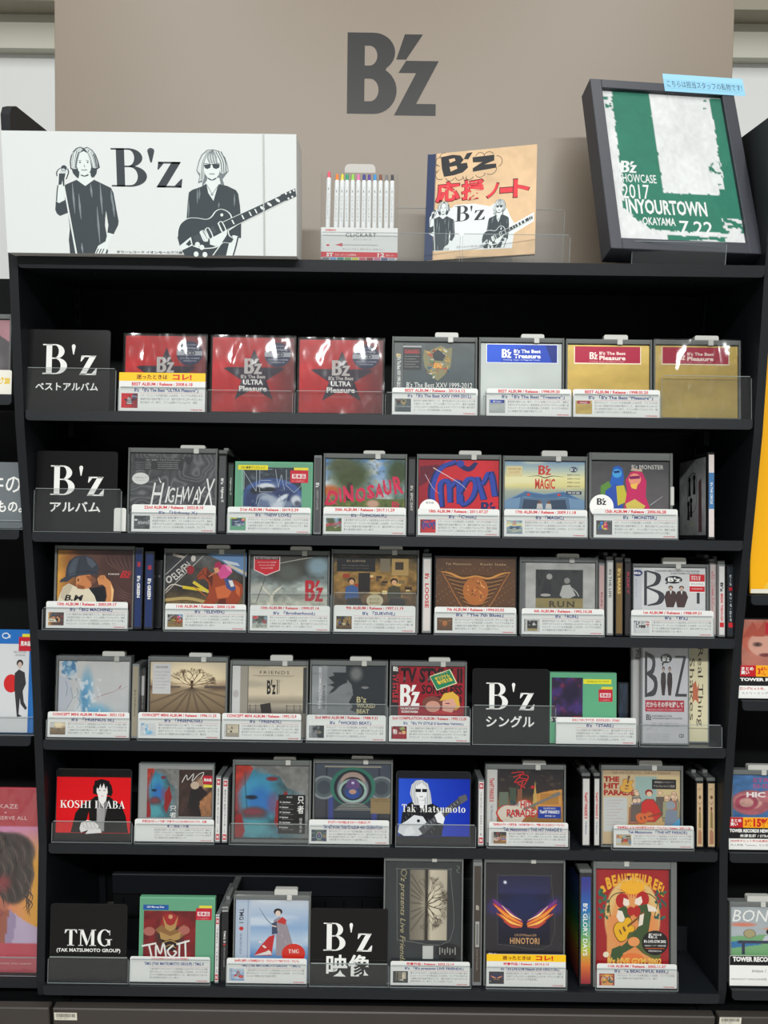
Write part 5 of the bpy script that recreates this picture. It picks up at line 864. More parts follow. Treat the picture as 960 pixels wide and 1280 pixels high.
def art_nb_portrait():
    A = Art((220, 120, 130), res=(110, 100)).hg((0, (226, 130, 190)), (60, (230, 140, 180)), (84, (240, 150, 110)), (100, (246, 180, 50))); m = np.clip((40 - A.V) / 22, 0, 1)[..., None]; A.C = A.C * (1 - m) + np.array((226, 150, 210)) * m
    A.el(66, 50, 20, 30, (196, 112, 84), .08).el(60, 62, 16, 20, (206, 128, 98), .4).po([(56, 74), (84, 66), (88, 84), (52, 86)], (170, 94, 72)).po([(84, 66), (92, 72), (99, 76), (100, 84), (82, 84)], (206, 184, 214)).po([(84, 66), (88, 70), (86, 84), (82, 84)], (170, 150, 186))
    A.el(70, 36, 26, 13, (58, 44, 42), .1).el(86, 46, 10, 17, (56, 42, 40), .14).el(84, 34, 12, 10, (66, 52, 48), .2); A.no(24, .5, (30, 22, 24), thr=.62) if 0 else None
    for k in range(26): x = 78 + (k * 7) % 19; y = 26 + (k * 11) % 34; A.St([(x - 3, y - 5), (x, y), (x + 1.4 - (k % 3), y + 6)], [.2, .9, .1], (36, 28, 30) if k % 2 else (96, 80, 76))
    for k in range(10): A.St([(90 + k % 5, 52 + k), (93 + k % 4, 56 + k), (91 + k % 5, 61 + k)], [.6, .5, .1], (60, 46, 44))
    A.el(80, 52, 4, 5, (200, 60, 70), .9, a=.6).el(74, 68, 7, 2.4, (150, 60, 56), .5).el(74, 68, 5, .9, (236, 226, 220), .5); A.rc(0, 0, 100, 21, (196, 70, 80)).rc(0, 84, 100, 100, (204, 74, 92))
    A.T('FUJII KAZE', 68, 8.5, 87, 11.5, (240, 214, 214), 'sans'); A.T('×', 80, 12.6, 81.2, 13.6, (240, 214, 214)); A.T('LOVE ALL SERVE ALL', 62, 15, 92, 17, (240, 214, 214)); A.T('FUJII KAZE 2ND ALBUM', 76, 95, 96, 96, (240, 214, 214)); return A
def art_nb_anime():
    A = Art((190, 120, 104), res=(70, 70)).no(6, .1); A.el(28, 40, 30, 34, (196, 104, 84), .1).el(30, 52, 22, 26, (214, 160, 142), .1); 
    for p in ([(0, 40), (14, 4), (24, 30)], [(14, 36), (30, 0), (38, 34)], [(34, 36), (48, 8), (56, 44)]): A.po(p, (178, 84, 68))
    A.el(20, 52, 6, 5, (120, 90, 80), .3).el(40, 52, 6, 5, (120, 90, 80), .3).el(20, 52, 2, 2.4, (60, 40, 40), .5).el(40, 52, 2, 2.4, (60, 40, 40), .5).el(30, 74, 8, 4, (120, 60, 60), .4); A.R(30, 6, 60, 30, (196, 34, 50)); A.T('タワレコ\n限定', 34, 10, 56, 26, WH, b=.04); return A.sq(0.62)
def art_nb_blue():
    A = Art((70, 112, 160), res=(70, 70)).no(4, .12); A.el(24, 62, 26, 28, (170, 96, 104), .08).el(20, 60, 18, 18, (196, 150, 140), .1).rg(18, 62, 12, 14, .3, (160, 70, 90), .3).el(46, 48, 14, 14, (180, 110, 116), .2); A.no(14, .15); A.T('STRAY\nSHEEP', 26, 6, 64, 30, (160, 84, 130), b=.03); A.T('HIC', 18, 38, 42, 50, (236, 226, 226), b=.04); return A.sq(0.62)
def art_nb_bone():
    A = Art((170, 178, 182), res=(70, 70)).no(4, .06).po([(0, 60), (40, 56), (100, 62), (100, 100), (0, 100)], (120, 170, 120)).po([(0, 70), (30, 68), (40, 76), (0, 84)], (60, 120, 170)).el(16, 36, 16, 4, (210, 130, 110), .5).el(60, 44, 18, 3, (214, 140, 116), .5); A.El(24, 54, 8, 9, (120, 96, 84)); A.El(24, 54, 7, 8, (170, 160, 120)); A.Pg([(10, 68), (60, 68), (62, 74), (56, 74), (56, 96), (52, 96), (52, 74), (18, 74), (18, 96), (14, 96), (14, 74), (8, 74)], (60, 62, 84)); A.El(52, 50, 7, 7, (50, 44, 46)); A.El(53, 54, 4.5, 6, (206, 176, 160)); A.Pg([(40, 68), (44, 58), (62, 58), (68, 68)], (190, 196, 204)); A.T('BONE', 2, 6, 60, 30, WH, sh=.2); A.El(70, 24, 13, 14, (196, 34, 44)); A.El(70, 24, 11.4, 12.4, (240, 236, 236)); A.T('アル!', 61, 18, 79, 31, (196, 34, 44), b=.06, tilt=10); return A.sq(0.66)
def art_yellow():
    A = Art((252, 182, 6), simple=True); A.R(0, 98.5, 100, 100, (240, 236, 220)); A.Pg([(10, 98.5), (40, 80), (60, 98.5)], (246, 200, 70)); return A

# ---- caption cards
LOREM = ['聴く者を惹きつけるメロディと疾走感あふれるギターサウンドが', '炸裂するロック・ナンバーを多数収録した人気作。ライブでも', 'おなじみの楽曲を含む全曲が聴きどころ。進化を続ける二人の', '情熱と創造性が詰まった一枚で、ファン必携のアルバムです。']
def art_card(head, title, thumb, seed=0, yellow=None, w=103, h=35, lines=4):
    A = Art((226, 227, 224), simple=True); top = 0
    if yellow: A.R(0, 0, 100, 22, (246, 196, 30)); A.T(yellow[0], 20, 4.5, 56, 17.5, (120, 50, 20), b=.03); A.T(yellow[1], 62, 3.5, 84, 18.5, (206, 40, 30), b=.05); top = 22
    s = (100 - top) / 100; Y = lambda v: top + v * s
    nh = len(head); A.T(head, 50 - min(46, nh * 1.1), Y(4), 50 + min(46, nh * 1.1), Y(15.5), (205, 44, 54), b=.035)
    nt = len(title); A.T(title, 54 - min(36, nt * 1.45), Y(21.5), 54 + min(38, nt * 1.6), Y(37), (44, 60, 132), b=.03)
    A.R(2, Y(19.5), 98, Y(20.3), (196, 200, 202)); A.R(24, Y(39), 98, Y(40), (214, 110, 116))
    if thumb is not None: A.put(thumb, 3, Y(41), 22, Y(90), 4)
    for k in range(lines):
        t = LOREM[(k + seed) % 4]; t = t[seed % 7:] + t[:seed % 7]; e = 97 if k < lines - 1 else 60 + (seed * 13) % 34
        A.T(t[:max(8, int(len(t) * (e - 25) / 72))], 25, Y(43.5 + k * 11.5), e, Y(52 + k * 11.5), (66, 66, 72), res=1)
    A.T('TOWER RECORDS', 83, Y(92), 97, Y(96.5), (205, 44, 54), b=.04); return A
# ------------------------------------------------------------------ rows of the display
R = [Row(326.5, al=0), Row(519), Row(670.5), Row(793), Row(930), Row(1059.5), Row(1236, y0=-0.054)]
ZB = on_y(480, 1266, -0.06).z
HX = 0.655   # half width between the side panels
# ------------------------------------------------------------------ room
def slab(name, a, b, rgb, rough=0.8, noise=0.03, ns=3):
    o = MB().box(*a, *b).build(name, mat(name + '_paint', rgb, rough, noise=noise, nscale=ns)); o['kind'] = 'structure'; return o
slab('floor', (-5, -10, -0.1), (5, 1.5, 0), (150, 146, 140), 0.45)
slab('ceiling', (-5, -10, 4.0), (5, 1.5, 4.1), (225, 224, 220))
slab('wall_back', (-5, 1.04, 0), (5, 1.4, 4.0), (240, 241, 240))
slab('wall_left', (-5.1, -10, 0), (-5, 1.4, 4.0), (205, 205, 198))
slab('wall_right', (5, -10, 0), (5.1, 1.4, 4.0), (205, 205, 198))
zb = on_y(940, 72, 1.0).z
slab('trim_1', (-5, 1.0, zb), (5, 1.04, 4.0), (206, 204, 190))
slab('trim_2', (-5, 0.92, on_y(940, 12, 0.92).z), (5, 1.0, 4.0), (165, 158, 142))
for x, y, sx, sy, lb in ((-0.95, -1.5, .2, 2.5, 'left long lamp above the shelf front'), (0.95, -1.5, .2, 2.5, 'right long lamp above the shelf front'), (0, -3.8, 3.8, .36, 'crosswise lamp in the middle of the aisle')):
    o = MB().box(x - sx / 2, y - sy / 2, 3.93, x + sx / 2, y + sy / 2, 4.0, 0.01).build('light_housing', mat('lamp_white', (230, 230, 228), .5)); tag(o, 'white ceiling housing of the ' + lb, 'light', 'ceiling lights over the aisle')
# ------------------------------------------------------------------ shelf unit
def shelf_part(row, xa, xb_, par, depth=0.155, lip=0.018, back=0.05, name='shelf'):
    m = MB(); fr = Matrix.Translation(row.O) @ Matrix.Rotation(-row.a, 4, 'X')
    m.box(xa, 0.001, -0.003, xb_, depth, 0.0, fr=fr)
    if back: m.box(xa, depth, -0.003, xb_, depth + 0.002, back, fr=fr)
    m.box(xa + .02, depth - 0.02, -0.03, xa + .03, depth + .06, 0.0, fr=fr); m.box(xb_ - .03, depth - 0.02, -0.03, xb_ - .02, depth + .06, 0.0, fr=fr)
    o = m.build(name, 'metal', par)
    k = MB(); k.prism(rrect(xa, -lip, xb_, 0.0005, 0.007, 4, (1, 1, 0, 0)), -0.004, 0.001, 'y', fr=fr); k.build('shelf_lip', 'lip', o)
    return o
unit = empty('display_shelf_unit', Matrix(), 'tall black shelf unit holding seven stepped rows of discs', 'shelf')
prof = [(0.005, 2.052), (0.004, 1.77), (-0.004, 1.50), (0.008, 1.11), (-0.004, 0.68), (-0.044, 0.42)]
def side_panel(x, par):
    pts = [(0.30, 2.052), (0.03, 2.052), (0.012, 2.044)] + [(0.004, 2.03)] + prof[1:] + [(-0.040, ZB + .012), (0.30, ZB + .012)]
    MB().prism(pts, x, x + 0.016, 'x').build('side_panel', 'metal', par)
side_panel(-HX - 0.020, unit); side_panel(HX + 0.004, unit)
MB().box(-HX - .004, 0.262, ZB, HX + .004, 0.27, R[0].O.z - .004).build('back_panel', 'dark', unit)
m = MB(); z0 = R[0].O.z
m.box(-HX, 0.001, z0 - .018, HX, .262, z0); o = m.build('shelf', 'metal', unit)
k = MB(); k.prism(rrect(-HX, z0 - .020, HX, z0 + .0004, .007, 4, (1, 1, 0, 0)), -0.004, 0.001); k.build('shelf_lip', 'lip', o)
k = MB()
for i in range(24): k.cyl(Vector((-.60 + i * .052, .05, z0 - .0186)), .002, .002, .001, 8)
k.build('screw_hole', 'slot', o)['kind'] = 'stuff'
for i in range(1, 7): shelf_part(R[i], -HX, HX, unit)
for px in (95, 886):
    x = on_y(px, 400, .25).x
    p = MB().box(x - .012, .248, ZB, x + .012, .262, z0 - .02).build('slotted_upright', 'metal', unit)
    k = MB(); zz = z0 - .05
    while zz > ZB + .05: k.box(x - .004, .2474, zz, x - .001, .2482, zz + .018); k.box(x + .003, .2474, zz, x + .006, .2482, zz + .018); zz -= .03
    k.build('upright_slot', 'slot', p)['kind'] = 'stuff'
yb = .13; za, zc = on_y(480, 1122, yb).z, on_y(480, 1097, yb).z
MB().box(-HX + .07, yb, za, HX - .07, yb + .012, zc, .002).build('rear_board', 'metal', unit)
zd = on_y(480, 1165, yb).z
p = MB().box(-HX + .07, yb + .006, zd, HX - .07, yb + .012, za - .002).build('slotted_board', 'dark', unit)
k = MB()
for i in range(30): x = -HX + .09 + i * .04; k.box(x, yb + .0052, za - .035, x + .003, yb + .0062, za - .012)
k.build('board_slot', 'slot', p)['kind'] = 'stuff'
def cabinet(x0, x1, label):
    c = empty('base_cabinet', Matrix.Translation(((x0 + x1) / 2, 0.1, 0)), label, 'cabinet'); w = (x1 - x0) / 2
    MB().box(-w, -.14, .06, w, .16, ZB - .06).build('carcass', 'dark', c)
    for i in range(2): MB().box(-w + .002, -.16, ZB - .40 * (i + 1) + .004 * i if i == 0 else .03, w - .002, -.141, ZB - .40 * i - .004 * i, .002).build('drawer_front', 'drawer', c)
    return c
g0, g1 = on_y(64, 1262, -.06).x, on_y(896, 1270, -.06).x
cabinet(g0, g1, 'brown-grey drawer cabinet carrying the tall black shelf unit'); cabinet(g0 - 1.25, g0 - .003, 'brown-grey drawer cabinet under the left neighbouring shelves'); cabinet(g1 + .003, g1 + 1.25, 'brown-grey drawer cabinet under the right neighbouring shelves')
def barcode(x0, y0, x1, y1, label):
    a = on_y(x0, y1, -.0605); b = on_y(x1, y0, -.0605); A = Art((226, 222, 206), simple=True); rr = random.Random(3); x = 8
    while x < 90: q = rr.uniform(.8, 3); A.R(x, 14, x + q, 62, (60, 56, 52)); x += q + rr.uniform(1, 2.6)
    A.T('C2401-0093', 10, 72, 60, 88, (90, 84, 78)); w, h = b.x - a.x, b.z - a.z
    o = link('barcode_sticker', A.mesh('barcode_sticker', w, h, -w / 2, 0), 'print'); o.location = ((a.x + b.x) / 2, -.0605, a.z); tag(o, label, 'sticker')
barcode(68, 1266, 96, 1275, 'white barcode sticker on the drawer at bottom left'); barcode(899, 1272, 927, 1280, 'white barcode sticker on the drawer at bottom right')
# header board with the display logo
hb = on_y(61, 160, .235)
hx0 = on_y(61, 160, .235).x; hx1 = on_y(921, 170, .235).x
hd = empty('header_board', Matrix.Translation(((hx0 + hx1) / 2, .235, R[0].O.z)) @ Matrix.Rotation(math.radians(-5.7), 4, 'X'), 'wide taupe header board with black heavy lettering above the shelves', 'sign')
w = (hx1 - hx0) / 2
MB().box(-w, 0, .001, w, .006, .62, .001).build('board', mat('taupe_board', (134, 121, 106), .42, noise=.03, nscale=4), hd)
def hloc(px, py):
    Mi = hd.matrix_world.inverted(); o = Mi @ CAM; d = Mi.to_3x3() @ ray(px, py); k = -o.y / d.y; p = o + d * k; return p.x, p.z
a = hloc(433.5, 143.5); b = hloc(549, 42)
A = Art(BK, simple=True); A.T("B'z", 0, 0, 100, 100, (36, 34, 34), 'logo'); A.C[:] = (36, 34, 34)
me = A.mesh('logo', b[0] - a[0], b[1] - a[1], a[0], a[1], -.0003); bmx = bmesh.new(); bmx.from_mesh(me); bmesh.ops.delete(bmx, geom=[v for v in bmx.verts if abs(v.co.y + .0003) < 1e-6], context='VERTS'); bmx.to_mesh(me); bmx.free()
o = link('logo_lettering', me, 'print', hd)

# ------------------------------------------------------------------ builders of shelf things
USED = {}
def SP(row, xl, xr, yt, n):
    x0, x1 = row.xb(xl, n), row.xb(xr, n); t = row.P((xl + xr) / 2, yt, n)[1]
    return x0, x1, t, (x1 - x0) / (xr - xl)
def disc(r, xl, xr, yt, art, label, group, n=.012, keeper=True, tab=None, inset=None, m='print', wrap=False, th=.011, rz=0, body='jewel', kind='disc_case', rx=0.0, taby=None, lid=True, d=.018, cat='disc'):
    row = R[r] if isinstance(r, int) else r
    x0, x1, t, s = SP(row, xl, xr, yt, n); w = x1 - x0 - .0006; h = t - .002
    e = empty(kind, row.M((x0 + x1) / 2, .002, n, rz, 0, rx), label, cat, group)
    l, tp, rr, bt = inset or ((2.4, 7, 2.6, 2.4) if keeper else (2, 2, 2, 2)); l *= s; tp *= s; rr *= s; bt *= s
    cx0, cx1, cz0, cz1 = -w / 2 + l, w / 2 - rr, bt, h - tp
    if keeper:
        k = MB(); k.box(-w / 2, 0, 0, -w / 2 + l * .8, d, h); k.box(w / 2 - rr * .8, 0, 0, w / 2, d, h); k.box(-w / 2 + l * .8, 0, h - tp * .85, w / 2 - rr * .8, d, h, .0008); k.box(-w / 2 + l * .8, 0, 0, w / 2 - rr * .8, d, bt * .7)
        kp = k.build('security_keeper', 'keeper', e)
        MB().box(-w / 2 + l * .9, .0002, h - tp * .28, w / 2 - rr * .9, .0012, h - tp * .14).build('keeper_ridge', 'edge', kp)
        MB().box(cx0 - l * .1, .0045, cz0, cx1 + rr * .1, .0045 + th, cz1 + tp * .1, .0006).build('case', body, e); y = .0038
    else:
        MB().box(-w / 2, .0012, 0, w / 2, .0012 + th, h, .0006).build('case', body, e); y = .0006; kp = e
    link('cover_print', art.mesh('cover_print', cx1 - cx0, cz1 - cz0, cx0, cz0, y), m, e)
    if lid: MB().box(cx0 - l * .1, y - .0022, cz0, cx1 + rr * .1, y - .0012, cz1).build('clear_front', 'lid', e)
    if tab:
        tx0, tx1, ty0, ty1 = tab; a0 = (tx0 - (xl + xr) / 2) * s; a1 = (tx1 - (xl + xr) / 2) * s; hh = (ty1 - ty0) * s
        tt = MB(); tt.prism(rrect(a0, h - .0005, a1, h + max(.006, (yt - ty0) * s), .0035, 4, (0, 0, 1, 1)), .002, .014); tt.box((a0 + a1) / 2 + .002, -.0006, h - .010, (a0 + a1) / 2 + .012, .003, h, .0008)
        tt.build('lock_tab', 'tab', kp)
    if wrap: MB().box(-w / 2 - .0005, -.003, -.0008, w / 2 + .0005, -.0026, h + .001).build('plastic_wrap', 'wrap', e)
    return e
def art_spine(bg, words, res=None):
    A = Art(bg, simple=True)
    for q in words: A.T(q[0], q[1], q[2], q[3], q[4], q[5], b=.02 if len(q) < 7 else q[6], rot=1, f=q[7] if len(q) > 7 else 'sans')
    return A
def spine(r, xl, xr, yt, art, label, group, n=.010, depth=.140, body='jewel', tab=False, inset=.12, side=None, keeper=False, dy=0, m='print'):
    row = R[r]; x0, x1, t, s = SP(row, xl, xr, yt, n); w = x1 - x0 - .0006; h = t - .002
    e = empty('disc_case', row.M((x0 + x1) / 2, .002, n), label, 'disc', group)
    MB().box(-w / 2, .001, 0, w / 2, depth, h, .0008).build('case', body, e)
    link('spine_print', art.mesh('spine_print', w * (1 - 2 * inset), h * .94, -w / 2 * (1 - 2 * inset), h * .03, .0006), m, e)
    MB().box(-w / 2, -.0008, 0, w / 2, .0, h).build('clear_front', 'lid', e)
    if side is not None:
        o = link('side_print', side.mesh('side_print', depth * .9, h * .9, 0, h * .05, 0), m, e); o.rotation_euler = (0, 0, -math.pi / 2); o.location = (-w / 2 - .0002, .05 + depth * .9 - .04, 0)
    if keeper or tab:
        kb = MB().box(-w / 2, .002, h, w / 2, depth, h + .007, .001).build('security_keeper', 'keeper', e)
        if tab: MB().box(-w * .3, .03, h + .007, w * .3, .072, h + .014, .001).build('lock_tab', 'tabd', kb)
    return e
def card(r, xl, xr, yt, art, label, n=.0078, dz=.003, group='caption cards in front of the discs'):
    row = R[r] if isinstance(r, int) else r
    x0, x1, t, s = SP(row, xl, xr, yt, n); w = x1 - x0; h = t - dz
    e = MB().prism(rrect(-w / 2, 0, w / 2, h, .004, 4, (0, 0, 1, 1)), 0, .0006).build('caption_card', 'paper'); e.matrix_world = row.M((x0 + x1) / 2, dz, n); tag(e, label, 'card', group)
    ol = [((p[0] + w / 2) / w * 100, 100 - p[1] / h * 100) for p in rrect(-w / 2 + .0003, .0003, w / 2 - .0003, h - .0003, .004, 4, (0, 0, 1, 1))]
    link('card_print', art.mesh('card_print', w, h, -w / 2, 0, -.0002, outline=ol), 'print', e); return e
def stop(r, xl, xr, yt, label, n=.004, group='clear acrylic stops along the shelf edges', base=.12, yb=None):
    row = R[r] if isinstance(r, int) else r
    x0, x1, t, s = SP(row, xl, xr, yt, n); w = (x1 - x0) / 2 - .0004
    e = empty('acrylic_stop', row.M((x0 + x1) / 2, .0002, n), label, 'display stand', group)
    MB().prism(rrect(-w, 0, w, t, .004, 4, (0, 0, 1, 1)), 0, .002).build('front_plate', 'acrylic', e)
    MB().box(-w, .0022, 0, w, base, .0014).build('foot_plate', 'acrylic', e)
    k = MB(); k.box(-w + .003, -.0002, t - .0006, w - .003, .0022, t + .0003); k.box(-w - .0002, 0, .001, -w + .0005, .002, t - .004); k.box(w - .0005, 0, .001, w + .0002, .002, t - .004); k.box(-w, -.0003, 0, w, .0005, .0008)  # thin pale strips, edge glow put into their colour
    k.build('edge_glow_strip', 'edge', e); return e
def placard(r, xl, xr, yt, art, label, n=.010, lift=.002):
    row = R[r]; x0, x1, t, s = SP(row, xl, xr, yt, n); w = x1 - x0; h = t - lift
    e = empty('category_placard', row.M((x0 + x1) / 2, lift, n), label, 'sign', 'square category placards on the shelves')
    MB().prism(rrect(-w / 2, 0, w / 2, h, .006, 5), .0006, .0036).build('plate', 'jewel', e)
    ol = [((p[0] + w / 2) / w * 100, 100 - p[1] / h * 100) for p in rrect(-w / 2 + .0006, .0006, w / 2 - .0006, h - .0006, .006, 5)]
    if art.simple: me = art.mesh('placard_print', w, h, -w / 2, 0, .0004, outline=ol)
    else: me = art.mesh('placard_print', w - .004, h - .004, -w / 2 + .002, .002, .0004)
    link('placard_print', me, 'glossprint', e); return e

# ------------------------------------------------------------------ top shelf
r0 = R[0]
def framed(px, py, y, yaw, lean, dz=0.0, roll=0.0):
    p = on_y(px, py, y); return Matrix.Translation(p + Vector((0, 0, dz))) @ Matrix.Rotation(math.radians(yaw), 4, 'Z') @ Matrix.Rotation(-math.radians(lean), 4, 'X') @ Matrix.Rotation(math.radians(roll), 4, 'Y')
# banner box
yb_ = -.030; a = on_y(9, 312, yb_); b = on_y(371, 319, yb_); tl = on_y(14, 163, yb_)
bw = b.x - a.x; bh = tl.z - a.z
zfl = R[0].O.z + .0006
M_ = Matrix.Translation(((a.x + b.x) / 2, yb_, zfl)); bh = (tl.z - zfl)
e = empty('banner_box', M_, 'white boxed banner with two monochrome drawn musicians and black serif lettering', 'sign')
MB().box(-bw / 2, 0, 0, bw / 2, .085, bh, .0008).build('box', mat('white_board', (222, 224, 223), .45), e)
link('banner_print', art_banner().mesh('banner_print', bw - .001, bh - .001, -bw / 2 + .0005, .0005, -.0004), 'matt', e)
MB().box(bw * .385, -.0012, bh * .5, bw * .392, -.0005, bh + .0002).build('tape', 'tape', e)
MB().box(bw * .385, -.0012, .0, bw * .392, -.0005, bh * .5).build('tape', 'tape', e)
# pens in a clear hanging case
pM = r0.M(r0.xb(449, .01), .0016, .0085, 0, 0, 0) @ Matrix.Rotation(math.radians(-2.5), 4, 'X')
s_ = (r0.xb(497, .01) - r0.xb(401, .01)) / 96
ps = empty('pen_set', pM, 'clear hanging case of twelve white felt pens with coloured tips', 'pens')
W2 = 48 * s_; Ht = 108 * s_
hk = MB(); hk.prism(rrect(-19 * s_, Ht - .002, 19 * s_, Ht + 9 * s_, .008, 5, (0, 0, 1, 1)), .003, .0042); hk.build('hang_tab', 'tape', ps)
cols = [(232, 84, 110), (250, 130, 40), (232, 216, 60), (30, 160, 120), (150, 216, 80), (240, 120, 180), (50, 60, 140), (90, 60, 150), (50, 150, 220), (130, 74, 52), (120, 124, 126), (60, 62, 66)]
PX = [-40.5, -30.5, -24, -16.5, -9.5, -2.5, 4.5, 11, 18.5, 25.5, 33, 40]
mw = mat('white_pen_plastic', (228, 232, 232), .3)
for i, c in enumerate(cols):
    pe = MB().cyl(Vector((0, 0, 0)), .0042, .0042, Ht * .86, 14).cyl(Vector((0, 0, Ht * .86)), .0042, .0030, .003, 14).build('pen', mw, ps)
    pe.location = (PX[i] * s_, .006, .004 + (.004 if i == 0 else 0)); pe.rotation_euler = (0, math.radians(1.2 if i < 3 else .3 if i < 8 else 0), 0)
    mc = mat('pen_cap', c, .3); MB().cyl(Vector((0, 0, Ht * .86 + .003)), .0028, .0024, .010, 12).build('clicker', mc, pe)
    A = Art((228, 232, 232), simple=True); A.T('CLiCKART', 20, 20, 70, 78, (120, 124, 126), rot=1); A.El(45, 10, 14, 3, (50, 52, 54)); A.C[:] = (228, 232, 232)
    o = link('pen_print', A.mesh('pen_print', .004, Ht * .5, -.002, Ht * .3, -.0044), 'print', pe)
A = Art((226, 228, 226), simple=True); A.R(0, 78, 100, 96, (214, 60, 70)); A.T('ZEBRA', 5, 6, 20, 11, (206, 50, 60), b=.05); A.T('ノック式水性カラーペン', 42, 4, 66, 9, (120, 120, 120)); A.T('CLiCKART', 32, 17, 72, 30, (84, 88, 92), sp=1.15, b=.01); A.T('クリッカート', 42, 35, 66, 41, (110, 112, 114)); A.R(28, 54, 74, 57, (170, 176, 178)); A.Pg([(18, 56), (28, 49), (28, 61)], (206, 90, 96)); A.El(9, 57, 2.4, 3, (214, 60, 70)); A.T('キャップなし 乾かない 水性ペン', 28, 66, 82, 72, (110, 112, 114)); A.T('ST', 7, 81, 16, 93, WH, b=.04); A.T('スタンダードな標準色', 18, 84, 46, 91, WH); A.T('12', 74, 80, 83, 93, WH, b=.03); A.T('色セット', 85, 84, 95, 91, WH)
link('label_print', A.mesh('label_print', W2 * 2 - .001, Ht * .35, -W2 + .0005, .003, -.0009), 'print', ps)
k = MB(); k.box(-W2, -.0018, 0, W2, -.0012, Ht * .97); k.box(-W2, .0145, 0, W2, .0151, Ht * .97); k.box(-W2, -.0012, 0, -W2 + .0006, .0145, Ht * .97); k.box(W2 - .0006, -.0012, 0, W2, .0145, Ht * .97); k.box(-W2, -.0012, 0, W2, .0145, .0006); k.build('clear_case', 'lid', ps)
A = Art((200, 210, 210), simple=True)
for i, c in enumerate(((110, 116, 120), (110, 150, 190), (60, 130, 120), (110, 150, 90), (190, 190, 80), (190, 90, 100), (150, 50, 60), (190, 110, 140), (90, 90, 130), (150, 150, 160))): A.R(i * 10, 10, i * 10 + 9, 90, c)
link('colour_strip', A.mesh('colour_strip', W2 * 1.9, .0055, -W2 * .95, -.0002 + .0003, -.0022), 'print', ps)
# notebook
nM = Matrix.Translation((r0.xb(598, .03), r0.O.y + .03, R[0].O.z + .0135)) @ Matrix.Rotation(math.radians(-14), 4, 'Z') @ Matrix.Rotation(-math.radians(14), 4, 'X') @ Matrix.Rotation(math.radians(-1.8), 4, 'Y')
MB().box(-.05, .012, 0, .05, .06, .0110, .001).build('x', 'acrylic').name = 'acrylic_riser'
ri = bpy.data.objects['acrylic_riser']; ri.location = (r0.xb(603.5, .03), 0.0, R[0].O.z + .0017); tag(ri, 'flat clear acrylic riser under the kraft notebook', 'display stand')
nb = empty('notebook', nM, 'kraft covered notebook with navy tape spine and hand-cut letter stickers', 'notebook')
nw, nh = .198, .205
MB().box(-nw / 2, .0006, 0, nw / 2, .006, nh, .0006).build('pages', 'paper', nb); MB().box(-nw / 2, -.0002, 0, nw / 2, .0006, nh).build('cover_board', mat('kraft_card', (222, 188, 148), .7), nb); MB().box(-nw / 2 - .001, -.0004, -.0003, -nw / 2 + .004, .0066, nh + .0003, .0004).build('tape_spine', mat('navy_tape', (44, 58, 92), .6), nb)
link('cover_print', art_notebook().mesh('cover_print', nw - .001, nh - .001, -nw / 2 + .0005, .0005, -.0008), 'matt', nb)
# acrylic guards of the top shelf
stop(0, 400, 575, 291, 'clear acrylic guard in front of the pen set', n=.001, base=.08); stop(0, 577, 712, 293, 'clear acrylic guard in front of the kraft notebook', n=.001, base=.08)
stop(0, 492, 703, 261, 'tall clear acrylic guard standing behind the notebook and pens', n=.105, base=.09)
stop(0, 30, 262, 315, 'low clear acrylic guard behind the white banner', n=.062, base=.06)
# picture frame with a towel
fy, fyaw, fl = .004, 7.0, 23.0
fM = framed(853, 313.5, fy, fyaw, fl)
Mi = fM.inverted()
def floc(px, py, yy=0.0):
    o = Mi @ CAM; d = Mi.to_3x3() @ ray(px, py); k = (yy - o.y) / d.y; p = o + d * k; return p.x, p.z
c4 = [floc(744, 102), floc(921, 106), floc(947, 312), floc(758, 314)]
fx0 = (c4[0][0] + c4[3][0]) / 2; fx1 = (c4[1][0] + c4[2][0]) / 2; fh = (c4[0][1] + c4[1][1]) / 2; fd = .044
print('FRAME', c4, fx0, fx1, fh)
i4 = [floc(758, 116, .004), floc(906, 117, .004), floc(928, 301, .004), floc(770, 302, .004)]
ix0 = (i4[0][0] + i4[3][0]) / 2; ix1 = (i4[1][0] + i4[2][0]) / 2; iz1 = (i4[0][1] + i4[1][1]) / 2; iz0 = (i4[2][1] + i4[3][1]) / 2
pf = empty('picture_frame', fM, 'deep black picture frame with green and white towel behind glass', 'picture')
k = MB(); k.box(fx0, 0, 0, ix0, fd, fh, .001); k.box(ix1, 0, 0, fx1, fd, fh, .001); k.box(ix0, 0, iz1, ix1, fd, fh, .001); k.box(ix0, 0, 0, ix1, fd, iz0, .001); k.build('frame', mat('black_frame_wood', (56, 58, 66), .45), pf)
MB().box(ix0, .030, iz0, ix1, .034, iz1).build('backing', 'paper', pf)
link('towel', art_towel().mesh('towel', ix1 - ix0, iz1 - iz0, ix0, iz0, .008), mat('x', (0, 0, 0)) if 0 else 'matt', pf)
MB().box(ix0, .0035, iz0, ix1, .0050, iz1).build('glass', 'lid', pf)
n4 = [floc(830, 93, -.002), floc(929, 97, -.002), floc(931, 118, -.002), floc(830, 115, -.002)]
nx0, nx1, nz0, nz1 = (n4[0][0] + n4[3][0]) / 2, (n4[1][0] + n4[2][0]) / 2, (n4[2][1] + n4[3][1]) / 2, (n4[0][1] + n4[1][1]) / 2
A = Art((150, 206, 232), simple=True); A.R(0, 0, 100, 30, (160, 214, 236)); A.T('こちらは担当スタッフの私物です!', 4, 36, 97, 74, (44, 60, 92))
A.St([(6 + i * 4, 80 + (1.5 if i % 2 else -1.5)) for i in range(23)], 1.2, (120, 170, 200))
w_ = nx1 - nx0; h_ = nz1 - nz0
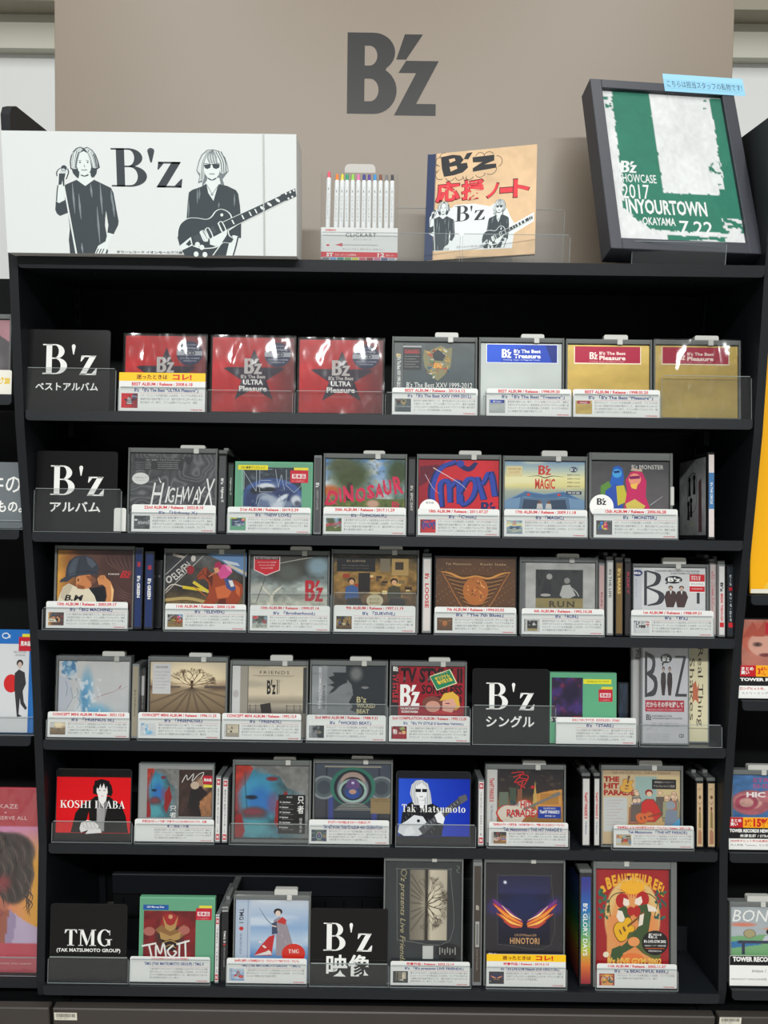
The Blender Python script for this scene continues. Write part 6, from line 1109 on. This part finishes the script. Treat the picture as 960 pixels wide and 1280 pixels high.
o = link('paper_note', A.mesh('paper_note', w_, h_, -w_ / 2, 0, 0), 'matt'); o.matrix_world = fM @ Matrix.Translation(((nx0 + nx1) / 2, -.0012, nz0)); tag(o, 'pale blue handwritten paper note on top corner of the picture frame', 'note')
stop(0, 789, 907, 302, 'small clear acrylic stand holding the black picture frame', n=-.012 + .012, base=.05)

# ------------------------------------------------------------------ category placards
def pl(jpw, x0=14, x1=88, y0=64, y1=75, b=.02): return art_placard([("B'z", 18, 18, 84, 55, 'serif', 0), (jpw, x0, y0, x1, y1, 'sans', b)])
placard(1, 33, 136, 412, pl('ベストアルバム', 10, 86, 65, 75), 'black placard with white serif letters at the head of the topmost disc row')
placard(2, 43, 145, 564, pl('アルバム', 18, 80, 63, 76), 'black placard with four katakana characters beside the scribbled grey cover')
placard(4, 590, 686, 836, art_placard([("B'z", 18, 19, 81, 55, 'serif', 0), ('シングル', 18, 63, 81, 79, 'sans', .02)]), 'black placard standing beside the green promotional case')
placard(5, 68, 163, 961, art_inaba(), 'red placard with drawing of a seated man in a dark suit')
placard(5, 494, 588, 964, art_tak(), 'blue placard with drawing of a long-haired guitarist in sunglasses')
placard(6, 61, 157, 1130, art_placard([('TMG', 19, 33, 81, 55, 'serif', 0), ('(TAK MATSUMOTO GROUP)', 9, 58, 92, 64, 'sans', .02)]), 'black placard with three serif capitals on the lowest shelf')
placard(6, 387, 484, 1136, art_placard([("B'z", 17, 19, 80, 56, 'serif', 0), ('映像', 21, 61, 78, 90, 'sans', .02)]), 'black placard with two large kanji on the lowest shelf')
for (r, a, b, y, l) in ((1, 31, 144, 460, 'first black placard of the top disc row'), (2, 41, 151, 611, 'black placard on the second disc shelf'), (4, 590, 695, 882, 'black placard beside the green case'), (5, 64, 165, 1027, 'red portrait placard'), (5, 494, 595, 1031, 'blue guitarist placard'), (6, 59, 160, 1197, 'black placard with three capitals'), (6, 386, 486, 1205, 'black placard with large kanji')):
    stop(r, a, b, y, 'clear acrylic stop in front of the ' + l)
# ------------------------------------------------------------------ front-facing discs
T4 = lambda a, b, y: (a, b, y - 6, y)
def front(r, xl, xr, yt, art, desc, grp, cardspec=None, stopspec=None, thumb=None, **kw):
    A = art; made = disc(r, xl, xr, yt, A, desc, grp, **kw); d = desc[0].lower() + desc[1:]
    short = ' '.join(d.replace('compact disc ', '').split()[:8])
    if cardspec:
        x0, x1, y0, head, title = cardspec[:5]; ex = cardspec[5] if len(cardspec) > 5 else {}
        card(r, x0, x1, y0, art_card(head, title, (thumb or A) if not (thumb or A).simple else None, seed=int(x0) % 11, **ex), 'white caption card below the ' + short)
    if stopspec: stop(r, *stopspec, 'clear acrylic stop before the ' + short)
    return made
G1, G2, G3, G4, G5, G6 = ['discs facing out on the ' + s for s in ('first disc shelf', 'second disc shelf', 'third disc shelf', 'fourth disc shelf', 'fifth disc shelf', 'lowest shelf')]
U = art_ultra()
YC = {'yellow': ('迷ったときは', 'コレ!')}
front(1, 153, 258, 418, U, 'red wrapped disc with dark star behind a yellow-topped card', G1, (148, 256, 466, 'BEST ALBUM / Release : 2008.6.18', "B'z 「B'z The Best “ULTRA Pleasure”」", dict(lines=3, **YC)), (147, 258, 484), keeper=False, wrap=True, m='glossprint', rz=.0)
front(1, 262, 369, 420, U, 'red wrapped disc with dark star, middle of the three alike', G1, None, (257, 366, 488), keeper=False, wrap=True, m='glossprint')
front(1, 371, 480, 423, U, 'red wrapped disc with dark star beside the green shield cover', G1, None, (368, 479, 489), keeper=False, wrap=True, m='glossprint')
front(1, 489, 596, 421, art_xxv(), 'grey disc cover with multicoloured shield emblem and white date line', G1, (490, 597, 485, 'BEST ALBUM / Release : 2013.6.12', "B'z 「B'z The Best XXV 1999-2012」"), (481, 597, 491), tab=(543, 572, 415, 421))
front(1, 598, 705, 422, art_treasure(), 'silver disc cover with blue banner label across the top', G1, (608, 714, 486, 'BEST ALBUM / Release : 1998.09.20', "B'z 「B'z The Best “Treasure”」"), (604, 715, 492), tab=(651, 680, 417, 423), m='foil')
P_ = art_pleasure()
front(1, 707, 815, 424, P_, 'gold disc cover with crimson label and white caption card', G1, (716, 825, 487, 'BEST ALBUM / Release : 1998.05.20', "B'z 「B'z The Best “Pleasure”」"), (716, 826, 493), tab=(755, 785, 418, 424), m='foil')
front(1, 817, 926, 425, P_, 'gold disc cover with crimson label at the right end without card', G1, None, (827, 940, 470), tab=(869, 899, 419, 425), m='foil', wrap=True)
# second
front(2, 158, 270, 560, art_highway(), 'dark grey disc cover with white scribbled lettering and swirls', G2, (164, 269, 631, '22nd ALBUM / Release : 2022.8.10', "B'z 「Highway X」"), (160, 270, 641), tab=(223, 254, 556, 562))
front(2, 292, 390, 577, art_newlove(), 'green edged promotional case with outline lettering over a blue globe', G2, (284, 388, 634, '21st ALBUM / Release : 2019.5.29', "B'z 「NEW LOVE」"), (283, 389, 641), keeper=False, body='green', th=.012)
front(2, 403, 508, 567, art_dinosaur(), 'landscape disc cover with pink brush lettering and blue sky', G2, (404, 507, 634, '20th ALBUM / Release : 2017.11.29', "B'z 「DINOSAUR」"), (403, 508, 643), tab=(453, 480, 563, 569))
front(2, 520, 626, 568, art_cmon(), 'red disc cover with large blue brush script', G2, (522, 624, 636, '18th ALBUM / Release : 2011.07.27', "B'z 「C'mon」"), (520, 625, 644), tab=(573, 601, 563, 569))
front(2, 628, 734, 570, art_magic(), 'disc cover with pale yellow sky over a blue building front', G2, (630, 734, 637, '17th ALBUM / Release : 2009.11.18', "B'z 「MAGIC」"), (628, 735, 645), tab=(677, 709, 563, 570))
mo = front(2, 736, 841, 566, art_monster(), 'grey disc cover with one blue and one magenta figure', G2, (742, 847, 636, '15th ALBUM / Release : 2006.06.28', "B'z 「MONSTER」"), (738, 848, 643), inset=(3.5, 11, 4, 3))
MB().box(.0735, -.001, .062, .081, .012, .098, .0015).build('lock_tab', 'tab', mo)
# third
front(3, 66, 166, 682, art_bigmachine(), 'brown disc cover with a boy in a grey cap raising his hand', G3, (57, 159, 752, '13th ALBUM / Release : 2003.09.17', "B'z 「BIG MACHINE」"), (52, 160, 760), inset=(3, 6, 2, 3))
front(3, 203, 305, 686, art_eleven(), 'disc cover with a jockey in pink riding a brown horse', G3, (206, 307, 755, '11th ALBUM / Release : 2000.12.06', "B'z 「ELEVEN」"), (204, 308, 762), tab=(256, 285, 681, 687))
front(3, 309, 411, 688, art_brotherhood(), 'cloudy grey disc cover with red pennant badge and bare tree', G3, (312, 412, 757, '10th ALBUM / Release : 1999.07.14', "B'z 「Brotherhood」"), (310, 413, 741), tab=(361, 388, 683, 689))
front(3, 413, 523, 687, art_survive(), 'disc cover of an ochre room with two seated men and a drum', G3, (417, 519, 757, '9th ALBUM / Release : 1997.11.19', "B'z 「SURVIVE」"), (416, 521, 741), tab=(473, 502, 682, 688))
front(3, 542, 646, 695, art_blues(), 'brown embossed disc cover with a round tangled medallion and wings', G3, (543, 645, 759, '7th ALBUM / Release : 1994.03.02', "B'z 「The 7th Blues」"), (542, 646, 766), keeper=False, th=.020)
front(3, 649, 747, 697, art_run(), 'wrapped pale disc cover with a black and white photo of two men', G3, (652, 755, 761, '6th ALBUM / Release : 1992.10.28', "B'z 「RUN」"), (651, 756, 768), tab=(696, 724, 692, 698), wrap=True)
front(3, 791, 886, 705, art_first(), 'white disc cover with huge grey letter and red price sticker', G3, (789, 892, 763, '1st ALBUM / Release : 1988.09.21', "B'z 「B'z」"), (788, 893, 770), tab=(829, 858, 697, 705), inset=(1, 5, 3, 3))
# fourth
f3, f2 = art_friends3(), art_friends2()
front(4, 68, 162, 820, f3, 'white disc cover with pale blue figure and crinkled wrap', G4, (59, 161, 890, 'CONCEPT MINI ALBUM / Release : 2021.12.8', "B'z 「FRIENDS III」"), (57, 162, 898), tab=(125, 153, 814, 820), wrap=True, thumb=f2)
front(4, 183, 283, 821, f2, 'sepia disc cover with a lone tree casting long shadows', G4, (172, 275, 891, 'CONCEPT MINI ALBUM / Release : 1996.11.25', "B'z 「FRIENDSII」"), (171, 276, 899), tab=(234, 262, 816, 822), thumb=f3)
front(4, 286, 384, 826, art_friends(), 'beige disc cover with a chair before a cloudy sea', G4, (277, 376, 892, 'CONCEPT MINI ALBUM / Release : 1992.12.9', "B'z 「FRIENDS」"), (276, 378, 900), tab=(336, 364, 819, 826))
front(4, 386, 484, 826, art_wicked(), 'grey disc cover with black torn silhouette of a face', G4, (383, 482, 894, '2nd MINI ALBUM / Release : 1988.9.21', "B'z 「WICKED BEAT」"), (382, 484, 880), tab=(436, 463, 821, 827))
front(4, 486, 583, 827, art_tvstyle(), 'red and black disc cover with green tilted sticker and cartoon heads', G4, (486, 587, 895, '2nd COMPILATION ALBUM / Release : 1995.12.20', "B'z 「B'z TV STYLE II Songless Version」"), (484, 588, 883), tab=(535, 562, 822, 828))
front(4, 687, 771, 841, art_stars(), 'green promotional case with dark purple swirl picture', G4, (695, 795, 897, "B'zもとりゆくすべてが、かけがえのない〈STARS〉", "B'z 「STARS」"), (694, 797, 904), keeper=False, body='green')
disc(4, 772, 786, 853, Art((34, 40, 48), res=(8, 20)).no(4, .5, (60, 80, 110)), 'dark disc case half hidden behind the green promotional case', G4, n=.03, keeper=False)
gs = 'slim disc singles in the acrylic tray'
disc(4, 789, 802, 807, Art((176, 176, 174), simple=True).T('Z', 30, 3, 90, 12, (90, 86, 90)), 'pale slim case at the left edge of the acrylic tray', gs, n=.024, keeper=False, body='jewelgrey', th=.008)
disc(4, 801, 862, 808, art_single(), 'tall slim white single with huge grey letters and crimson title bar', gs, n=.012, keeper=False, body='jewelgrey', th=.008, wrap=True)
disc(4, 856, 887, 806, art_single2(), 'tall slim cream single with vertical script lettering', gs, n=.028, keeper=False, body='jewelgrey', th=.008, rx=.0)
stop(4, 799, 903, 906, 'clear acrylic tray front before the slim singles')
# fifth
front(5, 171, 266, 955, art_inaba2(), 'grey promotional case showing two portrait pictures side by side', G5, (168, 267, 1024, '稲葉浩志の新しい“只者”! “只者”がついに2014年からのドラマ、主演!', '稲葉浩志 / 只者'), (167, 268, 1031), keeper=False, body='jewelgrey')
front(5, 289, 388, 950, art_tadamono(), 'disc cover with a close face painted blue and red', G5, None, (286, 386, 1030), tab=(340, 368, 947, 952), inset=(3.5, 8, 3.5, 5))
front(5, 390, 490, 949, art_network(), 'disc cover with teal and grey art deco arches', G5, (386, 486, 1025, '彼らが紡いできた物語に新たなページを刻む必携盤!', 'TM NETWORK TRIBUTE ALBUM -40th CELEBRATION-'), (385, 487, 1033), tab=(438, 465, 946, 951))
front(5, 606, 707, 956, art_hit2(), 'disc cover with a white guitar before city lights at night', G5, (611, 710, 1028, '松本孝弘のギターと名歌謡曲、TAK松本選曲ベスト、豪華にまとまる名カバーアルバム!', 'Tak Matsumoto / THE HIT PARADE II'), (608, 712, 1036), tab=(653, 682, 951, 957))
front(5, 751, 854, 957, art_hit1(), 'beige comic style disc cover with a guitarist in red', G5, (767, 867, 1032, '松本孝弘による10年代歌謡のギターアルバム! / Release : 2003.11.26', 'Tak Matsumoto 「THE HIT PARADE」'), (764, 868, 1037), tab=(799, 828, 951, 958), inset=(2, 7, 3, 3))
# lowest
front(6, 172, 267, 1122, art_tmg2(), 'green promotional case with red armoured warrior mask picture', G6, (162, 262, 1196, '日本を代表するROCK HEROが再集結!', 'TMG (TAK MATSUMOTO GROUP) / TMG II'), (161, 263, 1200), keeper=False, body='green')
front(6, 290, 387, 1119, art_tmg1(), 'disc cover with kimono swordswoman against blue clouds', G6, (283, 383, 1198, '2004年に始動した松本孝弘のソロ・プロジェクト“TMG”のフル・アルバム', 'TMG (TAK MATSUMOTO GROUP) 「TMG I」', dict(lines=3)), (282, 384, 1206), tab=(341, 370, 1112, 1119))
front(6, 478, 578, 1071, art_livefriends(), 'tall dark video case with a sideways sepia tree', G6, (488, 587, 1202, '映像作品 / Release : 2022.12.14', "B'z 「B'z presents LIVE FRIENDS」"), (487, 589, 1208), tab=(524, 550, 1066, 1072))
front(6, 604, 706, 1073, art_hinotori(), 'tall dark video case with glowing orange wings', G6, (608, 707, 1193, '映像作品 / Release : 2019.3.13', "B'z 「B'z LIVE-GYM Pleasure 2018 -HINOTORI-」", dict(lines=3, **YC)), (607, 709, 1210), tab=(649, 674, 1069, 1074))
front(6, 741, 846, 1077, art_reel(), 'tall red video case with two boxing guitarists and yellow lettering', G6, (746, 846, 1205, '11th ALBUM / Release : 2002.11.27', "B'z 「a BEAUTIFUL REEL」", dict(lines=2)), (744, 848, 1212), tab=(765, 792, 1070, 1078), inset=(4, 11, 9, 3))
# plain white tag beside the second placard
card(2, 142, 157, 635, Art((220, 220, 214), simple=True), 'blank white card edge beside the katakana placard', n=.0095)
# round badge cards
for (r, cx, cy, rad, t, l) in ((2, 752, 633, 15, "B'z", 'round white badge sticker behind the card of the two-figure cover'), (2, 537, 637, 13, '通常盤', 'round white badge sticker behind the card of the red script cover')):
    row = R[r]; n = .0095; x, tt = row.P(cx, cy, n); s = (row.xb(cx + 1, n) - row.xb(cx, n)); k = MB(); k.prism([(rad * s * math.cos(i * math.pi / 18), rad * s * math.sin(i * math.pi / 18)) for i in range(36)], 0, .0004)
    e = k.build('round_badge', 'paper'); e.matrix_world = row.M(x, tt, n); tag(e, l, 'sticker'); A = Art(WH, simple=True); 
    if t == "B'z": A.T(t, 30, 16, 70, 44, (50, 50, 54), 'logo')
    else: A.T(t, 30, 12, 70, 22, (70, 70, 74))
    w = rad * s * 2; ol = [(50 + 49 * math.cos(i * math.pi / 18), 50 + 49 * math.sin(i * math.pi / 18)) for i in range(36)]
    link('badge_print', A.mesh('badge_print', w, w, -w / 2, -w / 2, -.0002, outline=ol), 'print', e)
# ------------------------------------------------------------------ discs seen by their spines
S2 = 'discs standing spine outwards'
g = (150, 152, 150)
spine(2, 271, 282, 567, art_spine((70, 72, 74), [("B'z", 30, 30, 70, 38, WH), ('Highway X', 25, 42, 75, 62, WH)]), 'grey spine with white scribble beside the scribbled cover', S2, tab=True)
spine(2, 283, 291, 578, art_spine((44, 60, 50), [('Highway X', 30, 20, 70, 46, (200, 200, 190))]), 'dark spine tucked beside the green edged case', S2, n=.02, depth=.13)
spine(2, 391, 401, 569, art_spine((78, 78, 80), [("B'z", 20, 34, 80, 40, WH), ('NEW LOVE', 34, 44, 66, 70, (150, 150, 150))]), 'grey spine left of the landscape cover', S2, body='jewelgrey')
spine(2, 509, 519, 571, art_spine((60, 60, 62), [("B'z  EPIC DAY", 28, 36, 72, 70, (206, 200, 190))]), 'dark grey spine left of the red brush script cover', S2, tab=False)
spine(2, 885, 894, 565, Art((222, 210, 206), simple=True).R(0, 22, 100, 66, (70, 120, 170)).T("B'z THE CIRCLE", 30, 34, 75, 60, WH, b=.02, rot=1), 'pale pink spine with blue band at the right end of the second shelf', S2, n=.008, depth=.142, side=art_circle())
for (a, b, y, l) in ((166, 177, 684, 'blue spine nearest the cap boy cover'), (179, 191, 689, 'blue spine nearest the jockey cover')):
    spine(3, a, b, y, art_spine((30, 48, 96), [("B'z GREEN", 28, 34, 78, 62, WH, .04)]).R(28, 16, 76, 22, (170, 50, 60)), l, 'two blue spines on the third disc shelf', body='jewel')
spine(3, 193, 202, 700, art_spine((26, 26, 28), [('9', 30, 20, 70, 24, (120, 120, 120))]), 'black spine left of the jockey cover', S2, n=.03, depth=.12)
spine(3, 527, 539, 696, art_spine((212, 206, 200), [("B'z", 20, 20, 80, 28, (190, 40, 46), .04), ('LOOSE', 22, 34, 78, 68, (190, 40, 46), .03)]), 'white spine with red lettering left of the embossed cover', S2, tab=True, body='jewelgrey')
spine(3, 748, 756, 704, art_spine((190, 160, 158), [('RUN', 30, 40, 70, 60, (140, 60, 60))]), 'pinkish spine right of the wrapped photo cover', S2, body='jewelgrey', n=.018, tab=True)
spine(3, 758, 767, 700, art_spine((196, 196, 192), [('IN THE LIFE', 24, 10, 76, 50, (60, 60, 64), .01)]), 'white spine with dark lettering, first of three in a run', S2, body='jewelgrey', tab=True)
spine(3, 769, 779, 701, art_spine((120, 96, 56), [("B'z MARS", 20, 8, 76, 44, (220, 190, 120), .03)]), 'bronze spine with gold lettering, middle of three in a run', S2, tab=True)
spine(3, 781, 789, 702, art_spine((52, 48, 50), [('RISKY', 24, 12, 76, 44, (190, 60, 80), .01)]), 'dark spine with red lettering, last of three in a run', S2, tab=True)
spine(3, 887, 896, 703, art_spine((190, 178, 176), [('BAD COMMUNICATION', 20, 10, 50, 80, (190, 70, 80), .02), ('E.Style', 60, 14, 80, 60, (150, 90, 96))]), 'pale spine with pink lettering right of the huge letter cover', S2, body='jewelgrey', n=.02, tab=True)
spine(3, 898, 907, 705, art_spine((216, 214, 212), [("B'z", 20, 24, 80, 38, (30, 30, 34), .04), ('BREAK THROUGH', 24, 40, 76, 80, (200, 40, 46), .04)]).R(10, 82, 90, 89, (200, 36, 46)), 'white spine with bold red lettering at the right of the third shelf', S2, body='jewelgrey', tab=True)
spine(3, 909, 918, 706, art_spine((36, 44, 52), [('ビーズ', 30, 12, 70, 28, WH), ('オフ・ザ・ロック', 30, 38, 70, 80, WH)]).R(20, 30, 80, 35, (190, 40, 50)).R(10, 82, 90, 89, (200, 36, 46)), 'dark spine with katakana at the right end of the third shelf', S2, tab=False)
spine(4, 163, 172, 830, art_spine((150, 142, 122), [("B'z FRIENDS", 36, 34, 64, 72, (90, 84, 76))]), 'tan spine left of the lone tree cover', S2, body='jewelgrey', n=.008)
spine(4, 173, 181, 834, art_spine((64, 62, 60), [('FRIENDS III', 40, 20, 60, 60, (150, 150, 150))]).R(20, 10, 80, 40, (170, 170, 168)), 'dark spine with pale sticker left of the lone tree cover', S2, n=.02, depth=.13)
WR = lambda t: art_spine((222, 220, 218), [(t, 30, 16, 70, 86, (130, 130, 132))]).R(8, 2, 92, 11, (196, 30, 50)).R(8, 89, 92, 98, (196, 30, 50)).T('見本', 20, 4, 80, 9, WH, b=.04).T('見本', 20, 91, 80, 96, WH, b=.04)
spine(5, 268, 275, 970, WR('稲葉浩志 志の祝祭 ~10'), 'white spine with red ends beside the two portrait case', S2, body='jewelgrey', n=.006)
spine(5, 276.5, 284, 972, WR('稲葉浩志 稲葉世界の只者 ~10'), 'white spine with red ends beside the painted face cover', S2, body='jewelgrey', n=.006)
spine(5, 597, 605, 975, WR('TAK MATSUMOTO / 松本孝弘 ギター集'), 'white spine with red ends left of the white guitar cover', S2, body='jewelgrey', n=.006)
for a, b, l in ((727, 738, 'white spine with red lettering, left of the pair before the comic cover'), (742, 750, 'white spine with red lettering, right of the pair before the comic cover')):
    spine(5, a, b, 971, art_spine((206, 204, 200), [('TheHIT PARADE II', 24, 20, 72, 60, (196, 40, 50), .04), ('Tak Matsumoto', 38, 64, 62, 84, (60, 80, 130))]), l, S2, body='jewel', tab=True)
for a, b, l in ((870, 880, 'tan spine with drawn figures, nearer the comic cover'), (884, 895, 'tan spine with drawn figures at the right end of its shelf')):
    A = Art((206, 178, 140), simple=True).El(50, 22, 22, 3, (120, 90, 66)).Pg([(30, 70), (34, 46), (50, 40), (68, 48), (72, 72)], (140, 120, 70)).El(50, 40, 14, 3, (120, 60, 50)).Pg([(20, 96), (24, 76), (50, 72), (80, 78), (82, 96)], (170, 120, 90)).St([(20, 30), (50, 33), (80, 29)], 1.2, (120, 90, 66)).St([(20, 10), (70, 8)], 1, (120, 90, 66))
    spine(5, a, b, 977, A, l, S2, tab=True, depth=.135)
spine(6, 267.5, 273, 1144, WR('TMG / TMG II'), 'white spine with red ends beside the warrior mask case', S2, body='jewelgrey', n=.006)
spine(6, 275, 284, 1139, art_spine((34, 34, 36), [('TMG II', 30, 26, 70, 44, WH), ('THE ROCK ALBUM', 38, 50, 62, 80, (150, 150, 150))]).El(50, 47, 22, 1.6, (190, 50, 50)), 'black spine left of the kimono cover', S2, tab=True)
spine(6, 590, 602, 1078, Art((70, 62, 56), simple=True).T("B'z", 30, 34, 74, 38, (200, 196, 180), 'logo').R(24, 48, 78, 70, (170, 170, 164)).R(34, 50, 68, 68, (120, 120, 118)).T('Live Friends', 40, 72, 62, 90, (150, 150, 140), rot=1), 'tall dark video spine with a pale label between two video cases', 'video cases seen by their spines', tab=True, body='jewelgrey')
spine(6, 724, 740, 1092, art_glory(), 'tall rainbow video spine beside the red video case', 'video cases seen by their spines', depth=.125, side=art_glory_side(), keeper=True)
# ------------------------------------------------------------------ neighbouring shelf units
def neigh(label, xs, x0, x1, rows, par_side):
    u = empty('display_shelf_unit', Matrix.Translation(((x0 + x1) / 2, 0, 0)), label, 'shelf'); ox = (x0 + x1) / 2
    MB().box(x0 - ox, .262, ZB, x1 - ox, .27, R[0].O.z).build('back_panel', 'dark', u)
    for rw in rows:
        sh = shelf_part(rw, x0, x1, u); sh.location.x = -ox
    m = MB(); pts = [(0.30, 2.052), (0.03, 2.052), (0.004, 2.03)] + prof[1:] + [(-.040, ZB + .012), (.30, ZB + .012)]; m.prism(pts, par_side - ox, par_side - ox + .016, 'x'); m.build('side_panel', 'metal', u)
    return u
lx1 = -HX - .024; rx0 = HX + .024
def nrow(px, py, y0=0.0, al=10): 
    z = on_y(px, py, y0).z; return Row(0, y0=y0, al=al, z=z)
LR = [nrow(8, 494), nrow(15, 662), nrow(20, 920), nrow(25, 1222, -.02)]; RR = [nrow(945, 876), nrow(940, 1066), nrow(935, 1237, -.054), nrow(948, 744)]
ln = neigh('black shelf unit adjoining on the left', None, lx1 - 1.2, lx1, LR, lx1 - 1.22); rn = neigh('black shelf unit adjoining on the right', None, rx0, rx0 + 1.2, RR, rx0 + 1.2)
GN = 'items on the left neighbouring shelves'; GR_ = 'items on the right neighbouring shelves'
disc(LR[0], -88, 12, 392, art_nb_pink(), 'pink and grey disc cover at the left photo edge', GN)
A = Art((232, 230, 218), simple=True); A.T('フェア 2000', 80, 30, 98, 60, (226, 190, 40), b=.06); card(LR[0], -85, 14, 462, A, 'cream card with yellow print at the left photo edge')
A = Art((110, 116, 120), simple=True); A.T('藤井の', 30, 18, 96, 48, WH, b=.01); A.T('くだもの。', 40, 58, 99, 76, WH, b=.02)
R.append(LR[1]); placard(7, -70, 28, 577, A, 'grey placard with white Japanese lettering at the left photo edge'); stop(7, -70, 28, 650, 'clear acrylic stop at the left photo edge')
disc(LR[2], -68, 41, 787, art_nb_bluray(), 'blue-edged video case with a man in black seated on white', GN, keeper=False, body=mat('blue_case', (40, 110, 180), .3), inset=(1, 1, 4, 1)); stop(LR[2], -60, 44, 896, 'clear acrylic stop before the blue-edged video case')
disc(LR[3], -194, 49, 984, art_nb_portrait(), 'record sleeve with dark-haired portrait on pink and orange', GN, keeper=False, body=mat('red_sleeve', (200, 70, 84), .5), th=.006, wrap=True, inset=(1, 1, 1, 1), kind='record_sleeve', cat='record'); stop(LR[3], -190, 49, 1196, 'clear acrylic stop before the pink record sleeve')
disc(RR[0], 925, 1030, 773, art_nb_anime(), 'disc cover with a drawn orange-haired face', GR_, keeper=False)
A = Art((30, 28, 30), simple=True); A.R(0, 0, 22, 34, (190, 30, 40)); A.T('まとめ\n買い', 3, 5, 19, 28, WH, b=.03); A.R(22, 0, 100, 34, (244, 170, 30)); A.T('3枚', 24, 5, 36, 29, (200, 40, 30), b=.05); A.T('15%', 37, 3, 60, 31, (200, 40, 30), b=.06); A.T('TOWER RECORDS', 2, 38, 70, 48, WH, b=.05); A.T('SPYAIR', 40, 50, 60, 58, WH, b=.01); A.R(0, 62, 100, 100, WH); A.T('ロングヒット中、「劇場版』主題歌', 2, 66, 70, 75, (200, 40, 46), b=.03); A.T('ストリーミング1億回突破!', 4, 80, 60, 88, (60, 60, 64))
card(RR[0], 923, 1023, 832, A, 'black, red and yellow sale card below the orange-haired face')
disc(RR[1], 914, 1018, 963, art_nb_blue(), 'blue disc cover with pink creature', GR_, tab=(936, 966, 957, 963))
A = Art((30, 28, 30), simple=True); A.R(0, 0, 18, 32, (190, 30, 40)); A.T('まとめ\n買い', 2, 5, 16, 27, WH, b=.03); A.R(18, 0, 100, 32, (244, 170, 30)); A.T('3枚', 20, 5, 30, 28, (200, 40, 30), b=.05); A.T('15%OFF', 31, 3, 70, 30, (200, 40, 30), b=.06); A.T('TOWER RECORDS NEW HITS', 1, 36, 60, 47, WH, b=.05); A.T('米津玄師 / STRAY SHEEP', 14, 52, 70, 62, WH, b=.02); A.R(0, 66, 100, 100, WH); A.T('2020年大ヒット中の米津玄師、最新作!', 2, 69, 70, 77, (200, 40, 46), b=.02); A.T('大人気曲「Lemon」など収録、全15曲', 2, 82, 70, 89, (60, 60, 64))
card(RR[1], 911, 1010, 1022, A, 'black, red and yellow sale card below the blue creature cover')
disc(RR[2], 912, 1016, 1128, art_nb_bone(), 'pale disc cover with a globe on a desk and seated youth', GR_, tab=(935, 965, 1121, 1128))
A = Art((24, 24, 26), simple=True); A.T('TOWER RECORDS', 4, 3, 60, 20, WH, b=.05); A.R(0, 32, 100, 100, WH); A.T('imase / 凡才', 28, 42, 60, 56, (60, 60, 64)); A.T('MIDNIGHT DANCER収録, 待望の', 2, 74, 60, 82, (90, 90, 94))
card(RR[2], 912, 1012, 1195, A, 'black and white caption card below the globe and desk cover')
disc(RR[3], 938, 1090, 398, art_yellow(), 'large plain yellow record sleeve at the right photo edge', GR_, keeper=False, body=mat('yellow_card', (240, 176, 24), .5), th=.005, inset=(.5, .5, .5, .5), kind='record_sleeve', cat='record')
